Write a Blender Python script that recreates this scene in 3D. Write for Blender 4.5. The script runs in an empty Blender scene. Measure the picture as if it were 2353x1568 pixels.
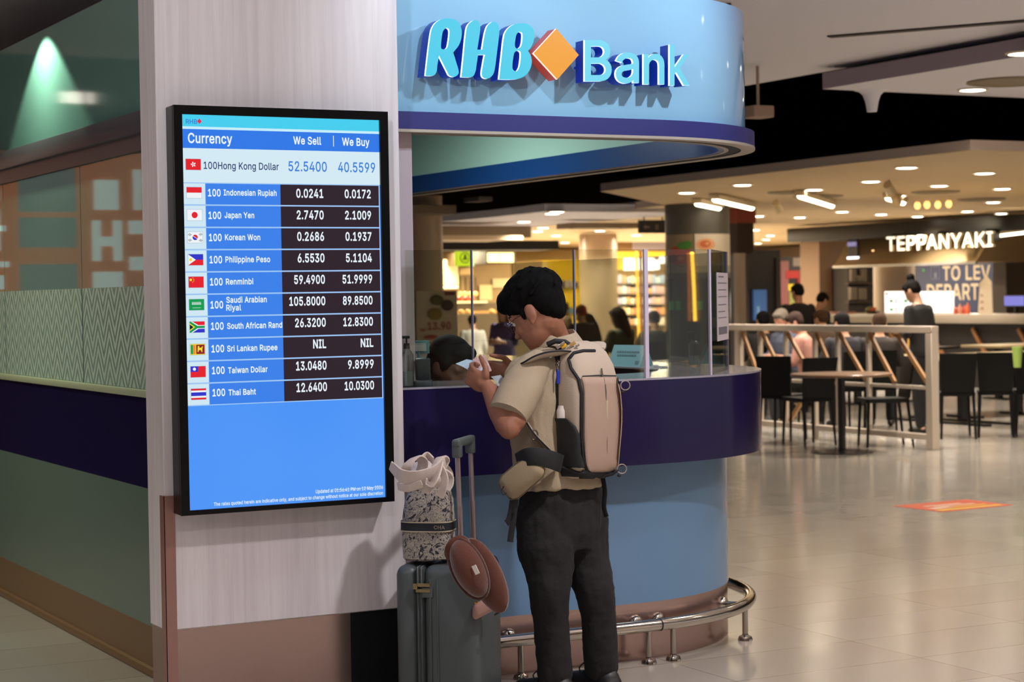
import bpy, bmesh, math, random
from mathutils import Vector, Matrix, Quaternion, noise
from mathutils.geometry import delaunay_2d_cdt
random.seed(7)
C = bpy.context.scene.collection
SC = bpy.context.scene
PI = math.pi

# ---------------------------------------------------------------- camera
FPX, EYE = 4484.0, 1.52
PITCH, ROLL, YAW = math.radians(1.3497), math.radians(-0.9118), math.radians(27.985)
FW = Vector((math.sin(YAW)*math.cos(PITCH), math.cos(YAW)*math.cos(PITCH), -math.sin(PITCH)))
_r = Vector((math.cos(YAW), -math.sin(YAW), 0)); _u = _r.cross(FW)
RT = _r*math.cos(ROLL)+_u*math.sin(ROLL); UP = RT.cross(FW)
EYEP = Vector((0, 0, EYE))
cam = bpy.data.cameras.new('camera'); camo = bpy.data.objects.new('camera', cam); C.objects.link(camo)
camo.matrix_world = Matrix(((RT.x, UP.x, -FW.x, 0), (RT.y, UP.y, -FW.y, 0), (RT.z, UP.z, -FW.z, EYE), (0, 0, 0, 1)))
cam.sensor_width = 36.0; cam.lens = FPX/2353*36.0
cam.clip_start = 0.1; cam.clip_end = 200
cam.dof.use_dof = True; cam.dof.focus_distance = 7.0; cam.dof.aperture_fstop = 5.0
SC.camera = camo

# ---------------------------------------------------------------- world, exposure
w = bpy.data.worlds.new('world'); SC.world = w; w.use_nodes = True
bg = w.node_tree.nodes['Background']
bg.inputs[0].default_value = (1.0, 0.92, 0.90, 1); bg.inputs[1].default_value = 0.42
SC.view_settings.view_transform = 'Standard'; SC.view_settings.look = 'None'
SC.view_settings.exposure = 0.0; SC.view_settings.gamma = 1.0
SC.view_settings.use_curve_mapping = False

def area_lamp(name, loc, size, power, col, rot=(0, 0, 0), sy=None, spread=None):
    l = bpy.data.lights.new(name, 'AREA'); l.energy = power; l.color = col; l.size = size
    if sy: l.shape = 'RECTANGLE'; l.size_y = sy
    if spread: l.spread = spread
    o = bpy.data.objects.new(name, l); o.location = loc; o.rotation_euler = rot; C.objects.link(o); return o
def spot_lamp(name, loc, target, power, col, angle, blend=0.3, size=0.03):
    l = bpy.data.lights.new(name, 'SPOT'); l.energy = power; l.color = col
    l.spot_size = math.radians(angle); l.spot_blend = blend; l.shadow_soft_size = size
    o = bpy.data.objects.new(name, l); o.location = loc
    o.rotation_euler = (Vector(target)-Vector(loc)).to_track_quat('-Z', 'Y').to_euler(); C.objects.link(o); return o
WARM = (1.0, 0.89, 0.77); NEUT = (1.0, 0.95, 0.96); COOL = (0.75, 0.88, 1.0)
spot_lamp('sign_spot', (4.75, 5.55, 3.20), (4.0, 6.78, 2.35), 112, COOL, 80, 0.8, 0.03)
spot_lamp('sign_spot', (3.3, 5.7, 3.20), (3.3, 6.78, 2.45), 40, COOL, 75, 0.8, 0.03)
spot_lamp('wall_spot', (2.20, 9.10, 2.84), (2.35, 9.10, 1.9), 50, (0.78, 1.0, 0.72), 112, 0.22, 0.02)
spot_lamp('lane_lamp', (0.3, 9.6, 3.2), (0.6, 9.6, 0.0), 190, (1.0, 0.93, 0.72), 125, 0.9, 0.1)  # unseen fill light added to brighten the left wall
spot_lamp('portal_spot', (0.6, 3.0, 3.22), (2.55, 6.5, 2.60), 320, (0.95, 0.97, 1.0), 50, 0.95, 0.08)  # added fill light that lifts the upper wood portal
for y in (21.3, 23.0): spot_lamp('hood_lamp', (18.9, y, 2.55), (20.6, y, 2.25), 90, (1.0, 0.85, 0.6), 60, 0.8, 0.05)  # unseen spots added to brighten the brass hood
spot_lamp('poster_lamp', (11.2, 16.0, 2.9), (12.6, 18.0, 1.4), 520, (1.0, 0.9, 0.76), 80, 0.9, 0.1)  # added light for the price poster, left column and people nearby
area_lamp('booth_lamp', (3.9, 9.2, 2.66), 0.5, 38, (0.90, 1.0, 0.95))
area_lamp('canopy_uplight', (4.95, 7.15, 2.78), 0.1, 22, (0.45, 0.35, 1.0), (PI, 0, 0), 0.5)

# fill lights added to brighten the shops at the far end
for x, y in ((18.5, 37.2), (20.5, 35.6), (22.6, 35.4), (25.0, 38.0), (16.6, 32.0), (20.0, 30.5)):
    area_lamp('shop_lamp', (x, y, 2.55), 0.7, 400, (1.0, 0.84, 0.60))
for x, y in ((23.5, 26.5), (24.5, 30.0), (21.5, 34.0)):
    area_lamp('shop_lamp', (x, y, 2.55), 0.7, 110, (1.0, 0.86, 0.68))  # more added fill, for the stall zone

# ---------------------------------------------------------------- pixel -> place helpers
def ray(px, py): return FW + RT*((px-1176.5)/FPX) - UP*((py-784)/FPX)
def PZ(px, py, z=0.0):
    d = ray(px, py); return EYEP + d*((z-EYE)/d.z)
def PY(px, py, y):
    d = ray(px, py); return EYEP + d*(y/d.y)
def PX(px, py, x):
    d = ray(px, py); return EYEP + d*(x/d.x)
def PD(px, py, t): return EYEP + ray(px, py)*t

# ---------------------------------------------------------------- materials
def lin(c):
    if isinstance(c, str):
        c = c.lstrip('#'); c = [int(c[i:i+2], 16)/255 for i in (0, 2, 4)]
    return tuple((v/12.92 if v <= 0.04045 else ((v+0.055)/1.055)**2.4) for v in c)+(1.0,)
MATS = {}
def M(name, col='#888888', rough=0.5, metal=0.0, emit=0.0, ecol=None, spec=0.5, coat=0.0, var=0.0, vscale=8.0, alpha=None, bump=0.0, bscale=60.0, sheen=0.0, vstretch=(1, 1, 1)):
    if name in MATS: return MATS[name]
    m = bpy.data.materials.new(name); m.use_nodes = True; nt = m.node_tree
    b = nt.nodes['Principled BSDF']
    b.inputs['Base Color'].default_value = lin(col); b.inputs['Roughness'].default_value = rough
    b.inputs['Metallic'].default_value = metal; b.inputs['Specular IOR Level'].default_value = spec
    b.inputs['Coat Weight'].default_value = coat; b.inputs['Coat Roughness'].default_value = 0.08
    if sheen: b.inputs['Sheen Weight'].default_value = sheen
    if emit:
        b.inputs['Emission Color'].default_value = lin(ecol or col); b.inputs['Emission Strength'].default_value = emit
    tc = None
    if var or bump:
        tc = nt.nodes.new('ShaderNodeTexCoord'); mp = nt.nodes.new('ShaderNodeMapping'); mp.inputs['Scale'].default_value = vstretch
        nt.links.new(tc.outputs['Object'], mp.inputs['Vector'])
    if var:
        nz = nt.nodes.new('ShaderNodeTexNoise'); nz.inputs['Scale'].default_value = vscale; nz.inputs['Detail'].default_value = 4
        nt.links.new(mp.outputs['Vector'], nz.inputs['Vector'])
        mx = nt.nodes.new('ShaderNodeMix'); mx.data_type = 'RGBA'
        c = lin(col); k0, k1 = 1-var, 1+var
        mx.inputs[6].default_value = (c[0]*k0, c[1]*k0, c[2]*k0, 1); mx.inputs[7].default_value = (min(1, c[0]*k1), min(1, c[1]*k1), min(1, c[2]*k1), 1)
        nt.links.new(nz.outputs['Fac'], mx.inputs[0]); nt.links.new(mx.outputs[2], b.inputs['Base Color'])
    if bump:
        n2 = nt.nodes.new('ShaderNodeTexNoise'); n2.inputs['Scale'].default_value = bscale; n2.inputs['Detail'].default_value = 3
        nt.links.new(mp.outputs['Vector'], n2.inputs['Vector'])
        bp = nt.nodes.new('ShaderNodeBump'); bp.inputs['Strength'].default_value = bump; bp.inputs['Distance'].default_value = 0.01
        nt.links.new(n2.outputs['Fac'], bp.inputs['Height']); nt.links.new(bp.outputs['Normal'], b.inputs['Normal'])
    MATS[name] = m; return m
def glass_mat(name, tint='#e8f0ee', mirror=0.08, rough=0.02):
    if name in MATS: return MATS[name]
    m = bpy.data.materials.new(name); m.use_nodes = True; nt = m.node_tree; nt.nodes.clear()
    out = nt.nodes.new('ShaderNodeOutputMaterial'); tr = nt.nodes.new('ShaderNodeBsdfTransparent'); gl = nt.nodes.new('ShaderNodeBsdfGlossy')
    tr.inputs['Color'].default_value = lin(tint); gl.inputs['Roughness'].default_value = rough
    lw = nt.nodes.new('ShaderNodeLayerWeight'); lw.inputs['Blend'].default_value = 0.25
    ma = nt.nodes.new('ShaderNodeMath'); ma.operation = 'MULTIPLY_ADD'; ma.inputs[1].default_value = 0.5; ma.inputs[2].default_value = mirror
    nt.links.new(lw.outputs['Fresnel'], ma.inputs[0])
    mx = nt.nodes.new('ShaderNodeMixShader'); nt.links.new(ma.outputs[0], mx.inputs[0]); nt.links.new(tr.outputs[0], mx.inputs[1]); nt.links.new(gl.outputs[0], mx.inputs[2])
    nt.links.new(mx.outputs[0], out.inputs[0]); MATS[name] = m; return m

# ---------------------------------------------------------------- mesh building
class B:
    def __init__(s, *mats):
        s.bm = bmesh.new(); s.mats = list(mats); s.mi = 0; s.T = Matrix.Identity(4)
    def use(s, m):
        if m not in s.mats: s.mats.append(m)
        s.mi = s.mats.index(m); return s
    def v(s, p): return s.bm.verts.new(s.T @ Vector(p))
    def f(s, vs):
        try: f = s.bm.faces.new(vs)
        except ValueError: return None
        f.material_index = s.mi; return f
    def quad(s, *ps): return s.f([s.v(p) for p in ps])
    def box(s, x0, x1, y0, y1, z0, z1, bev=0.0, seg=2):
        b2 = bmesh.new()
        vs = [b2.verts.new((x, y, z)) for x in (x0, x1) for y in (y0, y1) for z in (z0, z1)]
        for q in ((0, 1, 3, 2), (4, 6, 7, 5), (0, 4, 5, 1), (2, 3, 7, 6), (0, 2, 6, 4), (1, 5, 7, 3)): b2.faces.new([vs[i] for i in q])
        if bev > 0: bmesh.ops.bevel(b2, geom=b2.edges[:], offset=bev, segments=seg, profile=0.5, affect='EDGES')
        bmesh.ops.recalc_face_normals(b2, faces=b2.faces[:])
        s.merge(b2); return s
    def merge(s, b2):
        mp = {}
        for v in b2.verts: mp[v] = s.v(v.co)
        for f in b2.faces:
            nf = s.f([mp[v] for v in f.verts])
            if nf: nf.smooth = f.smooth
        b2.free()
    def obox(s, c, X, Y, Zv, hx, hy, hz, bev=0.0, seg=2):
        """box at c with unit axes and half sizes"""
        old = s.T
        R = Matrix((Vector(X).normalized(), Vector(Y).normalized(), Vector(Zv).normalized())).transposed().to_4x4()
        s.T = old @ Matrix.Translation(Vector(c)) @ R
        s.box(-hx, hx, -hy, hy, -hz, hz, bev, seg); s.T = old; return s
    def ring(s, c, a, b, n, ph=0.0):
        return [s.v(c + a*math.cos(ph+2*PI*i/n) + b*math.sin(ph+2*PI*i/n)) for i in range(n)]
    def bridge(s, r0, r1, smooth=True):
        n = len(r0)
        for i in range(n):
            f = s.f([r0[i], r0[(i+1) % n], r1[(i+1) % n], r1[i]])
            if f: f.smooth = smooth
    def tube(s, pts, r, n=10, caps=True, closed=False):
        pts = [Vector(p) for p in pts]; rs = r if isinstance(r, (list, tuple)) else [r]*len(pts)
        t0 = (pts[1]-pts[0]).normalized(); a = t0.orthogonal().normalized(); rings = []
        for i, p in enumerate(pts):
            if closed: t = (pts[(i+1) % len(pts)]-pts[i-1]).normalized()
            elif i == 0: t = (pts[1]-p).normalized()
            elif i == len(pts)-1: t = (p-pts[i-1]).normalized()
            else: t = ((pts[i+1]-p).normalized()+(p-pts[i-1]).normalized()).normalized()
            a = (a-t*a.dot(t)).normalized(); b = t.cross(a)
            rings.append(s.ring(p, a*rs[i], b*rs[i], n))
        for i in range(len(rings)-1): s.bridge(rings[i], rings[i+1])
        if closed: s.bridge(rings[-1], rings[0])
        elif caps: s.f(rings[0][::-1]); s.f(rings[-1])
        return s
    def cyl(s, p0, p1, r0, r1=None, n=20, caps=True):
        return s.tube([p0, p1], [r0, r0 if r1 is None else r1], n, caps)
    def lathe(s, prof, n=28, base=(0, 0, 0), axis=(0, 0, 1)):
        ax = Vector(axis).normalized(); a = ax.orthogonal().normalized(); b = ax.cross(a); base = Vector(base)
        rings = []
        for r, z in prof:
            if r < 1e-6: rings.append(s.v(base+ax*z))
            else: rings.append(s.ring(base+ax*z, a*r, b*r, n))
        for r0, r1 in zip(rings, rings[1:]):
            if isinstance(r0, list) and isinstance(r1, list): s.bridge(r0, r1)
            elif isinstance(r0, list):
                for i in range(n):
                    f = s.f([r0[i], r0[(i+1) % n], r1]); f and setattr(f, 'smooth', True)
            elif isinstance(r1, list):
                for i in range(n):
                    f = s.f([r0, r1[(i+1) % n], r1[i]]); f and setattr(f, 'smooth', True)
        if isinstance(rings[0], list): s.f(rings[0][::-1])
        if isinstance(rings[-1], list): s.f(rings[-1])
        return s
    def ell(s, c, A, Bv, Cv, nu=20, nv=12):
        """ellipsoid with axis vectors A,Bv,Cv"""
        c, A, Bv, Cv = Vector(c), Vector(A), Vector(Bv), Vector(Cv); rows = []
        top, bot = s.v(c+Cv), s.v(c-Cv)
        for j in range(1, nv):
            th = PI*j/nv; rows.append([s.v(c+Cv*math.cos(th)+(A*math.cos(2*PI*i/nu)+Bv*math.sin(2*PI*i/nu))*math.sin(th)) for i in range(nu)])
        for r0, r1 in zip(rows, rows[1:]):
            for i in range(nu):
                f = s.f([r0[i], r1[i], r1[(i+1) % nu], r0[(i+1) % nu]]); f and setattr(f, 'smooth', True)
        for i in range(nu):
            f = s.f([top, rows[0][i], rows[0][(i+1) % nu]]); f and setattr(f, 'smooth', True)
            f = s.f([bot, rows[-1][(i+1) % nu], rows[-1][i]]); f and setattr(f, 'smooth', True)
        return s
    def prism(s, poly, to3, h):
        """poly: 2D outline; to3(u,v,h)->3D"""
        a = [s.v(to3(u, v, 0)) for u, v in poly]; b = [s.v(to3(u, v, h)) for u, v in poly]
        s.f(a[::-1]); s.f(b)
        n = len(poly)
        for i in range(n): s.f([a[i], a[(i+1) % n], b[(i+1) % n], b[i]])
        return s
    def loft(s, rings, caps=True):
        rr = [[s.v(p) for p in r] for r in rings]
        for a, b in zip(rr, rr[1:]): s.bridge(a, b)
        if caps: s.f(rr[0][::-1]); s.f(rr[-1])
        return s
    def build(s, name, parent=None, at=None, smooth=False, norm=True, kind=None):
        if norm: bmesh.ops.recalc_face_normals(s.bm, faces=s.bm.faces[:])
        me = bpy.data.meshes.new(name)
        at = Vector(at) if at is not None else None
        if at is not None:
            for v in s.bm.verts: v.co -= at
        s.bm.to_mesh(me); s.bm.free()
        for m in s.mats: me.materials.append(m)
        if smooth:
            for p in me.polygons: p.use_smooth = True
        me.set_sharp_from_angle(angle=math.radians(38))
        return place(name, me, parent, at, kind)
def place(name, me, parent=None, at=None, kind=None):
    o = bpy.data.objects.new(name, me); C.objects.link(o)
    if parent is not None:
        o.parent = parent; o.matrix_parent_inverse = world_of(parent).inverted()
    if at is not None: o.location = at
    if kind: o['kind'] = kind
    return o
def world_of(o):
    m = o.matrix_basis.copy()
    if o.parent: m = world_of(o.parent) @ o.matrix_parent_inverse @ m
    return m
def tag(o, label, cat, group=None):
    o['label'] = label; o['category'] = cat
    if group: o['group'] = group
    return o
def thing(name, label, cat, loc=(0, 0, 0), rz=0.0, group=None):
    o = bpy.data.objects.new(name, None); o.empty_display_size = 0.1; C.objects.link(o)
    o.location = loc; o.rotation_euler = (0, 0, rz); return tag(o, label, cat, group)
def dup(root, loc, rz=None, label=None, group=None):
    r = root.copy(); C.objects.link(r); r.location = loc
    if rz is not None: r.rotation_euler = (0, 0, rz)
    if label: r['label'] = label
    if group: r['group'] = group
    def rec(src, dst):
        for ch in list(src.children):
            c = ch.copy(); C.objects.link(c); c.parent = dst; rec(ch, c)
    rec(root, r); return r
def struct(o): o['kind'] = 'structure'; return o
def solidify_eval(o):
    dg = bpy.context.evaluated_depsgraph_get(); dg.update()
    return bpy.data.meshes.new_from_object(o.evaluated_get(dg))
def remesh(b, voxel, it=3, fac=0.6):
    """union of closed shells -> one continuous smooth mesh"""
    me = bpy.data.meshes.new('tmp'); bmesh.ops.recalc_face_normals(b.bm, faces=b.bm.faces[:]); b.bm.to_mesh(me); b.bm.free()
    o = bpy.data.objects.new('tmp', me); C.objects.link(o)
    r = o.modifiers.new('r', 'REMESH'); r.mode = 'VOXEL'; r.voxel_size = voxel; r.use_smooth_shade = True
    if it: sm = o.modifiers.new('s', 'SMOOTH'); sm.iterations = it; sm.factor = fac
    out = solidify_eval(o); bpy.data.objects.remove(o); bpy.data.meshes.remove(me)
    out.materials.clear()
    for m in b.mats: out.materials.append(m)
    for p in out.polygons: p.use_smooth = True
    return out
_tc = {}
def _inside(p, lp):
    c = False; n = len(lp)
    for i in range(n):
        (x0, y0), (x1, y1) = lp[i-1], lp[i]
        if (y0 > p[1]) != (y1 > p[1]) and p[0] < (x1-x0)*(p[1]-y0)/(y1-y0)+x0: c = not c
    return c
def _off(lp, d):
    out = []; n = len(lp)
    for i in range(n):
        a, p, c = Vector(lp[i-1]), Vector(lp[i]), Vector(lp[(i+1) % n]); e0, e1 = (p-a), (c-p)
        if e0.length < 1e-6 or e1.length < 1e-6: out.append(tuple(p)); continue
        n0 = Vector((e0.y, -e0.x)).normalized(); n1 = Vector((e1.y, -e1.x)).normalized(); m = n0+n1
        k = max(0.5, 1+n0.dot(n1)); out.append(tuple(p+m*(d/k)))
    return out
def text_loops(s, off=0.0):
    """outlines of a line of lettering, cap height 0.509"""
    loops, x = [], 0.0
    for ch in s:
        adv, dat = GL.get(ch, GL['-'])
        ls = []
        for q in dat.split():
            v = q.split(','); ls.append([(int(v[i])/1000+x, int(v[i+1])/1000) for i in range(0, len(v), 2)])
        ars = [sum(l[i-1][0]*l[i][1]-l[i][0]*l[i-1][1] for i in range(len(l))) for l in ls]
        big = max(ars, key=abs) if ars else 0
        for l, ar in zip(ls, ars): loops.append(_off(l if big > 0 else l[::-1], off))
        x += adv/1000+off*1.2
    return loops
def fill_loops(loops):
    """faces of nested outlines (outers one way round, holes the other), non-zero winding"""
    area = lambda l: sum(l[i-1][0]*l[i][1]-l[i][0]*l[i-1][1] for i in range(len(l)))
    ar = [area(l) for l in loops]
    if ar and max(ar, key=abs) < 0: ar = [-q for q in ar]
    outs = [l for l, q in zip(loops, ar) if q > 0]; holes = [l for l, q in zip(loops, ar) if q <= 0]
    VS, FS = [], []; k = 1000.0
    for o in outs:
        V, Ed = [], []
        for lp in [o]+[h for h in holes if _inside(h[0], o)]:
            n0 = len(V); V += [Vector((p[0]*k, p[1]*k)) for p in lp]; Ed += [(n0+i, n0+(i+1) % len(lp)) for i in range(len(lp))]
        ov, oe, of, _a, _b, _c = delaunay_2d_cdt(V, Ed, [], 0, 1e-3); n = len(VS); VS += [(p.x/k, p.y/k, 0.0) for p in ov]
        for f in of:
            c = (ov[f[0]]+ov[f[1]]+ov[f[2]])/3; wn = 0
            for i, j in Ed:
                p, q = V[i], V[j]
                if (p.y <= c.y) != (q.y <= c.y) and p.x+(c.y-p.y)/(q.y-p.y)*(q.x-p.x) > c.x: wn += 1 if q.y > p.y else -1
            if wn: FS.append(tuple(i+n for i in f))
    return VS, FS
def text_data(s, off=0.0):
    k = (s, off)
    if k in _tc: return _tc[k]
    loops = text_loops(s, off*0.6); vs, fs = fill_loops(loops)
    x0 = min(v[0] for v in vs); x1 = max(v[0] for v in vs); y0 = min(v[1] for v in vs); y1 = max(v[1] for v in vs)
    _tc[k] = (vs, fs, x0, x1, y0, y1); return _tc[k]
def put_text(b, s, O, X, Y, height, width=None, align='L', off=0.02, lift=0.0, cap=0.509, thick=0.0):
    """flat lettering: cap height `height`, baseline origin O, axes X,Y; optional exact width"""
    vs, fs, x0, x1, y0, y1 = text_data(s, off)
    k = height/cap; kx = k if width is None else width/(x1-x0)
    X, Y, O = Vector(X), Vector(Y), Vector(O); N = X.cross(Y)
    sh = {'L': 0, 'C': (x1-x0)/2, 'R': (x1-x0)}[align]
    def mk(h): return [b.v(O+X*((v[0]-x0-sh)*kx)+Y*(v[1]*k)+N*(lift+h)) for v in vs]
    a = mk(thick)
    for f in fs: b.f([a[i] for i in f])
    if thick:
        c = mk(0.0); cnt = {}
        for f in fs:
            b.f([c[i] for i in reversed(f)])
            for i in range(len(f)):
                e = (f[i], f[(i+1) % len(f)]); cnt[e] = 1
        for (i, j) in cnt:
            if (j, i) not in cnt: b.f([a[i], c[i], c[j], a[j]])
    return b
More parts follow.
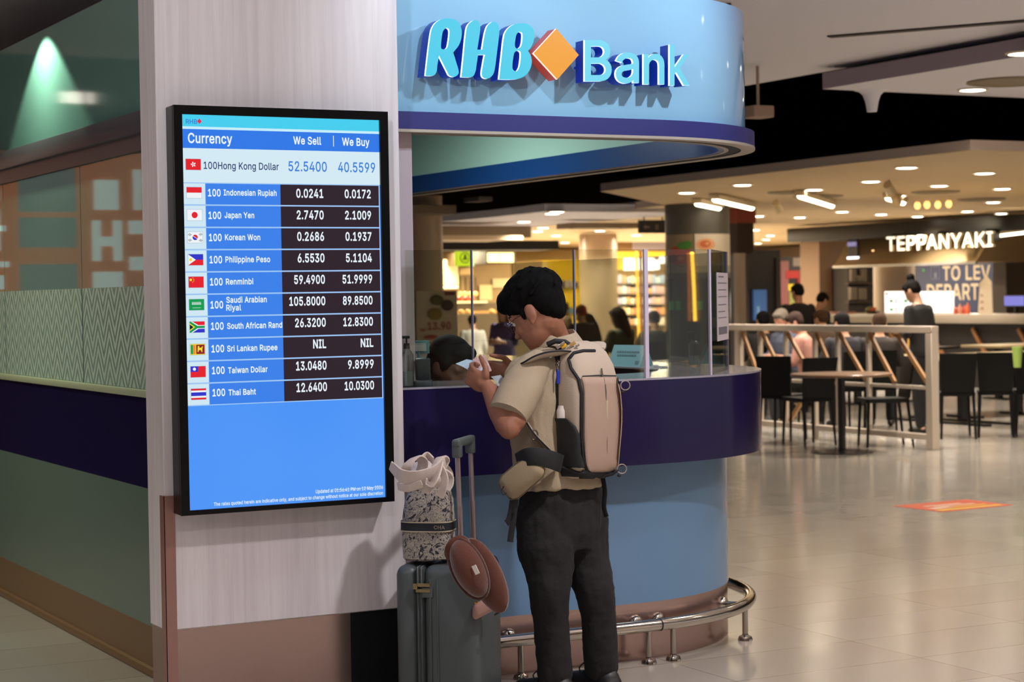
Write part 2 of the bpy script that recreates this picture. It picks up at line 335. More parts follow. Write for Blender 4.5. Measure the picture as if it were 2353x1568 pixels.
GL = {
'A': (480, '324,199,154,199,191,302,213,371,239,457,264,372,287,302 344,142,395,0,463,0,276,509,201,509,16,0,85,0,135,142'),
'B': (456, '352,161,355,137,349,105,330,80,309,67,281,60,245,57,125,57,125,231,248,231,279,228,306,218,327,203,342,184 315,262,356,286,373,301,387,320,395,344,398,374,396,398,390,421,381,442,367,461,350,477,329,491,304,501,274,507,241,509,60,509,60,0,247,0,284,2,317,8,344,18,368,31,386,48,400,67,410,88,416,111,418,136,414,173,402,203,385,227,363,245,339,257 308,309,288,296,265,288,238,285,125,285,125,452,240,452,270,449,294,442,313,429,330,403,336,372,333,348,323,326'),
'C': (510, '184,432,209,445,237,453,267,456,292,454,315,449,337,440,357,428,375,413,389,395,401,373,408,348,473,348,467,373,459,397,448,418,427,447,402,471,383,485,362,496,340,504,317,511,293,514,267,516,225,512,186,501,150,484,119,459,92,429,70,393,53,352,44,305,40,254,44,203,53,157,70,115,92,79,119,49,150,25,186,7,225,-3,267,-7,293,-6,317,-2,341,5,363,13,383,24,402,38,428,62,448,91,459,112,467,135,473,160,408,160,401,136,389,114,375,96,357,81,337,69,315,60,292,55,267,53,237,56,210,63,184,76,161,94,141,117,125,145,113,177,106,213,103,254,106,295,113,332,125,364,141,391,161,414'),
'D': (502, '268,3,312,14,351,31,384,54,411,83,433,119,449,159,458,205,462,255,458,306,449,351,433,391,412,426,385,455,353,478,315,495,273,505,225,509,60,509,60,0,219,0 320,428,344,410,364,388,379,361,390,329,397,294,399,255,397,216,390,181,379,149,363,122,343,99,318,81,288,68,254,60,215,57,125,57,125,452,221,452,258,449,291,441'),
'E': (419, '125,452,372,452,372,509,60,509,60,0,375,0,375,57,125,57,125,229,355,229,355,286,125,286'),
'F': (410, '125,452,369,452,369,509,60,509,60,0,125,0,125,221,346,221,346,278,125,278'),
'G': (520, '209,445,236,453,265,456,291,454,315,448,337,439,356,427,373,411,387,393,399,372,408,349,474,349,468,373,460,395,449,416,436,436,421,453,403,469,384,483,363,494,340,504,316,510,291,514,265,516,223,512,184,501,149,484,117,459,91,429,69,393,53,352,43,305,40,254,43,203,53,157,69,116,91,79,118,49,149,25,185,7,225,-3,269,-7,308,-4,344,5,377,19,406,38,431,62,451,91,466,124,475,160,478,200,478,256,283,256,283,199,415,199,413,173,407,147,396,123,382,102,365,85,345,71,322,61,296,55,269,53,238,56,210,63,184,76,161,95,141,117,125,145,113,177,106,213,103,254,106,295,113,332,125,364,141,392,160,414,183,432'),
'H': (517, '392,289,125,289,125,509,60,509,60,0,125,0,125,232,392,232,392,0,457,0,457,509,392,509'),
'I': (300, '31,452,118,452,118,57,31,57,31,0,269,0,269,57,183,57,183,452,269,452,269,509,31,509'),
'J': (396, '269,117,261,93,248,74,220,56,185,50,149,56,122,74,108,93,100,117,98,145,98,173,33,173,33,145,38,100,52,63,75,33,106,11,143,-2,185,-7,227,-2,263,11,294,33,318,63,332,100,336,145,336,509,272,509,272,145'),
'K': (467, '125,0,125,167,198,245,372,0,449,0,243,288,448,509,364,509,212,344,174,303,139,261,124,241,125,334,125,509,60,509,60,0'),
'L': (393, '125,509,60,509,60,0,361,0,361,57,125,57'),
'M': (628, '504,291,504,0,568,0,568,509,476,509,352,187,315,72,277,187,152,509,60,509,60,0,122,0,122,291,119,436,170,291,286,0,342,0,456,291,507,438'),
'N': (523, '387,0,463,0,463,509,399,509,399,195,399,157,401,108,403,76,388,107,363,151,343,183,136,509,60,509,60,0,125,0,125,291,120,430,177,331,202,290'),
'O': (533, '392,116,372,94,349,76,324,63,296,55,267,53,237,55,210,63,184,76,161,94,142,117,125,144,113,176,106,213,103,254,106,295,113,332,125,364,142,392,161,415,184,433,210,445,237,453,267,456,296,453,324,446,349,433,372,415,392,392,408,365,420,332,428,295,430,254,428,213,420,176,408,144 267,516,225,512,186,501,150,484,119,459,92,429,70,393,53,352,44,305,40,254,44,203,53,157,70,115,92,79,119,49,150,25,186,7,225,-3,267,-7,309,-3,348,7,384,25,415,49,442,79,464,115,480,157,490,203,493,254,490,305,480,352,464,393,442,429,415,459,384,484,348,501,309,512'),
'P': (445, '305,195,332,207,356,223,375,243,390,265,400,291,407,318,409,348,407,377,400,404,390,430,375,452,356,471,332,487,305,499,272,506,235,509,60,509,60,0,125,0,125,186,235,186,272,188 318,272,297,256,269,246,233,242,125,242,125,452,232,452,268,449,297,439,318,423,333,402,342,376,344,348,342,319,333,294'),
'Q': (533, '44,305,40,254,44,203,53,157,70,115,92,79,119,49,150,25,186,7,225,-3,267,-7,309,-3,348,7,357,12,401,-48,468,-48,403,40,415,49,442,79,464,115,480,157,490,203,493,254,490,305,480,352,464,393,442,429,415,459,384,484,348,501,309,512,267,516,225,512,186,501,150,484,119,459,92,429,70,393,53,352 210,63,184,76,161,94,142,117,125,144,113,176,106,213,103,254,106,295,113,332,125,364,142,392,161,415,184,433,210,445,237,453,267,456,296,453,324,446,349,433,372,415,392,392,408,365,420,332,428,295,430,254,428,213,420,176,408,144,392,116,372,94,366,89,313,159,245,159,319,62,296,55,267,53,237,55'),
'R': (449, '390,271,401,296,407,323,409,352,407,381,401,408,390,433,376,455,356,473,333,489,305,500,273,506,236,509,60,509,60,0,125,0,125,198,236,198,247,198,353,0,428,0,313,210,333,217,356,232,376,250 319,281,298,267,269,258,234,255,125,255,125,452,233,452,269,449,298,440,319,425,334,405,342,380,345,352,342,324,334,300'),
'S': (447, '138,498,113,484,92,468,75,448,62,425,54,400,52,372,56,341,67,313,86,289,112,269,145,253,184,239,245,222,272,214,296,205,316,193,332,179,342,161,346,139,341,114,329,92,311,74,286,60,257,52,224,49,194,52,166,59,142,71,123,88,110,110,104,137,38,137,42,109,51,83,64,60,81,40,102,23,128,9,156,-1,188,-7,224,-9,261,-7,294,0,323,11,349,25,370,43,386,64,399,87,406,112,408,139,405,171,395,198,379,220,359,238,336,252,312,264,264,279,212,293,169,308,148,319,131,334,119,352,115,376,118,398,129,418,145,435,167,448,194,456,225,459,254,456,280,449,302,437,326,412,337,378,401,378,398,403,390,427,377,449,360,468,340,484,316,498,289,508,259,514,227,516,195,514,165,508'),
'T': (449, '32,452,193,452,193,0,257,0,257,452,417,452,417,509,32,509'),
'U': (517, '232,53,208,59,187,68,160,87,141,113,128,144,124,178,124,509,60,509,60,173,63,140,71,108,85,80,103,55,126,33,154,15,186,2,220,-6,259,-8,297,-6,332,2,363,15,391,33,414,55,433,80,446,108,454,140,457,173,457,509,393,509,393,178,389,144,377,113,357,87,331,68,309,59,285,53,259,52'),
'V': (480, '241,53,215,137,192,206,84,509,16,509,204,0,278,0,463,509,395,509,290,206,267,138'),
'W': (686, '474,145,462,196,380,509,306,509,224,196,211,145,200,94,193,60,187,94,175,145,163,196,82,509,16,509,155,0,230,0,318,323,335,395,343,438,351,391,368,323,455,0,530,0,670,509,603,509,523,196,510,145,499,94,493,62,486,94'),
'Y': (472, '192,344,91,509,16,509,203,208,203,0,268,0,268,208,455,509,381,509,280,344,251,293,237,265'),
'a': (389, '263,372,239,379,215,383,194,384,163,382,133,375,104,364,79,346,57,322,41,291,100,274,107,288,118,301,132,313,149,322,171,329,196,331,220,329,240,322,256,311,267,297,273,279,276,257,273,243,265,235,252,230,234,227,178,220,125,211,100,203,78,193,58,179,43,161,34,138,30,108,35,73,48,45,68,22,94,5,126,-5,160,-9,190,-6,215,1,236,12,252,25,264,38,272,52,277,0,337,0,337,251,335,278,330,301,322,320,306,343,286,360 114,61,102,72,94,87,92,105,95,124,103,139,117,150,134,159,154,164,231,176,259,182,276,190,276,138,272,115,263,93,248,74,228,59,202,49,170,45,149,47,130,52'),
'b': (424, '327,163,323,139,316,117,301,88,279,66,253,51,220,47,188,51,162,65,140,86,125,115,118,138,114,162,113,189,114,216,118,241,125,263,140,291,161,312,188,325,220,330,253,325,280,311,301,290,316,261,323,239,327,215,328,189 259,382,229,384,197,381,171,373,152,360,137,346,118,319,114,509,53,509,53,0,112,0,112,59,153,17,172,4,198,-5,229,-8,260,-6,288,3,313,16,336,34,355,57,370,84,381,116,388,151,390,189,388,227,381,261,370,293,354,320,335,342,313,361,287,374'),
'c': (396, '98,212,102,236,108,258,124,287,145,310,173,325,207,330,226,329,242,325,257,319,303,262,362,277,353,301,340,322,324,341,305,356,284,368,260,377,234,383,207,384,174,382,144,374,117,360,93,341,72,318,56,291,44,260,37,225,34,187,37,150,44,116,56,85,72,58,93,35,117,16,144,3,174,-5,207,-8,235,-6,261,-1,285,9,306,21,325,37,341,56,354,78,363,102,304,117,282,76,271,66,258,58,243,52,226,48,207,46,173,51,145,66,124,89,108,117,102,139,98,163,96,187'),
'd': (424, '310,162,306,138,299,115,284,86,263,65,236,51,205,47,172,51,145,66,124,88,109,117,102,139,98,163,96,189,98,215,102,239,108,261,124,290,145,311,172,325,205,330,237,325,263,312,284,291,300,263,306,241,310,216,312,189 196,384,165,382,137,374,112,361,89,342,70,320,55,293,43,261,36,227,34,189,36,151,43,116,55,84,70,57,89,34,111,16,137,3,165,-6,195,-8,227,-5,252,4,272,17,287,31,307,59,313,0,372,0,372,509,311,509,311,319,287,346,272,360,253,373,228,381'),
'e': (404, '146,313,173,326,205,330,237,326,263,314,283,294,298,269,307,237,308,221,97,221,99,241,109,270,125,294 205,384,172,382,142,373,115,359,91,340,71,317,55,290,44,258,36,224,34,187,37,150,44,116,56,85,72,58,92,35,117,16,145,3,177,-5,212,-8,237,-7,261,-3,283,4,311,19,335,39,353,63,365,91,306,105,297,88,285,73,271,61,254,53,234,48,212,46,179,50,151,61,128,80,110,106,102,127,98,151,96,169,371,169,370,227,365,256,357,282,347,305,334,324,319,341,294,361,266,374,236,382'),
'f': (254, '81,327,81,0,142,0,142,327,228,327,228,379,142,379,142,419,145,443,154,460,171,470,195,474,215,472,227,468,243,521,222,527,187,530,161,527,135,519,113,505,96,486,84,461,81,432,81,379,6,379,6,327'),
'g': (425, '112,361,90,342,71,320,55,293,43,263,36,229,34,191,36,154,43,120,55,90,71,65,90,43,113,27,138,14,165,7,195,5,227,8,252,16,272,28,287,41,306,68,311,-6,308,-34,298,-58,282,-75,261,-87,236,-95,207,-97,178,-95,154,-88,136,-78,122,-66,101,-41,51,-69,64,-91,82,-110,105,-127,134,-140,156,-146,180,-149,207,-151,237,-149,265,-144,291,-136,314,-124,334,-109,350,-90,363,-67,370,-40,372,-9,372,379,313,379,313,319,288,346,273,360,253,373,228,382,196,384,166,382,138,374 145,312,172,325,205,330,237,325,264,312,285,291,300,264,307,242,311,219,312,193,311,166,307,142,300,121,285,95,264,75,237,63,205,59,172,63,145,76,124,96,109,123,102,144,98,167,96,193,98,218,102,241,109,262,124,290'),
'h': (410, '355,271,350,298,341,321,321,349,295,369,264,380,227,384,200,382,175,374,152,362,132,344,116,319,114,509,53,509,53,0,114,0,114,227,117,257,126,283,141,303,161,317,184,326,210,329,246,323,273,304,286,286,293,263,296,235,296,0,357,0,357,240'),
'i': (167, '114,455,123,468,126,483,123,499,114,512,100,521,84,524,67,521,54,512,44,499,41,483,44,468,54,455,67,446,84,443,100,446 53,379,53,0,114,0,114,379'),
'j': (167, '53,455,67,446,83,443,100,446,114,455,123,468,126,483,123,499,114,512,100,521,83,524,67,521,53,512,44,499,41,483,44,468 50,-54,40,-72,25,-83,2,-87,-10,-87,-10,-143,4,-143,37,-139,65,-129,86,-113,102,-90,111,-63,114,-30,114,379,53,379,53,-29'),
'k': (381, '360,379,284,379,121,212,114,509,53,509,53,0,114,0,114,140,154,178,294,0,372,0,201,217'),
'l': (189, '53,84,58,47,74,20,101,3,139,-2,162,-1,181,3,170,54,146,52,130,54,120,62,115,77,114,99,114,509,53,509'),
'm': (610, '345,290,358,307,374,320,395,328,419,330,447,326,473,313,490,289,496,254,496,0,557,0,557,255,555,283,550,307,541,328,522,354,497,372,468,383,437,386,407,383,381,375,357,361,337,343,322,321,317,308,314,320,303,342,287,361,268,375,245,383,219,386,195,384,172,376,151,363,132,346,118,323,112,308,112,379,53,379,53,0,114,0,114,238,117,266,126,289,140,307,158,320,178,328,199,330,229,326,253,311,269,288,274,260,274,0,335,0,335,247,338,270'),
'n': (410, '355,271,350,298,341,321,321,349,295,369,264,380,227,384,200,382,175,374,152,362,132,344,116,319,112,310,112,379,53,379,53,0,114,0,114,227,117,257,126,283,141,303,161,317,184,326,210,329,246,323,273,304,286,286,293,263,296,235,296,0,357,0,357,240'),
'o': (415, '314,139,307,117,292,89,270,66,242,51,207,46,173,51,145,66,124,89,108,117,102,139,98,163,96,187,98,212,102,236,108,258,124,287,145,310,173,325,207,330,242,325,270,310,292,287,307,258,314,236,318,212,319,187,318,163 207,384,174,382,144,374,117,360,93,341,72,318,56,291,44,260,37,225,34,187,37,150,44,116,56,85,72,58,93,35,117,16,144,3,174,-5,207,-8,241,-5,271,3,299,16,323,35,343,58,359,85,371,116,379,150,381,187,379,225,371,260,359,291,343,318,323,341,299,360,271,374,241,382'),
'p': (424, '327,163,323,139,316,117,301,88,279,66,253,51,220,47,188,51,162,65,140,86,125,115,118,138,114,162,113,189,114,216,118,241,125,263,140,291,161,312,188,325,220,330,253,325,280,311,301,290,316,261,323,239,327,215,328,189 390,189,388,227,381,261,370,293,354,320,335,342,313,361,287,374,259,382,229,384,197,381,171,373,152,360,137,346,118,319,112,379,53,379,53,-143,114,-143,114,59,138,31,153,17,173,4,198,-5,229,-8,260,-6,288,3,313,16,336,34,355,57,370,84,381,116,388,151'),
'q': (424, '310,162,306,138,299,115,284,86,263,65,236,51,205,47,172,51,145,66,124,88,109,117,102,139,98,163,96,189,98,215,102,239,108,261,124,290,145,311,172,325,205,330,237,325,263,312,284,291,300,263,306,241,310,216,312,189 36,227,34,189,36,151,43,116,55,84,70,57,89,34,111,16,137,3,165,-6,195,-8,227,-5,252,4,272,17,287,31,306,59,311,-143,372,-143,372,379,313,379,313,319,272,360,253,373,228,381,196,384,165,382,137,374,112,361,89,342,70,320,55,293,43,261'),
'r': (259, '117,262,126,284,140,301,159,315,182,323,207,326,243,322,243,384,213,385,181,380,152,367,130,347,115,321,112,379,53,379,53,0,114,0,114,237'),
's': (365, '268,277,324,290,314,316,299,339,279,358,254,372,223,381,187,384,161,383,137,378,115,370,87,354,65,332,51,305,47,274,50,249,58,227,72,208,92,192,118,180,149,170,212,155,237,147,254,136,265,121,268,103,262,81,244,62,217,50,181,45,150,49,124,60,105,79,94,107,36,94,45,63,62,38,84,18,112,3,133,-3,157,-7,182,-8,210,-7,236,-2,260,6,290,24,312,47,326,75,331,107,325,142,306,171,287,187,261,200,229,209,172,223,144,232,124,243,112,258,109,277,114,299,131,317,156,329,187,333,219,328,243,316,258,298'),
't': (227, '92,21,113,7,138,-1,168,-4,192,-3,213,2,202,54,170,50,150,53,136,61,128,76,126,98,126,327,204,327,204,379,126,379,126,471,65,471,65,379,6,379,6,327,65,327,65,93,68,64,77,41'),
'u': (410, '268,77,249,62,226,53,200,50,164,56,137,75,124,94,116,117,114,144,114,379,53,379,53,139,54,109,60,82,69,59,89,31,115,11,146,-1,182,-5,209,-3,234,5,257,17,277,35,294,60,298,70,298,0,357,0,357,379,296,379,296,153,293,122,283,97'),
'v': (389, '165,155,84,379,17,379,163,0,226,0,371,379,305,379,224,155,195,59'),
'w': (567, '545,379,480,379,434,214,413,135,397,66,382,136,362,214,316,379,252,379,206,214,186,135,170,64,154,137,133,214,87,379,23,379,138,0,199,0,248,172,263,225,284,309,305,225,319,172,368,0,429,0'),
'x': (379, '231,85,287,0,358,0,224,192,352,379,282,379,233,306,216,279,191,233,147,306,100,379,29,379,155,194,21,0,91,0,148,85,165,112,189,154'),
'y': (389, '165,155,84,379,17,379,163,-1,151,-36,141,-58,130,-74,118,-84,104,-89,88,-90,61,-86,47,-139,65,-143,91,-145,117,-143,139,-136,159,-124,177,-107,191,-85,204,-58,371,379,305,379,224,155,202,87,195,59'),
'z': (380, '48,323,254,323,42,46,42,0,339,0,339,56,126,56,333,331,333,379,48,379'),
'0': (453, '330,144,320,116,306,92,290,74,261,56,227,50,192,56,163,74,147,92,134,116,123,144,115,176,111,213,109,254,111,295,115,332,123,365,134,393,147,416,163,435,192,453,227,460,261,453,290,435,306,416,320,393,330,365,338,332,342,295,344,254,342,213,338,176 227,516,191,512,159,502,130,484,106,461,85,431,69,395,57,353,50,306,48,254,50,202,57,155,69,113,85,77,105,48,130,24,158,7,191,-3,227,-7,263,-3,295,7,323,24,348,48,368,77,384,113,396,155,403,202,405,254,403,306,396,353,384,395,368,431,348,461,323,484,295,502,262,512'),
'1': (453, '276,55,276,509,198,509,86,427,86,358,209,448,212,55,76,55,76,0,391,0,391,55'),
'2': (453, '357,290,371,318,378,345,381,372,379,398,372,423,361,445,346,465,328,482,306,497,281,507,254,513,225,516,196,513,168,507,143,496,121,482,102,464,86,442,75,418,68,391,66,362,127,362,130,390,139,413,153,433,172,447,196,457,224,460,250,457,273,449,293,436,308,419,317,397,320,371,318,348,311,327,299,305,282,282,234,229,64,47,64,0,389,0,389,57,153,57,294,209,317,235,336,259'),
'3': (453, '279,286,247,290,221,289,372,461,372,509,70,509,70,452,288,452,157,299,157,248,201,248,229,246,254,241,275,234,299,217,316,196,326,172,329,145,325,116,315,93,297,74,275,61,248,53,219,50,191,52,165,59,144,71,126,87,115,107,109,132,44,132,48,104,57,79,70,57,88,38,108,22,133,10,159,1,188,-5,218,-7,251,-5,281,2,309,12,333,27,354,45,370,66,383,90,390,116,393,145,391,173,383,198,371,222,354,244,333,262,308,276'),
'4': (453, '109,166,311,509,247,509,40,158,40,105,282,105,282,0,343,0,343,105,413,105,413,163,343,163,343,318,282,318,282,163'),
'5': (453, '178,325,155,315,136,301,151,452,366,452,366,509,96,509,67,253,128,246,145,258,167,268,192,275,218,277,248,273,275,262,297,244,314,221,324,193,328,162,324,131,314,104,298,82,276,64,250,53,221,50,196,52,173,60,154,73,138,89,127,108,122,130,60,130,63,105,71,82,83,60,99,41,118,25,140,11,165,1,192,-5,221,-7,253,-4,282,3,309,15,332,32,352,52,369,76,381,102,388,132,391,163,388,199,379,231,364,260,345,285,321,306,294,321,263,330,229,334,203,331'),
'6': (453, '284,3,310,14,333,30,352,50,368,73,379,98,387,127,389,157,387,187,380,215,370,240,355,262,337,280,316,295,291,305,265,312,235,314,214,312,196,307,174,295,322,509,252,509,137,340,112,302,93,268,80,239,71,212,65,187,64,162,66,130,73,101,84,74,100,51,119,31,142,15,168,3,196,-4,226,-7,257,-4 299,235,314,213,324,187,327,157,324,128,314,101,299,79,279,63,254,52,226,48,198,52,174,63,153,79,138,102,128,128,125,158,128,188,138,214,153,235,174,252,198,262,226,265,254,262,279,251'),
'7': (453, '97,0,165,0,391,449,391,509,62,509,62,452,323,452'),
'8': (453, '275,449,294,437,308,420,316,399,319,376,316,351,307,330,293,313,274,300,252,292,226,290,201,292,178,300,159,313,145,330,136,351,133,376,136,399,145,420,159,437,177,449,200,457,226,460,252,457 109,289,129,276,153,267,125,256,101,241,81,220,65,195,55,166,52,135,54,109,62,84,74,62,91,42,111,25,136,11,163,1,193,-5,226,-7,259,-5,289,1,317,11,341,25,362,42,378,62,391,84,398,109,401,135,397,166,387,195,372,220,351,241,327,256,300,265,323,276,343,289,359,308,372,330,379,354,382,380,379,405,373,429,361,450,346,469,328,485,306,498,282,508,255,514,226,516,197,514,170,508,146,498,124,485,106,469,90,450,79,429,73,405,70,380,73,354,80,330,93,308 130,189,147,208,169,223,196,232,226,235,256,232,283,223,305,208,322,189,333,165,337,139,333,113,323,91,307,74,285,60,258,52,226,49,195,52,167,60,145,74,129,91,119,113,115,139,119,165'),
'9': (453, '168,506,143,494,120,479,101,459,85,436,73,411,66,382,64,352,66,321,72,294,83,269,98,247,116,229,137,214,161,203,188,197,218,195,238,196,257,202,273,210,130,0,200,0,315,168,340,207,359,240,373,270,382,296,387,322,389,347,387,378,380,408,368,434,352,458,333,478,310,494,285,506,256,513,226,516,196,513 154,274,138,295,129,322,125,352,129,381,138,407,154,429,174,446,199,457,226,460,254,457,279,446,299,429,314,407,324,381,327,350,324,321,314,295,299,273,279,257,254,247,226,243,199,247,174,257'),
'.': (188, '50,41,53,24,63,9,78,-1,95,-4,113,-1,128,9,138,24,141,41,138,59,128,73,113,83,95,87,78,83,63,73,53,59'),
',': (188, '137,71,68,71,38,-119,84,-119'),
':': (188, '63,284,78,274,95,271,113,274,128,284,138,299,141,316,138,334,128,349,113,359,95,362,78,359,63,349,53,334,50,316,53,299 128,9,138,24,141,41,138,59,128,73,113,83,95,87,78,83,63,73,53,59,50,41,53,24,63,9,78,-1,95,-4,113,-1'),
'-': (453, '114,188,337,188,337,244,114,244'),
' ': (188, ''),
}
# ================================================================ setting
def floor_mat():
    m = bpy.data.materials.new('floor_tile'); m.use_nodes = True; nt = m.node_tree; L = nt.links.new; N = nt.nodes.new
    b = nt.nodes['Principled BSDF']; tc = N('ShaderNodeTexCoord'); mp = N('ShaderNodeMapping'); mp.inputs['Location'].default_value = (-5.22+0.914*10, -6.745+0.457*20, 0)
    L(tc.outputs['Object'], mp.inputs['Vector'])
    br = N('ShaderNodeTexBrick'); br.inputs['Scale'].default_value = 1.0; br.inputs['Brick Width'].default_value = 0.914; br.inputs['Row Height'].default_value = 0.457
    br.inputs['Mortar Size'].default_value = 0.0022; br.inputs['Mortar Smooth'].default_value = 0.4; br.offset = 0.0; br.inputs['Bias'].default_value = 0.0
    br.inputs['Color1'].default_value = lin('#a39b90'); br.inputs['Color2'].default_value = lin('#aba59b'); br.inputs['Mortar'].default_value = lin('#6f6454')
    L(mp.outputs['Vector'], br.inputs['Vector'])
    nz = N('ShaderNodeTexNoise'); nz.inputs['Scale'].default_value = 0.9; nz.inputs['Detail'].default_value = 3; L(tc.outputs['Object'], nz.inputs['Vector'])
    mx = N('ShaderNodeMix'); mx.data_type = 'RGBA'; mx.blend_type = 'MULTIPLY'; mx.inputs[0].default_value = 0.35
    L(br.outputs['Color'], mx.inputs[6]); L(nz.outputs['Color'], mx.inputs[7])
    rp = N('ShaderNodeValToRGB'); rp.color_ramp.elements[0].color = (0.78, 0.78, 0.78, 1); rp.color_ramp.elements[1].color = (1, 1, 1, 1); L(nz.outputs['Fac'], rp.inputs[0]); L(rp.outputs[0], mx.inputs[7]); mx.inputs[0].default_value = 0.5
    L(mx.outputs[2], b.inputs['Base Color'])
    n2 = N('ShaderNodeTexNoise'); n2.inputs['Scale'].default_value = 3.0; L(tc.outputs['Object'], n2.inputs['Vector'])
    mr = N('ShaderNodeMapRange'); mr.inputs[3].default_value = 0.11; mr.inputs[4].default_value = 0.2; L(n2.outputs['Fac'], mr.inputs[0]); L(mr.outputs[0], b.inputs['Roughness'])
    b.inputs['Specular IOR Level'].default_value = 0.55
    bp = N('ShaderNodeBump'); bp.inputs['Strength'].default_value = 0.05; bp.inputs['Distance'].default_value = 0.02
    n3 = N('ShaderNodeTexNoise'); n3.inputs['Scale'].default_value = 2.2; L(tc.outputs['Object'], n3.inputs['Vector']); L(n3.outputs['Fac'], bp.inputs['Height']); L(bp.outputs['Normal'], b.inputs['Normal'])
    return m
def wood_mat(name, c0, c1, rough=0.45):
    m = bpy.data.materials.new(name); m.use_nodes = True; nt = m.node_tree; L = nt.links.new; N = nt.nodes.new
    b = nt.nodes['Principled BSDF']; tc = N('ShaderNodeTexCoord'); mp = N('ShaderNodeMapping'); mp.inputs['Scale'].default_value = (34, 34, 1.1); L(tc.outputs['Object'], mp.inputs['Vector'])
    nz = N('ShaderNodeTexNoise'); nz.inputs['Scale'].default_value = 1.0; nz.inputs['Detail'].default_value = 6; nz.inputs['Roughness'].default_value = 0.65; nz.inputs['Distortion'].default_value = 0.5; L(mp.outputs['Vector'], nz.inputs['Vector'])
    mp2 = N('ShaderNodeMapping'); mp2.inputs['Scale'].default_value = (5.5, 5.5, 0.45); L(tc.outputs['Object'], mp2.inputs['Vector'])
    n2 = N('ShaderNodeTexNoise'); n2.inputs['Scale'].default_value = 1.0; n2.inputs['Detail'].default_value = 3; L(mp2.outputs['Vector'], n2.inputs['Vector'])
    ad = N('ShaderNodeMath'); ad.operation = 'MULTIPLY_ADD'; ad.inputs[1].default_value = 0.55; L(nz.outputs['Fac'], ad.inputs[0])
    m2 = N('ShaderNodeMath'); m2.operation = 'MULTIPLY'; m2.inputs[1].default_value = 0.45; L(n2.outputs['Fac'], m2.inputs[0]); L(m2.outputs[0], ad.inputs[2])
    rp = N('ShaderNodeValToRGB'); rp.color_ramp.elements[0].position = 0.36; rp.color_ramp.elements[1].position = 0.6
    rp.color_ramp.elements[0].color = lin(c0); rp.color_ramp.elements[1].color = lin(c1); L(ad.outputs[0], rp.inputs[0]); L(rp.outputs[0], b.inputs['Base Color'])
    b.inputs['Roughness'].default_value = rough; return m
def chevron_mat():
    m = bpy.data.materials.new('chevron_film'); m.use_nodes = True; nt = m.node_tree; L = nt.links.new; N = nt.nodes.new
    b = nt.nodes['Principled BSDF']; tc = N('ShaderNodeTexCoord'); sp = N('ShaderNodeSeparateXYZ'); L(tc.outputs['Object'], sp.inputs[0])
    def math(op, a, bb, c=None):
        n = N('ShaderNodeMath'); n.operation = op
        for i, q in enumerate((a, bb)):
            if q is None: continue
            if isinstance(q, (int, float)): n.inputs[i].default_value = q
            else: L(q, n.inputs[i])
        return n.outputs[0]
    p = math('PINGPONG', sp.outputs['Y'], 0.085)
    q = math('MULTIPLY_ADD', p, 1.5); q.node.inputs[2].default_value = 0; q2 = math('ADD', q, sp.outputs['Z'])
    r = math('FRACT', math('MULTIPLY', q2, 15.0), None)
    st = math('GREATER_THAN', r, 0.5)
    mx = N('ShaderNodeMix'); mx.data_type = 'RGBA'; L(st, mx.inputs[0]); mx.inputs[6].default_value = lin('#7f9488'); mx.inputs[7].default_value = lin('#b3c6b8'); L(mx.outputs[2], b.inputs['Base Color'])
    b.inputs['Roughness'].default_value = 0.42; b.inputs['Specular IOR Level'].default_value = 0.2; return m
MW = M('ceiling_paint', '#ebe8f0', 0.75)
MVOID = M('void_black', '#050505', 0.9, spec=0.1)
b = B(floor_mat()); b.box(-12, 62, -8, 64, -0.05, 0.0); struct(b.build('floor'))
b = B(MVOID); b.box(-12, 62, -8, 64, 4.6, 4.7); struct(b.build('ceiling_void'))
# near ceiling panels
Z1, Z2, Z3, Z4 = 3.25, 3.08, 2.65, 2.6
E1 = PZ(2160, 118, Z1)
b = B(MW); b.box(-12, E1.x, -8, 13.6, Z1, Z1+0.12); b.box(E1.x, 40, -8, E1.y, Z1, Z1+0.12); struct(b.build('ceiling_near'))
E2 = PZ(1890, 205, Z2)
b = B(MW, M('ceiling_edge', '#9c8f96', 0.7)); b.box(E2.x, 40, E1.y-1.2, E2.y, Z2, Z2+0.002); b.use(MATS['ceiling_edge']); b.box(E2.x, 40, E1.y-1.2, E2.y, Z2+0.002, Z2+0.125); struct(b.build('ceiling_drop_front'))
def slab(name, poly, z, h, m=MW, me=None):
    b = B(m, me or m); b.prism([(p[0], p[1]) for p in poly], lambda u, v, hh: (u, v, z+0.004*(hh > 0)), 1); b.use(me or m)
    b.prism([(p[0], p[1]) for p in poly], lambda u, v, hh: (u, v, z+0.004+(h-0.004)*(hh > 0)), 1); return struct(b.build(name))
A3, B3, C3 = PZ(2230, 345, Z3), PZ(1380, 440, Z3), PZ(1530, 472, Z3)
slab('ceiling_food_hall', [A3, B3, C3, (C3.x+1.0, 46), (58, 46), (58, A3.y)], Z3, 0.085, M('ceiling_warm', '#c9b189', 0.75), M('ceiling_rim', '#cdb9aa', 0.7))
K4 = PZ(1252, 486, Z4); K5 = PZ(1133, 499, Z4)
slab('ceiling_far', [K4, K5, (K5.x, 29.5), (3.0, 29.5), (3.0, 60), (C3.x+1.2, 60), (C3.x+1.2, K4.y)], Z4, 0.1, MW)
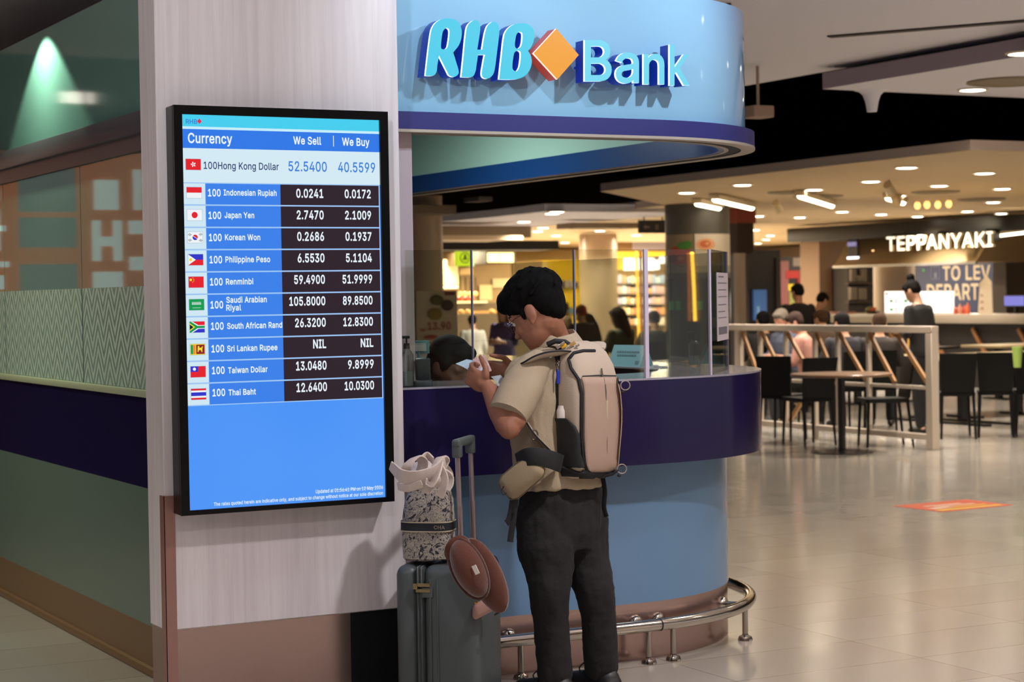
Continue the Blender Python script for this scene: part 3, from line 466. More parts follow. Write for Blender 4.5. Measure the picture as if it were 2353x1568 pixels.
# slot, vents
b = B(M('slot_black', '#171210', 0.6)); p, q = PZ(1905, 83, Z1), PZ(2360, 46, Z1); d = (q-p).normalized(); n = Vector((-d.y, d.x, 0))
b.obox((p+q)/2-Vector((0, 0, 0.006)), d, n, (0, 0, 1), (q-p).length/2, 0.045, 0.004); tag(b.build('slot_diffuser'), 'long dark linear air slot set across the near ceiling', 'air slot')
def vent(px, py, z, r, lab):
    c = PZ(px, py, z); t = thing('ceiling_vent', lab, 'vent', c)
    bb = B(M('vent_grey', '#86765e', 0.6)); bb.lathe([(r, 0.0), (r, -0.012), (r*0.86, -0.02), (r*0.8, -0.008), (r*0.6, -0.02), (r*0.52, -0.008), (r*0.34, -0.02), (r*0.2, -0.008), (0, -0.008)], 28, c); bb.build('louvre_ring', t, c)
vent(2320, 186, Z2, 0.32, 'round grey air diffuser near the lone downlight on the front drop ceiling')
for px, py, r, l in ((2255, 457, 0.3, 'at the right edge of the view'), (2150, 440, 0.28, 'right of the middle of the food hall'), (1880, 450, 0.3, 'above the slanted tube light'), (1820, 441, 0.28, 'beside the fifth downlight row')):
    vent(px, py, Z3, r, 'faint round hall ceiling vent '+l)
# far walls of the hall
MWALL = M('hall_wall', '#6d563b', 0.7, var=0.25, vscale=0.7)
b = B(MWALL); b.box(4, 36, 44, 44.3, 0, 4.6); struct(b.build('wall_far'))
b = B(M('hall_wall_dark', '#3c3128', 0.75)); b.box(33.0, 33.3, 5, 46, 0, 4.6); struct(b.build('wall_right'))
b = B(MVOID); b.box(-12, 8, 30, 30.3, 2.4, 4.6); b.box(-12, 4.2, 44, 44.3, 0, 4.6); b.box(-12, 2.3, 14.6, 14.8, 0, 4.6); struct(b.build('wall_back'))  # last box is an unseen wall added to block world light from reflections

# ================================================================ currency booth: left wall
XW = 2.39
MTEAL = M('teal_gloss', '#6a8d86', 0.06, spec=0.25, var=0.06, vscale=1.0)
MPURP = M('purple_gloss', '#1f1840', 0.14, spec=0.45)
MBROWN = M('skirting_brown', '#7d6146', 0.4, metal=0.25)
MRAIL = M('rail_grey', '#59555c', 0.35, metal=0.3)
b = B(MTEAL, MPURP, MRAIL)
b.use(M('teal_lower', '#65756c', 0.12, spec=0.3)).box(XW, XW+0.12, 6.72, 14, 0.2, 0.76); b.use(MPURP).box(XW, XW+0.12, 6.72, 14, 0.76, 1.13)
b.use(MTEAL).box(XW, XW+0.12, 6.72, 14, 2.28, 2.80)
struct(b.build('wall_left'))
b = B(MRAIL); b.box(XW-0.035, XW+0.12, 6.72, 14, 2.19, 2.28, 0.006); b.box(XW-0.012, XW+0.12, 6.72, 14, 2.125, 2.19); struct(b.build('trim_1'))
b = B(MBROWN); b.box(XW, XW+0.12, 6.72, 14, 0.03, 0.2); b.box(XW-0.02, XW+0.12, 6.72, 14, 0, 0.035, 0.01); struct(b.build('baseboard_left'))
b = B(M('sill_cream', '#a9b394', 0.3)); b.box(XW-0.02, XW+0.12, 6.72, 14, 1.13, 1.16, 0.004); struct(b.build('trim_2'))
MPANE = M('pane_dark', '#647a70', 0.03, spec=0.9)
MCHEV = chevron_mat()
for k, (y0, y1) in enumerate(((6.75, 8.565), (8.575, 9.995), (10.005, 11.42), (11.43, 13.9))):
    b = B(MPANE); b.box(XW+0.002, XW+0.012, y0, y1, 1.16, 2.125); wnd = struct(b.build('window_%d' % (k+1)))
    b = B(MCHEV); b.box(XW, XW+0.0015, y0+0.004, y1-0.004, 1.162, 1.58); b.build('frosted_film', wnd)
# panelled portal with the rate screen
MWOOD = wood_mat('pale_wood', '#cbc2c6', '#dfd8da')
b = B(MWOOD); b.box(2.085, 3.0, 6.5, 6.685, 0.377, 3.25, 0.004, 1); struct(b.build('wall_portal'))
MSTEEL = M('pink_steel', '#bfa39c', 0.22, metal=0.95)  # pink tint puts reflections of reddish surroundings into the steel colour
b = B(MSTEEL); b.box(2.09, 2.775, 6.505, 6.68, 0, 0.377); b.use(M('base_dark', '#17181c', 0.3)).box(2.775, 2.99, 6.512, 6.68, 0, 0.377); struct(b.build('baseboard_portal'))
b = B(M('guard_steel', '#a87f76', 0.35, metal=0.5)); b.box(2.082, 2.122, 6.496, 6.5, 0.0, 0.845); b.box(2.0815, 2.085, 6.496, 6.54, 0.0, 0.845)
tag(b.build('corner_guard'), 'narrow pinkish steel corner guard on the lower left edge of the wood portal', 'corner guard')
b = B(M('post_pale', '#b9a9ae', 0.4)); p = PY(942, 700, 6.84); b.box(3.0, p.x, 6.80, 6.88, 0, 2.7); struct(b.build('trim_3'))
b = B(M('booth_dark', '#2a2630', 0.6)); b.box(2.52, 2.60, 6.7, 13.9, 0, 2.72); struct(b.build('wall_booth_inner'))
b = B(M('roof_dark', '#15151a', 0.8)); b.box(2.42, 4.3, 6.82, 13.8, 2.72, 2.75); b.box(4.3, 5.0, 7.7, 13.8, 2.72, 2.75); struct(b.build('ceiling_booth'))  # unseen lid added over the booth to keep stray light out

# ================================================================ curved canopy and counter
XC, YC, YB = 4.245, 7.697, 13.8
def path(R, xl):
    pts = [(xl+(XC-xl)*i/6, YC-R) for i in range(6)]
    pts += [(XC+R*math.sin(a), YC-R*math.cos(a)) for a in [PI/2*i/28 for i in range(29)]]
    pts += [(XC+R, YC+(YB-YC)*i/6) for i in range(1, 7)]
    return pts
def sweep(b, prof, xl, close=True, mats=None, smooth_arc=True):
    cols = [[b.v((x, y, z)) for x, y in path(R, xl)] for R, z in prof]
    n = len(prof); rng = range(n if close else n-1)
    for k in rng:
        c0, c1 = cols[k], cols[(k+1) % n]
        if mats: b.use(mats[k])
        for i in range(len(c0)-1):
            f = b.f([c0[i], c0[i+1], c1[i+1], c1[i]])
            if f and smooth_arc: f.smooth = True
    if close:
        b.f([c[0] for c in cols][::-1]); b.f([c[-1] for c in cols])
    return b
MSKY = M('sky_gloss', '#86b0c8', 0.06, spec=0.6)
MTRIM = M('trim_beige', '#a79a8c', 0.45)
MLIP = M('lip_purple', '#2b2b69', 0.4)
MINB = M('inner_blue', '#1a4580', 0.35)
MINT = M('inner_teal', '#b0d8ca', 0.5)
b = B(); sweep(b, [(0.92, 2.222), (0.92, 2.745), (0.86, 2.745), (0.86, 2.222)], 2.9, True, [MSKY]*4); fas = b.build('canopy', norm=True)
for p in fas.data.polygons: p.use_smooth = abs(p.normal.z) < 0.5
tag(fas, 'curved light blue canopy fascia of the exchange booth with a purple lower lip', 'canopy')
b = B(); sweep(b, [(0.96, 2.156), (0.96, 2.224), (0.84, 2.224), (0.84, 2.156)], 2.95, True, [MLIP]*4); b.build('lip', fas)
b = B(); sweep(b, [(0.962, 2.146), (0.962, 2.157), (0.90, 2.157), (0.90, 2.146)], 2.95, True, [MTRIM]*4)
sweep(b, [(0.845, 2.148), (0.845, 2.175), (0.825, 2.175), (0.825, 2.148)], 2.95, True, [MTRIM]*4); b.build('soffit_trim', fas)
b = B(); sweep(b, [(0.90, 2.15), (0.90, 2.156), (0.845, 2.156), (0.845, 2.15)], 2.95, True, [M('groove_black', '#101016', 0.7)]*4); b.build('shadow_gap', fas)
b = B(); sweep(b, [(0.825, 2.15), (0.825, 2.25), (0.80, 2.25), (0.80, 2.15)], 2.95, True, [MINB]*4); b.build('inner_band', fas)
b = B(); sweep(b, [(0.86, 2.25), (0.86, 2.72), (0.81, 2.72), (0.81, 2.25)], 2.95, True, [MINT]*4); b.build('inner_lining', fas)
# counter
cnt = None
b = B(); sweep(b, [(0.975, 0.824), (0.975, 1.166), (0.55, 1.166), (0.55, 1.12), (0.90, 1.12), (0.90, 0.824)], 2.62, True, [MPURP]*6); cnt = b.build('service_counter')
for p in cnt.data.polygons: p.use_smooth = abs(p.normal.z) < 0.5
tag(cnt, 'curved dark purple and light blue service counter with steel kick base', 'counter')
MTOP = M('counter_top', '#9a95a0', 0.12, spec=0.7)
b = B(); sweep(b, [(0.977, 1.1665), (0.977, 1.174), (0.52, 1.174), (0.52, 1.1665)], 2.62, True, [MTOP]*4); b.build('counter_top', cnt)
b = B(); sweep(b, [(0.82, 0.235), (0.82, 0.824), (0.70, 0.824), (0.70, 0.235)], 2.62, True, [M('panel_blue', '#678bb0', 0.14, spec=0.6)]*4); q = b.build('front_panel', cnt)
for p in q.data.polygons: p.use_smooth = abs(p.normal.z) < 0.5
b = B(); sweep(b, [(0.815, 0.0), (0.815, 0.235), (0.70, 0.235), (0.70, 0.0)], 2.62, True, [MSTEEL]*4); q = b.build('kick_plate', cnt)
for p in q.data.polygons: p.use_smooth = abs(p.normal.z) < 0.5
b = B(); sweep(b, [(0.70, 0.72), (0.70, 0.75), (0.15, 0.75), (0.15, 0.72)], 2.62, True, [M('inner_desk', '#3d3a45', 0.4)]*4); b.build('clerk_desk', cnt)
# foot rail
MCHROME = M('chrome', '#c9c2b8', 0.12, metal=1.0)
rail = thing('foot_rail', 'polished steel tubular foot rail curving round the counter base', 'foot rail', (4.2, 6.78, 0))
RR, ZR = 0.917, 0.156
pts = [(x, YC-RR, ZR) for x in (2.75, 3.2, 3.7, XC)] + [(XC+RR*math.sin(a), YC-RR*math.cos(a), ZR) for a in [PI/2*i/24 for i in range(1, 25)]] + [(XC+RR, YC+0.25, ZR), (XC+RR-0.01, YC+0.36, ZR), (XC+RR-0.05, YC+0.43, ZR), (XC+RR-0.12, YC+0.46, ZR)]
b = B(MCHROME); b.tube(pts, 0.026, 16); b.build('rail_tube', rail)
b = B(M('joint_dark', '#2e2c2c', 0.4, metal=0.6)); b.tube([(XC+0.02, YC-RR, ZR), (XC+0.026, YC-RR+0.0003, ZR)], 0.0268, 16); b.build('rail_joint', rail)
def rpost(a=None, x=None):
    if a is None: p = Vector((x, YC-RR, 0)); nrm = Vector((0, -1, 0))
    else: p = Vector((XC+RR*math.sin(a), YC-RR*math.cos(a), 0)); nrm = Vector((math.sin(a), -math.cos(a), 0))
    b = B(MCHROME); b.cyl(p, p+Vector((0, 0, ZR-0.01)), 0.0125, n=14)
    b.lathe([(0.032, 0), (0.032, 0.006), (0.027, 0.018), (0.014, 0.024), (0.0126, 0.03)], 18, p); b.build('rail_post', rail)
    w0 = p-nrm*(RR-0.815)+Vector((0, 0, ZR)); b = B(MCHROME); b.cyl(w0, p+Vector((0, 0, ZR)), 0.0125, n=12)
    b.lathe([(0.032, -0.002), (0.032, 0.006), (0.026, 0.018), (0.0126, 0.026)], 18, w0, nrm); b.build('wall_bracket', rail)
for x in (2.9, 3.62, 4.215): rpost(x=x)
rpost(a=0.10); rpost(a=math.atan2(0.61, 0.69)); rpost(a=PI/2-0.02)
# glass screens on the counter
MGL = glass_mat('screen_glass', '#f1f4ef', 0.035)
MEDGE = M('glass_edge', '#cfc0d2', 0.25, spec=0.8); MEDGE2 = M('glass_edge_dim', '#7f7a8a', 0.25, spec=0.8)
GR, GT = 0.93, 1.697
def pane(lab, p0, p1, edge=None, pts=None):
    t = thing('glass_screen', lab, 'glass screen', ((p0[0]+p1[0])/2, (p0[1]+p1[1])/2, 1.174), group='glass screens on the counter')
    pts = pts or [p0, p1]; b = B(MGL); th = 0.005
    cols = []
    for i, p in enumerate(pts):
        d = Vector((pts[min(i+1, len(pts)-1)][0]-pts[max(i-1, 0)][0], pts[min(i+1, len(pts)-1)][1]-pts[max(i-1, 0)][1], 0)).normalized(); n = Vector((d.y, -d.x, 0))
        cols.append([b.v((p[0]+n.x*s, p[1]+n.y*s, z)) for s, z in ((-th, 1.174), (-th, GT), (th, GT), (th, 1.174))])
    for c0, c1 in zip(cols, cols[1:]):
        for k in range(4): b.f([c0[k], c0[(k+1) % 4], c1[(k+1) % 4], c1[k]])
    b.build('pane', t)
    d = (Vector((p1[0], p1[1], 0))-Vector((p0[0], p0[1], 0))).normalized()
    if edge:
        b = B(edge[0]); c = Vector((p1[0], p1[1], 0)); b.obox(c+Vector((0, 0, (1.174+GT)/2)), (1, 0, 0), (0, 1, 0), (0, 0, 1), edge[1], 0.0065, (GT-1.174)/2); b.build('polished_edge', t)
    return t
yg = YC-0.95
V0, V1, V2, V3 = (PY(1487, 700, yg).x, yg), (4.552, 6.795), (4.925, 7.225), (5.05, 7.9)
x_p, x_c = PY(1087, 700, yg).x, PY(1323, 700, yg).x
def gap(p, q, g0=0.006, g1=0.006):
    d = (Vector(q)-Vector(p)).normalized(); return tuple(Vector(p)+d*g0), tuple(Vector(q)-d*g1)
pane('clear glass screen nearest the wood portal, in front of the clerk', (3.13, yg), (x_p-0.004, yg), (MEDGE2, 0.002))
pane('clear glass screen in front of the standing customer', (x_p+0.004, yg), (x_c-0.006, yg), (MEDGE2, 0.0025))
pane('clear glass screen behind the blue tent card', (x_c+0.006, yg), (V0[0]-0.006, yg), (MEDGE, 0.0085))
pane('flat glass screen at the counter corner, just right of the thick pale edge', *gap(V0, V1, 0.008), (MEDGE, 0.004))
pane('angled glass screen at the counter corner holding the taped paper notice', *gap(V1, V2), (MEDGE2, 0.004))
pane('glass screen along the side of the counter facing the food hall', *gap(V2, V3), None)
pane('rear glass screen along the counter side facing the food hall', (5.06, 7.92), (5.10, 9.6), None)
# ================================================================ illuminated sign on the canopy
YS = 6.672
def sp(zx, zy): p = PY(zx/2.674+900, zy/2.674, YS); return (p.x, p.z)
def smooth_closed(pts, sub=4, keep=()):
    n = len(pts); out = []
    for i in range(n):
        p0, p1, p2, p3 = [Vector(pts[(i+k) % n]) for k in (-1, 0, 1, 2)]
        if i in keep: p0 = p1
        if (i+1) % n in keep: p3 = p2
        for j in range(sub):
            t = j/sub; out.append(0.5*((2*p1)+(p2-p0)*t+(2*p0-5*p1+4*p2-p3)*t*t+(-p0+3*p1-3*p2+p3)*t**3))
    return [(p.x, p.y) for p in out]
def outline_prism(b, loops, y0, y1, side=None, front=None):
    """extrude nested loops (x,z) from y0 (front) to y1"""
    fr, fs = fill_loops(loops)
    if front: b.use(front)
    a = [b.v((x, y0, z)) for x, z, _ in fr]
    for f in fs: b.f([a[i] for i in f])
    c = [b.v((x, y1, z)) for x, z, _ in fr]
    for f in fs: b.f([c[i] for i in reversed(f)])
    if side: b.use(side)
    for lp in loops:
        n = len(lp); p = [b.v((x, y0, z)) for x, z in lp]; q = [b.v((x, y1, z)) for x, z in lp]
        for i in range(n): b.f([p[i], q[i], q[(i+1) % n], p[(i+1) % n]])
    return b
CYF = M('face_cyan', '#0c1c22', 0.3, emit=1.0, ecol='#4fcbe8'); CYB = M('face_bank', '#0c1c22', 0.3, emit=1.0, ecol='#74d6ee')
WRIM = M('rim_white', '#eaf6ff', 0.3, emit=1.3, ecol='#e4f4ff'); BSIDE = M('can_blue', '#0b2390', 0.35, emit=0.16, ecol='#1046e0')
OFACE = M('face_orange', '#1c1206', 0.3, emit=1.0, ecol='#f0a032'); ORIM = M('rim_orange', '#ffd9c8', 0.3, emit=1.1, ecol='#ffd2bc'); OSIDE = M('can_orange', '#a8321e', 0.35, emit=0.3, ecol='#d6452a')
sign = thing('bank_sign', 'illuminated channel letter sign reading RHB, an orange diamond and Bank on the canopy', 'sign', (3.7, 6.72, 2.45))
LET = {
 'R': ([(208, 466), (222, 340), (238, 215), (252, 165), (282, 130), (328, 113), (378, 117), (412, 139), (429, 180), (429, 228), (413, 278), (378, 322), (396, 380), (412, 438), (404, 462), (380, 473), (354, 464), (338, 436), (291, 343), (281, 400), (276, 440), (256, 465)], (0, 11, 18), [[(303, 290), (309, 220), (319, 186), (338, 172), (352, 182), (355, 207), (346, 275), (336, 298), (316, 303)]]),
 'H': ([(428, 474), (442, 340), (456, 200), (470, 152), (502, 126), (532, 132), (544, 165), (540, 215), (526, 305), (556, 305), (566, 240), (577, 188), (592, 154), (622, 133), (650, 144), (661, 178), (659, 225), (645, 340), (632, 432), (616, 467), (588, 484), (562, 477), (553, 452), (562, 390), (572, 337), (531, 337), (522, 395), (514, 442), (492, 473)], (0, 8, 9, 24, 25), []),
 'B': ([(660, 488), (674, 360), (688, 238), (701, 194), (732, 160), (782, 143), (832, 147), (864, 171), (877, 208), (872, 252), (856, 290), (838, 312), (856, 345), (861, 384), (850, 426), (824, 462), (784, 483), (735, 489)], (0, 11), [[(757, 280), (764, 222), (776, 200), (794, 198), (804, 214), (800, 265), (790, 290), (770, 299)], [(742, 418), (750, 338), (762, 316), (781, 312), (793, 328), (790, 382), (781, 420), (764, 438)]]),
}
def letter(loops, face, rim, side, name='letter'):
    b = B(side); outline_prism(b, loops, YS+0.012, YS+0.072, side, side); o = b.build(name, sign, norm=True)
    b = B(face, rim); outline_prism(b, loops, YS, YS+0.0115, rim, face); b.build('lit_face', o)
    return o
for k, (o, keep, holes) in LET.items():
    loops = [smooth_closed([sp(*p) for p in o], 4, keep)]+[smooth_closed([sp(*p) for p in h], 4) for h in holes]
    sg = lambda l: sum(l[i-1][0]*l[i][1]-l[i][0]*l[i-1][1] for i in range(len(l))) > 0
    loops = [l if sg(l) == (i == 0) else l[::-1] for i, l in enumerate(loops)]
    letter(loops, CYF, WRIM, BSIDE)
letter([[sp(*p) for p in ((1012, 176), (1150, 338), (1018, 488), (872, 328))]], OFACE, ORIM, OSIDE, 'diamond')
def glyph_loops(ch, x0, x1, y0, y1):
    L = text_loops(ch, 0.012); X = [p[0] for l in L for p in l]; Yv = [p[1] for l in L for p in l]; ax, bx, ay, by = min(X), max(X), min(Yv), max(Yv)
    return [[sp(x0+(x-ax)/(bx-ax)*(x1-x0), y1+(y-ay)/(by-ay)*(y0-y1)) for x, y in l] for l in L]
for ch, bx in (('B', (1186, 1352, 246, 500)), ('a', (1376, 1520, 322, 514)), ('n', (1548, 1676, 330, 519)), ('k', (1708, 1832, 274, 526))):
    letter(glyph_loops(ch, *bx), CYB, WRIM, BSIDE)
# stand-off pegs carry the letters off the fascia
for zx, zy in ((240, 420), (395, 440), (470, 420), (600, 440), (700, 450), (820, 420), (940, 330), (1080, 340), (1205, 400), (1330, 440), (1400, 470), (1500, 470), (1560, 480), (1660, 480), (1722, 480), (1800, 490)):
    x, z = sp(zx, zy); b = B(BSIDE); b.cyl((x, YS+0.07, z), (x, 6.774+max(0, x-XC)**2*0.55, z), 0.006, n=8); b.build('standoff_peg', sign)

# ================================================================ currency rate screen
YT = 6.41
tv = thing('rate_display', 'tall black framed screen of currency rates on the wood portal', 'display screen', (2.517, 6.5, 0.782))
MBEZ = M('bezel_black', '#050507', 0.3, spec=0.3)
b = B(MBEZ); X0, X1, ZB, ZT = 2.117, 2.916, 0.782, 2.186; sx0, sx1, sz0, sz1 = 2.147, 2.884, 0.799, 2.155
b.box(X0, X1, YT+0.012, 6.498, ZB, ZT, 0.004, 1)
for q in ((X0, sx0, ZB, ZT), (sx1, X1, ZB, ZT), (sx0, sx1, ZB, sz0), (sx0, sx1, sz1, ZT)): b.box(q[0], q[1], YT, YT+0.013, q[2], q[3])
b.build('casing', tv)
def E(name, col, k=1.0): return M('lit_'+name, col, 0.4, emit=k, spec=0.25) if ('lit_'+name) in MATS else _E(name, col, k)
def _E(name, col, k):
    m = M('lit_'+name, '#050505', 0.35, emit=k, ecol=col, spec=0.3); return m
def tz(px, py): return PY(px, py, YT+0.01)
yS = YT+0.010
zc = lambda px, py: tz(px, py).z
zr0, zr1 = zc(424, 419), zc(432, 933); dz = (zr0-zr1)/10
xf, xb = tz(472, 445).x, tz(644, 440).x
b = B(); 
def rect(m, x0, x1, z0, z1, y=yS): b.use(m).quad((x0, y, z0), (x1, y, z0), (x1, y, z1), (x0, y, z1))
def gradient_screen():
    m = bpy.data.materials.new('lit_screen_blue'); m.use_nodes = True; nt = m.node_tree; bb = nt.nodes['Principled BSDF']; bb.inputs['Base Color'].default_value = lin('#050505'); bb.inputs['Roughness'].default_value = 0.35
    tc = nt.nodes.new('ShaderNodeTexCoord'); nz = nt.nodes.new('ShaderNodeTexNoise'); nz.inputs['Scale'].default_value = 2.4; nz.inputs['Detail'].default_value = 0; nt.links.new(tc.outputs['Object'], nz.inputs['Vector'])
    mx = nt.nodes.new('ShaderNodeMix'); mx.data_type = 'RGBA'; mx.inputs[6].default_value = lin('#3f8df4'); mx.inputs[7].default_value = lin('#549af8'); nt.links.new(nz.outputs['Fac'], mx.inputs[0])
    nt.links.new(mx.outputs[2], bb.inputs['Emission Color']); bb.inputs['Emission Strength'].default_value = 1.0; return m
SBLUE = gradient_screen()
hz = [sz1, zc(419, 290), zc(419, 296), zc(420, 340), zr0]
rect(SBLUE, sx0, sx1, sz0, zr0); rect(E('cyan_bar', '#45cdee'), sx0, sx1, hz[1], hz[0]); rect(E('pale_line', '#c4ecfb'), sx0, sx1, hz[2], hz[1])
rect(E('head_blue', '#2f78e6'), sx0, sx1, hz[3], hz[2]); rect(E('row_pale', '#d3e9f3'), sx0, sx1, hz[4], hz[3])
scr = b.build('screen_face', tv, norm=False)
RB, RD, RF, RL = E('row_blue', '#3a80e8'), E('row_dark', '#2c1f2a'), E('row_flag', '#cfe7f2'), E('row_line', '#9cc4f2')
b = B(); yS2 = yS-0.001
rect(RL, sx0, sx1-0.002, zr1-0.002, zr0, yS2)
for i in range(10):
    a, c = zr0-dz*i-0.0035, zr0-dz*(i+1)+0.0015
    rect(RF, sx0, xf-0.0015, c, a, yS2-0.0005); rect(RB, xf, xb, c, a, yS2-0.0005); rect(RD, xb, sx1-0.006, c, a, yS2-0.0005)
b.build('rate_table', tv, norm=False)
TW, TI, TB = E('text_white', '#e9f3fb', 1.0), E('text_ink', '#2b3a6a'), E('text_blue', '#3d7fd6')
xv = Vector((1, 0, 0)); zv = Vector((0, 0, 1))
def scr_text(s, px, py, hpx, wpx=None, mat=None, align='L', off=0.035, py_is_base=True):
    p = PY(px, py, yS-0.003); k = (PY(px, py-100, yS-0.003).z-p.z)/100
    wd = None
    if wpx: wd = (PY(px+100, py, yS-0.003).x-p.x)/100*wpx
    b = B(mat or TW); put_text(b, s, p, xv, zv, hpx*k, wd, align, off); b.build('text_line', scr, norm=False)
scr_text('Currency', 432, 328, 22, 102, TW, 'L', 0.03); scr_text('We Sell', 674, 331, 17, 64, TW); scr_text('We Buy', 786, 334, 17, 63, TW)
scr_text('100Hong Kong Dollar', 468, 388, 16, 174, TI, 'L', 0.018); scr_text('52.5400', 663, 393, 22, 88, TB, 'L', 0.02); scr_text('40.5599', 777, 395, 22, 85, TB, 'L', 0.02)
rows = [('Indonesian Rupiah', 449, 514, 122, '0.0241', '0.0172'), ('Japan Yen', 501, 516, 68, '2.7470', '2.1009'), ('Korean Won', 552, 517, 81, '0.2686', '0.1937'), ('Philippine Peso', 603, 518, 103, '6.5530', '5.1104'),
        ('Renminbi', 654, 519, 63, '59.4900', '51.9999'), (None, 707, 520, 0, '105.8000', '89.8500'), ('South African Rand', 756, 522, 127, '26.3200', '12.8300'), ('Sri Lankan Rupee', 808, 522, 116, 'NIL', 'NIL'),
        ('Taiwan Dollar', 858, 524, 91, '13.0480', '9.8999'), ('Thai Baht', 909, 525, 63, '12.6400', '10.0300')]
wid = {6: 61, 7: 70, 8: 82, 3: 30}
for i, (nm, py, px, wpx, s1, s2) in enumerate(rows):
    scr_text('100', 478+i*1.15, py+2, 16, 29)
    if nm: scr_text(nm, px, py, 13, wpx)
    else: scr_text('Saudi Arabian', px, 696, 13, 93); scr_text('Riyal', px, 714, 13, 34)
    q = 454+i*49.6; f = 1-i*0.002
    scr_text(s1, 743+i*0.95, q-0.3*i+0.5, 19, wid[len(s1)]*f, TW, 'R', 0.04); scr_text(s2, 852+i*0.85, q-0.85*i+1.5, 18.5, wid[len(s2)]*f*0.965, TW, 'R', 0.04)
scr_text('Updated at 01:56:41 PM on 12 May 2026', 880, 1124, 8, 150, TW, 'R', 0.02); scr_text('The rates quoted herein are indicative only, and subject to change without notice at our sole discretion', 880, 1137, 7.5, 368, TW, 'R', 0.02)
b = B(); p = PY(772, 1126, yS-0.003); rect(TW, p.x, tz(880, 1126).x, p.z-0.001, p.z, yS-0.003)
b.build('underline', scr, norm=False); b = B(); rect(TW, tz(765, 320).x, tz(766.5, 320).x, tz(765, 337).z, tz(765, 312).z, yS-0.002)
b.build('divider', scr, norm=False)
scr_text('RHB', 427, 284, 10, 26, TB, 'L', 0.03)
b = B(); pc = tz(457.5, 279); b.use(E('diamond_red', '#e0304e')); b.f([b.v((pc.x+dx*0.0085, yS-0.003, pc.z+dzz*0.0095)) for dx, dzz in ((0, 1), (1, 0), (0, -1), (-1, 0))])
b.build('logo_diamond', scr, norm=False)
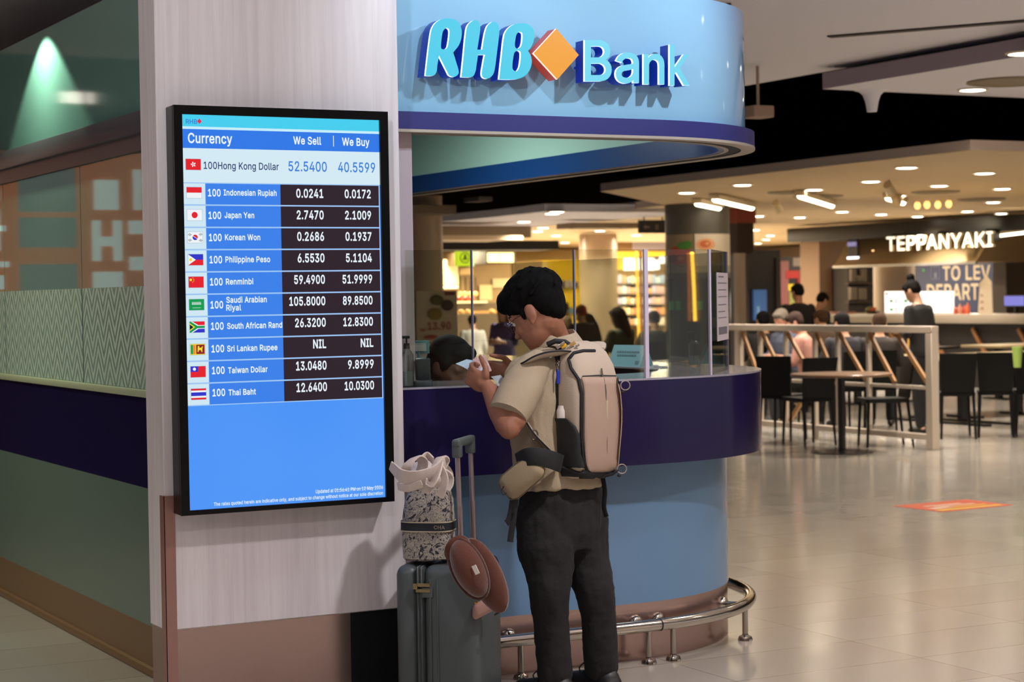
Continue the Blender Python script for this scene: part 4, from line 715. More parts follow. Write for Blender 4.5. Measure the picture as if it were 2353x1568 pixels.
# flags
FR, FWh, FB, FG, FY, FO, FK = E('red', '#e3202c'), E('white', '#eef2f6'), E('blue', '#3034c8'), E('green', '#0f9a50'), E('yellow', '#f0dc30'), E('orange', '#ec8a2c'), E('black', '#0c0c12')
def flag(px, py, wpx, hpx, kind):
    global b
    c = PY(px, py, yS-0.004); k = (PY(px, py-100, yS).z-PY(px, py, yS).z)/100; kx = (PY(px+100, py, yS).x-PY(px, py, yS).x)/100
    hw, hh = wpx*kx/2, hpx*k/2; b = B(); Yf = yS-0.0040
    def P(u, v, l=0): return b.v((c.x+u*hw, Yf-l*0.0004, c.z+v*hh))
    def R_(m, u0, u1, v0, v1, l=1): b.use(m).f([P(u0, v0, l), P(u1, v0, l), P(u1, v1, l), P(u0, v1, l)])
    def disc(m, u, v, r, l=2, a0=0, a1=2*PI, n=20): b.use(m).f([b.v((c.x+u*hw+r*hh*math.cos(a0+(a1-a0)*i/n), Yf-l*0.0004, c.z+v*hh+r*hh*math.sin(a0+(a1-a0)*i/n))) for i in range(n)])
    def poly(m, pts, l=2): b.use(m).f([P(u, v, l) for u, v in pts])
    R_(E('flag_edge', '#9db4c8'), -1.04, 1.04, -1.06, 1.06, 0)
    if kind == 'hk':
        R_(FR, -1, 1, -1, 1)
        for i in range(5):
            a = PI/2+i*2*PI/5+0.2; d = Vector((math.cos(a), math.sin(a))); n = Vector((-d.y, d.x))
            b.use(FWh).f([b.v((c.x+(d.x*r+n.x*s)*hh, Yf-0.0008, c.z+(d.y*r+n.y*s)*hh)) for r, s in ((0.05, 0), (0.25, -0.13), (0.48, -0.06), (0.5, 0.1), (0.3, 0.14))])
    elif kind == 'id': R_(FR, -1, 1, 0, 1); R_(FWh, -1, 1, -1, 0)
    elif kind == 'jp': R_(FWh, -1, 1, -1, 1); disc(FR, 0, 0, 0.58)
    elif kind == 'kr':
        R_(FWh, -1, 1, -1, 1); disc(FR, 0, 0, 0.5, 2, -0.5, PI-0.5); disc(FB, 0, 0, 0.5, 2, PI-0.5, 2*PI-0.5)
        for sx in (-1, 1):
            for sy in (-1, 1):
                for k_ in range(3):
                    r = 0.62+0.12*k_; cx_, cz_ = sx*r*0.98, sy*r*0.72; poly(FK, [(cx_-0.13, cz_+sx*sy*0.16), (cx_+0.13, cz_-sx*sy*0.16), (cx_+0.16, cz_-sx*sy*0.10), (cx_-0.10, cz_+sx*sy*0.22)])
    elif kind == 'ph': R_(FB, -1, 1, 0, 1); R_(FR, -1, 1, -1, 0); poly(FWh, [(-1, -1), (0.02, 0), (-1, 1)]); disc(FY, -0.68, 0, 0.28, 3)
    elif kind == 'cn':
        R_(FR, -1, 1, -1, 1); disc(FY, -0.72, 0.42, 0.24)
        for u, v in ((-0.42, 0.78), (-0.3, 0.5), (-0.32, 0.22), (-0.46, 0.0)): disc(FY, u, v, 0.08)
    elif kind == 'sa':
        R_(FG, -1, 1, -1, 1); R_(FWh, -0.55, 0.55, -0.62, -0.54)
        for i in range(9): R_(FWh, -0.62+i*0.14, -0.54+i*0.14, 0.0+0.1*(i % 2), 0.5)
        R_(FWh, -0.62, 0.62, 0.02, 0.12)
    elif kind == 'za':
        R_(FR, -1, 1, 0, 1); R_(FB, -1, 1, -1, 0); R_(FWh, -1, 1, -0.36, 0.36); R_(FG, -1, 1, -0.2, 0.2, 2)
        poly(FWh, [(-1, 1), (-0.62, 1), (0.15, 0.36), (0.15, -0.36), (-0.62, -1), (-1, -1)], 2); poly(FG, [(-1, 1), (-0.82, 1), (0.05, 0.2), (1, 0.2), (1, -0.2), (0.05, -0.2), (-0.82, -1), (-1, -1)], 3); poly(FY, [(-1, 0.72), (-0.28, 0), (-1, -0.72)], 4); poly(FK, [(-1, 0.5), (-0.5, 0), (-1, -0.5)], 5)
    elif kind == 'lk':
        R_(FY, -1, 1, -1, 1); R_(FG, -0.92, -0.62, -0.86, 0.86, 2); R_(FO, -0.6, -0.3, -0.86, 0.86, 2); R_(E('maroon', '#8e1b2a'), -0.2, 0.92, -0.86, 0.86, 2)
        poly(FY, [(-0.02, -0.5), (0.1, -0.5), (0.15, -0.15), (0.45, -0.15), (0.5, -0.5), (0.62, -0.5), (0.62, 0.15), (0.72, 0.5), (0.6, 0.55), (0.5, 0.3), (0.2, 0.3), (0.22, 0.62), (0.02, 0.62), (0.0, 0.2)], 3)
    elif kind == 'tw':
        R_(FR, -1, 1, -1, 1); R_(FB, -1, 0, 0, 1, 2); disc(FWh, -0.5, 0.5, 0.3, 3)
    elif kind == 'th':
        for m, v0, v1 in ((FR, 0.67, 1), (FWh, 0.33, 0.67), (FB, -0.33, 0.33), (FWh, -0.67, -0.33), (FR, -1, -0.67)): R_(m, -1, 1, v0, v1)
    b.build('flag', scr, norm=False)
flag(444, 378, 34, 25, 'hk')
for i, k in enumerate(('id', 'jp', 'kr', 'ph', 'cn', 'sa', 'za', 'lk', 'tw', 'th')):
    flag(446+i*1.15, 443+i*51.4+(i > 4)*0.5, 34, 25, k)
# ================================================================ ceiling lights
MLENS = M('lamp_lens', '#ffffff', 0.4, emit=14.0, ecol='#fff2dc'); MRING = M('lamp_ring', '#d8cbb4', 0.5)
def downlight_proto(r, m):
    t = thing('downlight', '', 'ceiling light'); b = B(MRING); b.lathe([(r*1.22, 0), (r*1.22, -0.006), (r*1.02, -0.012), (r, -0.004)], 24); b.build('trim_ring', t)
    b = B(m); b.lathe([(r*1.0, -0.005), (r*0.7, -0.014), (0, -0.018)], 24); b.build('lamp_lens', t); return t
_dl = {}
def downlight(p, r, label, group, power=0, m=None, ang=130, col=WARM):
    m = m or MLENS; k = (round(r, 3), m.name)
    if k not in _dl: o = _dl[k] = downlight_proto(r, m); o.location = p; o['label'] = label; o['group'] = group
    else: o = dup(_dl[k], p, None, label, group)
    if power:
        spot_lamp('downlight_lamp', p+Vector((0, 0, -0.03)), p+Vector((0, 0, -1)), power, col, ang, 0.9, r*0.8)
    return o
for px, py in ((2083, 384), (2262, 397), (1706, 424), (2001, 416), (2158, 426), (1578, 442), (1870, 435), (2303, 433), (2064, 449), (2282, 464), (2025, 492), (1742, 496), (1838, 499), (1935, 486), (2223, 485), (2301, 490), (2108, 497), (2400, 360), (2390, 440), (1735, 528), (1770, 541), (1760, 550), (1742, 559)):
    downlight(PZ(px, py, Z3), 0.10, 'small round white downlight recessed in the food hall ceiling', 'food hall downlights', 260 if py < 470 else 300)
downlight(PZ(2235, 205, Z2), 0.10, 'bright round downlight at the edge of the dropped ceiling panel, upper right', 'dropped panel downlights', 300)
downlight(PZ(2352, 121, Z2), 0.10, 'round downlight cut by the right edge of the photo, near the top', 'dropped panel downlights', 300)
for px, py in ((1269, 490), (1279, 486), (1204, 509), (1248, 523), (1235, 531), (1278, 541), (1298, 557), (1397, 522), (1378, 530), (1462, 540)):
    q = PZ(px, py, Z4); q = PZ(px, py, Z3) if q.x > C3.x+1.1 else q
    downlight(q, 0.11, 'small round downlight in the far ceiling seen over the glass screens', 'far hall downlights', 500)
for x, y in ((-1.2, 1.0), (-1.2, 4.5), (-1.6, 8.0), (1.2, 0.5), (1.4, 3.0), (3.9, 1.2), (3.9, 4.6), (6.4, 1.6), (6.4, 4.8), (9.0, 2.5), (8.6, 5.6), (11.5, 4.5), (11.2, 8.0), (14.5, 7.5), (6.9, 7.3)):
    downlight(Vector((x, y, Z1)), 0.10, 'round downlight in the near ceiling, out of the picture', 'near ceiling downlights', (400 if x < 5 and y < 5 else 290) if x > 0 else 420, col=NEUT if x < 5 else WARM)
MTUBE = M('tube_light', '#ffffff', 0.4, emit=9.0, ecol='#ffeecb')
def tube_lamp(p0, p1, lab, n=1):
    d = (p1-p0); t = thing('tube_lamp', lab, 'ceiling light', (p0+p1)/2)
    b = B(M('tube_tray', '#cdbb98', 0.5)); X = d.normalized(); Yv = Vector((-X.y, X.x, 0)); b.obox((p0+p1)/2+Vector((0, 0, 0.03)), X, Yv, (0, 0, 1), d.length/2+0.03, 0.06, 0.03, 0.005); b.build('tray', t)
    for i in range(n):
        a, c = p0+d*(i/n+0.01), p0+d*((i+1)/n-0.01); b = B(MTUBE); b.tube([a, c], 0.035, 12); b.build('tube', t)
tube_lamp(PZ(1642, 458, Z3-0.07), PZ(1728, 478, Z3-0.07), 'long three part white tube light left of the food hall ceiling', 3)
tube_lamp(PZ(1602, 468, Z3-0.07), PZ(1652, 478, Z3-0.07), 'short white tube light above the poster column', 1)
tube_lamp(PZ(1838, 450, Z3-0.07), PZ(1912, 473, Z3-0.07), 'single slanting white tube light in the middle of the food hall ceiling', 1)
tube_lamp(PZ(2040, 455, Z3-0.07), PZ(2075, 466, Z3-0.07), 'short stubby tube light over the right part of the food hall', 1)
tube_lamp(PX(2285, 541, 20.3), PX(2360, 532, 20.3), 'horizontal tube light at the right end of the lettered stall beam', 1)
def track_head(px, py, lab):
    p = PZ(px, py-6, Z3); t = thing('track_spotlight', lab, 'spotlight', p); b = B(M('spot_cream', '#c9b48e', 0.5)); b.cyl(p, p-Vector((0, 0, 0.06)), 0.012); b.cyl(p+Vector((-0.05, -0.03, -0.05)), p+Vector((0.06, 0.04, -0.13)), 0.045, 0.055); b.build('spot_can', t)
track_head(2043, 420, 'small cream spotlight hanging between two downlights, right part of ceiling')
track_head(1786, 464, 'small cream spotlight hanging left of the slanting tube light')
track_head(2057, 446, 'small cream spotlight above the lettered stall')
for px, py in ((2108, 462), (2130, 460), (2155, 460), (2180, 458)):
    p = PZ(px, py, Z3); t = thing('pendant_bulb', 'small amber bulb in the row of four above the lettered stall', 'bulb', p, group='amber bulbs'); b = B(M('bulb_amber', '#ffca7a', 0.4, emit=2.5, ecol='#ffc069')); b.ell(p-Vector((0, 0, 0.06)), (0.04, 0, 0), (0, 0.04, 0), (0, 0, 0.05), 10, 8); b.build('bulb', t); b = B(MRING); b.cyl(p, p-Vector((0, 0, 0.03)), 0.02, n=10); b.build('socket', t)
# sprinkler cone under the dropped panel, fire sprinkler above the canopy, void lamp beside it
p = PZ(2003, 207, Z2); t = tag(B(MW).lathe([(0.14, 0), (0.10, -0.012), (0.07, -0.04), (0.052, -0.09), (0.042, -0.15), (0.038, -0.17), (0.0, -0.172)], 20, p).build('ceiling_cone', at=p), 'cream cone shaped fitting hanging from the edge of the dropped ceiling', 'ceiling fitting')
p = PZ(1674, 8, Z1); t = thing('fire_sprinkler', 'small dark fire sprinkler under the ceiling just above the canopy', 'sprinkler', p)
b = B(M('sprinkler_metal', '#3a3733', 0.4, metal=0.8)); b.cyl(p, p-Vector((0, 0, 0.05)), 0.016, n=10); b.cyl(p-Vector((0, 0, 0.05)), p-Vector((0, 0, 0.056)), 0.045, n=14); b.build('body', t)
b = B(MATS['sprinkler_metal']); b.cyl(p-Vector((0, 0, 0.056)), p-Vector((0, 0, 0.085)), 0.012, 0.006, n=8); b.build('deflector', t)
p0 = PD(1742, 258, 15.0); b = B(M('lamp_box', '#a58a78', 0.5)); b.box(p0.x-0.1, p0.x+0.09, p0.y-0.09, p0.y+0.09, p0.z-0.045, p0.z+0.045, 0.01); b.cyl(p0+Vector((0, 0, 0.04)), (p0.x, p0.y, 4.6), 0.012); tag(b.build('hanging_lamp_box', at=p0), 'small beige lamp box hanging in the dark right of the canopy', 'lamp')
# ceiling pieces over the far left stalls
MBULK = M('bulkhead', '#8d7a61', 0.7); MBLK = M('beam_black', '#0d0b0a', 0.5); MCRM = M('cream', '#d0b690', 0.6)
def ybox(name, x0, y0, x1, y1, yp, dep, m, bev=0.0, parent=None, z0=None, z1=None):
    a, c = PY(x0, y1, yp), PY(x1, y0, yp); b = B(m); b.box(a.x, c.x, yp, yp+dep, a.z if z0 is None else z0, c.z if z1 is None else z1, bev); return b.build(name, parent)
def xbox(name, x0, y0, x1, y1, xp, dep, m, bev=0.0, parent=None, z0=None, z1=None):
    a, c = PX(x1, y1, xp), PX(x0, y0, xp); b = B(m); b.box(xp, xp+dep, a.y, c.y, a.z if z0 is None else z0, c.z if z1 is None else z1, bev); return b.build(name, parent)
struct(ybox('trim_4', 936, 472, 1048, 492, 21.0, 1.0, MBULK)); struct(ybox('trim_5', 1012, 500, 1220, 546, 27.0, 0.4, MBULK))
struct(ybox('trim_6', 1012, 541, 1202, 551, 25.5, 1.2, MCRM)); struct(ybox('trim_7', 1012, 553, 1284, 575, 27.4, 0.8, MBLK))
struct(ybox('trim_8', 1318, 512, 1470, 524, 24.5, 0.5, MBULK)); struct(ybox('trim_9', 1100, 452, 1132, 462, 16.0, 0.3, M('dim_beam', '#6d5f50', 0.7)))

# ================================================================ columns
def column(name, lab, px, depth, r, z1, m, z0=0.0):
    c = PD(px, 670, depth); b = B(m); b.lathe([(r, z0), (r, z1)], 40, (c.x, c.y, 0)); o = b.build(name, at=(c.x, c.y, z0)); return tag(o, lab, 'column'), Vector((c.x, c.y, 0))
MCOLB = M('column_beige', '#a78f74', 0.35, var=0.12, vscale=2)
column('round_column', 'broad brown round column at the left, right beside the wood portal', 952, 24, 0.36, 2.75, M('column_brown', '#a88f74', 0.4, var=0.1))
column('round_column', 'beige round column behind the customer, between yellow shop and lit white sign', 1376, 36, 0.35, 2.62, MCOLB)
pc, c0 = column('poster_column', 'thick grey round column wrapped with pizza posters', 1604, 25.2, 0.415, 2.66, M('column_grey', '#55524c', 0.4))
def wrap(name, a0, a1, z0, z1, m, r=0.418):
    b = B(m); n = 12; vd = math.atan2(-c0.y, -c0.x)
    g = [[b.v((c0.x+r*math.cos(vd+a0+(a1-a0)*i/n), c0.y+r*math.sin(vd+a0+(a1-a0)*i/n), z)) for z in (z0, z1)] for i in range(n+1)]
    for p, q in zip(g, g[1:]): b.f([p[0], q[0], q[1], p[1]])
    return b.build(name, pc)
zz = lambda py: PD(1604, py, 24.8).z
def food_mat(name, cols, sc):
    m = bpy.data.materials.new(name); m.use_nodes = True; nt = m.node_tree; b = nt.nodes['Principled BSDF']; tc = nt.nodes.new('ShaderNodeTexCoord'); v = nt.nodes.new('ShaderNodeTexVoronoi'); v.inputs['Scale'].default_value = sc
    nt.links.new(tc.outputs['Object'], v.inputs['Vector']); rp = nt.nodes.new('ShaderNodeValToRGB'); rp.color_ramp.interpolation = 'CONSTANT'
    sep = nt.nodes.new('ShaderNodeSeparateColor'); nt.links.new(v.outputs['Color'], sep.inputs[0]); nt.links.new(sep.outputs[0], rp.inputs[0])
    els = rp.color_ramp.elements; els[0].color = lin(cols[0]); els[1].position = 1/len(cols); els[1].color = lin(cols[1])
    for i, c in enumerate(cols[2:]): e = els.new((i+2)/len(cols)); e.color = lin(c)
    nt.links.new(rp.outputs[0], b.inputs['Base Color']); b.inputs['Roughness'].default_value = 0.3; return m
MPZ = M('poster_white', '#d9cdbd', 0.35)
for a0, a1, kind in ((-1.5, -0.12, 0), (-0.08, 1.5, 1)):
    q = wrap('poster', a0, a1, zz(612), zz(538), MPZ if kind else M('poster_tan', '#8f7c66', 0.35))
    vd = math.atan2(-c0.y, -c0.x)
    def blob(am, zm, ra, rz, m, rr=0.42):
        b = B(m); Q = lambda f_, t: b.v((c0.x+rr*math.cos(vd+am+ra*f_*math.cos(t)), c0.y+rr*math.sin(vd+am+ra*f_*math.cos(t)), zm+rz*f_*math.sin(t))); n = 20
        rings = [[Q(f_, 2*PI*i/n) for i in range(n)] for f_ in (0.33, 0.66, 1.0)]; ctr = Q(0, 0)
        for i in range(n): b.f([ctr, rings[0][i], rings[0][(i+1) % n]])
        for r0, r1 in zip(rings, rings[1:]):
            for i in range(n): b.f([r0[i], r1[i], r1[(i+1) % n], r0[(i+1) % n]])
        b.build('food_picture', q, norm=False)
    zm = (zz(538)+zz(612))/2
    if kind: blob(0.26, zm+0.07, 0.3, 0.075, M('food_salmon', '#dfa57c', 0.4)); blob(0.72, zm-0.10, 0.4, 0.06, M('food_cream', '#d9b48e', 0.4)); blob(0.24, zm+0.075, 0.17, 0.045, M('food_orange', '#c9693a', 0.4), 0.4215); blob(0.3, zm+0.08, 0.06, 0.018, M('food_salmon', '#dfa57c', 0.4), 0.423); blob(0.62, zm-0.09, 0.2, 0.03, M('food_pink', '#e2c3a8', 0.4), 0.4215)
    else: blob(-0.62, zm-0.06, 0.45, 0.12, M('food_red', '#b8482a', 0.4)); blob(-0.42, zm+0.06, 0.26, 0.05, M('food_green', '#4d8a44', 0.4), 0.422); blob(-0.3, zm+0.09, 0.14, 0.03, MATS['food_green'], 0.4225); blob(-0.85, zm-0.1, 0.2, 0.05, M('food_dark', '#7d3420', 0.4), 0.422); blob(-0.55, zm-0.1, 0.12, 0.03, M('food_bright', '#d8764a', 0.4), 0.422)
wrap('caption_strip', -1.5, -0.1, zz(627), zz(613), M('strip_grey', '#8f897e', 0.4)); wrap('caption_strip', -0.08, 1.5, zz(627), zz(613), M('strip_pale', '#b3aa98', 0.4))
wrap('dark_glazing', -1.5, 1.5, zz(850), zz(640), M('glaze_dark', '#3b4038', 0.15))
for a in (-1.05, -0.75, -0.35, -0.05): wrap('green_lettering', a, a+0.18, zz(712), zz(692), M('green_dim', '#2f7d4e', 0.4, emit=0.15, ecol='#2f9a5a'), 0.421)
# amber strips by the column, standing in for neon reflections in the counter glass
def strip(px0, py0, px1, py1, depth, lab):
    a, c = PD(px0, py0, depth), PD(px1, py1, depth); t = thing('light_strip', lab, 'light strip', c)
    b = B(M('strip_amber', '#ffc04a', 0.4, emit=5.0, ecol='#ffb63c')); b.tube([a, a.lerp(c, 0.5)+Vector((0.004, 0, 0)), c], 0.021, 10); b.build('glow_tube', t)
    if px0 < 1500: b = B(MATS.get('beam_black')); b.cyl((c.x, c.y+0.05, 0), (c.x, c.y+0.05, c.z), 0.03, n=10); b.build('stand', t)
    b = B(M('strip_back', '#a86a2a', 0.5, emit=0.25, ecol='#c9731f')); d = Vector((RT.x, RT.y, 0)).normalized(); b.obox((a+c)/2+d*(-0.05 if px0 > 1500 else 0.06)+FW*0.06, d, Vector((-d.y, d.x, 0)), (0, 0, 1), 0.022, 0.02, (a.z-c.z)/2)  # orange glow beside the reflected strip, put in as a dim glowing bar
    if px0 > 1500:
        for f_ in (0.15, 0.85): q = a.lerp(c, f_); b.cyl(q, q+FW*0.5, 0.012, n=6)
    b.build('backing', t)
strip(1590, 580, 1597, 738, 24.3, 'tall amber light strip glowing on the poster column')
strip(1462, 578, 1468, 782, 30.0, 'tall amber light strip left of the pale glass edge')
# stall parts left of the food hall entrance
t = thing('hanging_planter_box', 'dark brown slatted box hanging right of the poster column', 'hanging box', PD(1704, 580, 26.5))
c = PD(1704, 548, 26.5)
for i in range(7): b = B(M('slat_brown', '#3a2a1e', 0.5)); b.box(c.x-0.14+i*0.04-0.016, c.x-0.14+i*0.04+0.016, c.y-0.12, c.y+0.12, PD(1704, 582, 26.5).z-0.02*(i % 2), PD(1704, 514, 26.5).z); b.build('slat', t)
b = B(M('box_red', '#8e3c2c', 0.5)); b.box(c.x-0.17, c.x+0.15, c.y-0.13, c.y+0.13, PD(1704, 514, 26.5).z, 2.66); b.build('top_plate', t)
c = PD(1700, 670, 26.4); b = B(M('post_white', '#b7a899', 0.5)); b.box(c.x-0.06, c.x+0.06, c.y-0.06, c.y+0.06, 0, PD(1700, 582, 26.4).z, 0.008); b.box(c.x-0.09, c.x+0.09, c.y-0.09, c.y+0.09, 0.0, 0.05); tag(b.build('white_post', at=(c.x, c.y, 0)), 'white square post under the hanging slatted box', 'post')
# ================================================================ lettered stall on the right
XS = 20.2
beam = xbox('stall_beam', 1808, 522, 2370, 549, XS, 0.5, MBLK, 0.01, z0=2.36, z1=2.60); tag(beam, 'long black bulkhead beam carrying the white TEPPANYAKI letters', 'beam')
MWL = M('letter_white', '#fff8e6', 0.4, emit=1.5, ecol='#fff1d6')
p0, p1 = PX(2037, 577, XS-0.22), PX(2281, 566, XS-0.22)
t = thing('stall_sign', 'glowing white TEPPANYAKI letters under the black beam', 'sign', (p0+p1)/2)
Y_ = (p1-p0).normalized(); w_ = (p1-p0).length; hgt = PX(2100, 543, XS-0.22).z-PX(2100, 575, XS-0.22).z
TL = text_loops('TEPPANYAKI', 0.011); tx0 = min(p[0] for l in TL for p in l); tx1 = max(p[0] for l in TL for p in l)
k = w_/(tx1-tx0); kz = hgt/0.509; x = 0
for ch in 'TEPPANYAKI':
    L = text_loops(ch, 0.011); b = B(MWL); fr, fs = fill_loops(L)
    def P3(q, d): 
        v = p0+Y_*((q[0]+x-tx0)*k)+Vector((d, 0, q[1]*kz)); return v
    a = [b.v(P3(v, 0)) for v in fr]; c = [b.v(P3(v, 0.05)) for v in fr]
    for f in fs: b.f([a[i] for i in f]); b.f([c[i] for i in reversed(f)])
    b.use(M('letter_side', '#8a7448', 0.4, emit=0.25, ecol='#ffdf9e'))
    for lp in L:
        n = len(lp); u = [b.v(P3(q, 0)) for q in lp]; v2 = [b.v(P3(q, 0.05)) for q in lp]
        for i in range(n): b.f([u[i], v2[i], v2[(i+1) % n], u[(i+1) % n]])
    b.build('letter', t, norm=False); x += GL[ch][0]/1000+0.0132
for f_ in (0.06, 0.5, 0.94): 
    q = p0+Y_*(w_*f_); b = B(MBLK); b.box(q.x, XS+0.05, q.y-0.015, q.y+0.015, q.z+hgt*0.4, 2.40); b.build('bracket', t)
# brass hood
MHOOD = M('hood_brass', '#c4a678', 0.34, metal=0.7)
h0, h1 = PX(1968, 600, XS+0.6), PX(2300, 600, XS+0.6)
b = B(MHOOD); zb = PX(2100, 608, XS+0.6).z
ya, yb_ = h0.y, h1.y
b.loft([[Vector((XS+0.1+dx*s, yv, z)) for dx, z in ((0, zb), (0.05, zb+0.05), (0.35, 2.38), (1.0, 2.38), (1.3, zb+0.05), (1.3, zb))] for s, yv in ((1, ya), (1, (ya+yb_)/2), (1, yb_))])
q = tag(b.build('extractor_hood'), 'wide brass coloured extractor hood below the glowing stall letters', 'hood')
for px in (1985, 2062, 2135, 2205): 
    u = PX(px, 600, XS+0.1); b = B(M('hood_lamp', '#ffd79a', 0.4, emit=3.0, ecol='#ffcf8a')); b.obox((u.x+0.16, u.y, zb+0.16), (0.4, 0, 0.9), (0, 1, 0), (-0.9, 0, 0.4), 0.1, 0.03, 0.008, 0.004); b.build('hood_light', q)
b = B(M('hood_rim', '#e3dccf', 0.25, metal=0.6)); b.box(XS+0.09, XS+0.13, yb_, ya, zb-0.03, zb+0.01); b.build('rim', q)
# bar counter
cz0, cz1 = 0.98, 1.12
b = B(M('bar_top', '#9b8f7e', 0.35), M('bar_front', '#1d1916', 0.6)); ye, yn = PX(1858, 730, 20.0).y, PX(2420, 730, 20.0).y
b.box(19.95, 20.9, yn, ye, cz0, cz1, 0.01); o = tag(b.build('stall_counter'), 'long pale topped bar counter in front of the lettered stall', 'counter')
b = B(MATS['bar_front']); b.box(20.12, 20.85, yn, ye, 0.0, cz0); b.build('dark_base', o)
for i in range(4):
    b = B(M('brace_wood', '#8a5e36', 0.5)); y0 = yn+0.5+i*1.0; b.obox((20.08, y0, 0.5), (0, 0.6, 0.8), (1, 0, 0), (0, 0.8, -0.6), 0.5, 0.02, 0.03); b.build('diagonal_brace', o)
# white round kiosk, menus, back wall with the blue hoarding
c = PD(2055, 690, 34.0); b = B(M('kiosk_white', '#b5a48f', 0.4)); b.lathe([(0.36, 0), (0.36, PD(2055, 612, 34.0).z)], 32, (c.x, c.y, 0)); tag(b.build('white_drum', at=(c.x, c.y, 0)), 'pale round drum column under the brass hood', 'column')
XM = 20.75
def menu(px0, px1, lab, art):
    a, c = PX(px0, 725, XM), PX(px1, 669, XM); t = thing('menu_screen', lab, 'menu screen', ((a+c)/2)); 
    b = B(M('menu_white', '#ffffff', 0.4, emit=1.25, ecol='#fffdf6')); b.box(XM, XM+0.04, c.y, a.y, max(a.z, cz1+0.005), c.z, 0.004); b.build('lit_panel', t)
    b = B(M('menu_stand', '#3a3632', 0.5)); b.box(XM+0.04, XM+0.07, (a.y+c.y)/2-0.04, (a.y+c.y)/2+0.04, cz1, c.z-0.05); b.build('stand', t)
    if art:
        for i in range(2):
            for j in range(2):
                yv = a.y+(c.y-a.y)*(0.2+0.42*i); zv = a.z+(c.z-a.z)*(0.6-0.36*j); b = B(M('dish_green', '#3f9a55', 0.4, emit=0.5, ecol='#48a860')); b.ell((XM-0.004, yv, zv), (0.003, 0, 0), (0, 0.055, 0), (0, 0, 0.026), 10, 6); b.build('dish_picture', t)
                b = B(M('menu_ink', '#6a5c58', 0.5))
                for r_ in range(4): b.box(XM-0.004, XM, yv-0.15, yv-0.09, zv+0.03-r_*0.022, zv+0.042-r_*0.022)
                b.build('menu_text', t)
        b = B(MATS['menu_ink']); b.box(XM-0.004, XM, a.y-0.09, a.y-0.03, c.z-0.06, c.z-0.02); b.build('menu_heading', t)
menu(2033, 2112, 'lit white menu screen with green dishes, left of the bun haired woman', True); menu(2114, 2188, 'blank glowing white menu screen right of the bun haired woman', False)
XH = 26.0
a, c = PX(2105, 712, XH), PX(2290, 590, XH)
t = thing('blue_hoarding', 'dark blue hoarding board with pale capitals about departures', 'hoarding', ((a+c)/2)); b = B(M('hoard_blue', '#1c2a4e', 0.5)); b.box(XH, XH+0.1, c.y, a.y, 0.0, c.z); b.build('board', t)
b = B(M('hoard_text', '#b7a88f', 0.5)); ydir = Vector((0, -1, 0))
q = PX(2166, 644, XH-0.006); put_text(b, 'TO LEV', q, ydir, (0, 0, 1), PX(2166, 613, XH).z-q.z, (PX(2166, 640, XH).y-PX(2276, 640, XH).y), 'L', 0.03)
q = PX(2130, 689, XH-0.006); put_text(b, 'DEPARTU', q, ydir, (0, 0, 1), PX(2130, 655, XH).z-q.z, (PX(2130, 680, XH).y-PX(2272, 680, XH).y), 'L', 0.03)
b.build('lettering', t, norm=False)
a, c = PX(2139, 642, XH-0.008), PX(2160, 612, XH-0.008); b = B(M('hoard_icon', '#5d6478', 0.5))
for y0, y1, z0, z1 in ((c.y, a.y, c.z-0.012, c.z), (c.y, a.y, a.z, a.z+0.012), (c.y, c.y+0.015, a.z, c.z), (a.y-0.015, a.y, a.z, c.z), ((a.y+c.y)/2-0.04, (a.y+c.y)/2+0.04, a.z+0.03, (a.z+c.z)/2)): b.box(XH-0.008, XH-0.004, y0, y1, z0, z1)
b.build('lift_icon', t); b = B(M('hoard_green', '#2f8a4a', 0.5, emit=0.2)); q = PX(2122, 622, XH-0.008); b.box(XH-0.008, XH-0.004, q.y-0.03, q.y+0.03, q.z-0.02, q.z+0.03); b.build('green_arrow', t)
o = xbox('grey_pier', 2283, 735, 2311, 545, 22.0, 0.5, M('pier_grey', '#6f6357', 0.6), z0=0.0, z1=2.6); tag(o, 'brownish grey pier at the right end of the stall beam', 'pier')
o = xbox('pale_pier', 2311, 735, 2372, 553, 22.55, 0.5, M('pier_pale', '#9a8a80', 0.6), z0=0.0, z1=2.6); tag(o, 'wide pale wall panel at the right edge behind the till monitor', 'wall panel')
struct(xbox('wall_stall_back', 1700, 735, 2370, 545, 28.5, 0.3, M('stall_wall', '#5a4a3b', 0.7), z0=0, z1=2.6))
# till monitor, standee and counter things
t = thing('till_monitor', 'small till monitor with a lilac lit screen at the right edge of the bar', 'monitor', PX(2328, 722, 20.4))
a, c = PX(2306, 706, 20.4), PX(2356, 678, 20.4); b = B(M('monitor_black', '#0b0b0d', 0.4)); b.box(20.40, 20.44, c.y, a.y, a.z, c.z, 0.006); b.cyl((20.43, (a.y+c.y)/2, cz1), (20.43, (a.y+c.y)/2, a.z+0.03), 0.03); b.box(20.36, 20.52, (a.y+c.y)/2-0.09, (a.y+c.y)/2+0.09, cz1, cz1+0.012); b.build('casing', t)
b = B(E('lilac', '#8a86d8')); b.box(20.396, 20.40, c.y+0.02, a.y-0.02, a.z+0.02, c.z-0.015); b.build('screen', t)
t = thing('paper_standee', 'tall pale paper standee on the bar, right of the blank menu screen', 'standee', PX(2262, 722, 20.5)); a, c = PX(2247, 718, 20.5), PX(2280, 633, 20.5)
b = B(M('standee_paper', '#c9b89d', 0.6)); b.prism([(a.y, cz1), (c.y, cz1), (c.y+0.02, c.z-0.1), ((a.y*0.4+c.y*0.6), c.z), (a.y-0.05, c.z-0.12)], lambda u, v, h: (20.5+0.012*h, u, v), 1); b.build('card', t); b = B(M('standee_ink', '#a68d78', 0.6))
for i in range(3): b.box(20.496, 20.5, a.y-0.13, a.y-0.06, cz1+0.06+i*0.1, cz1+0.1+i*0.1)
b.build('print', t)
rnd = random.Random(3)
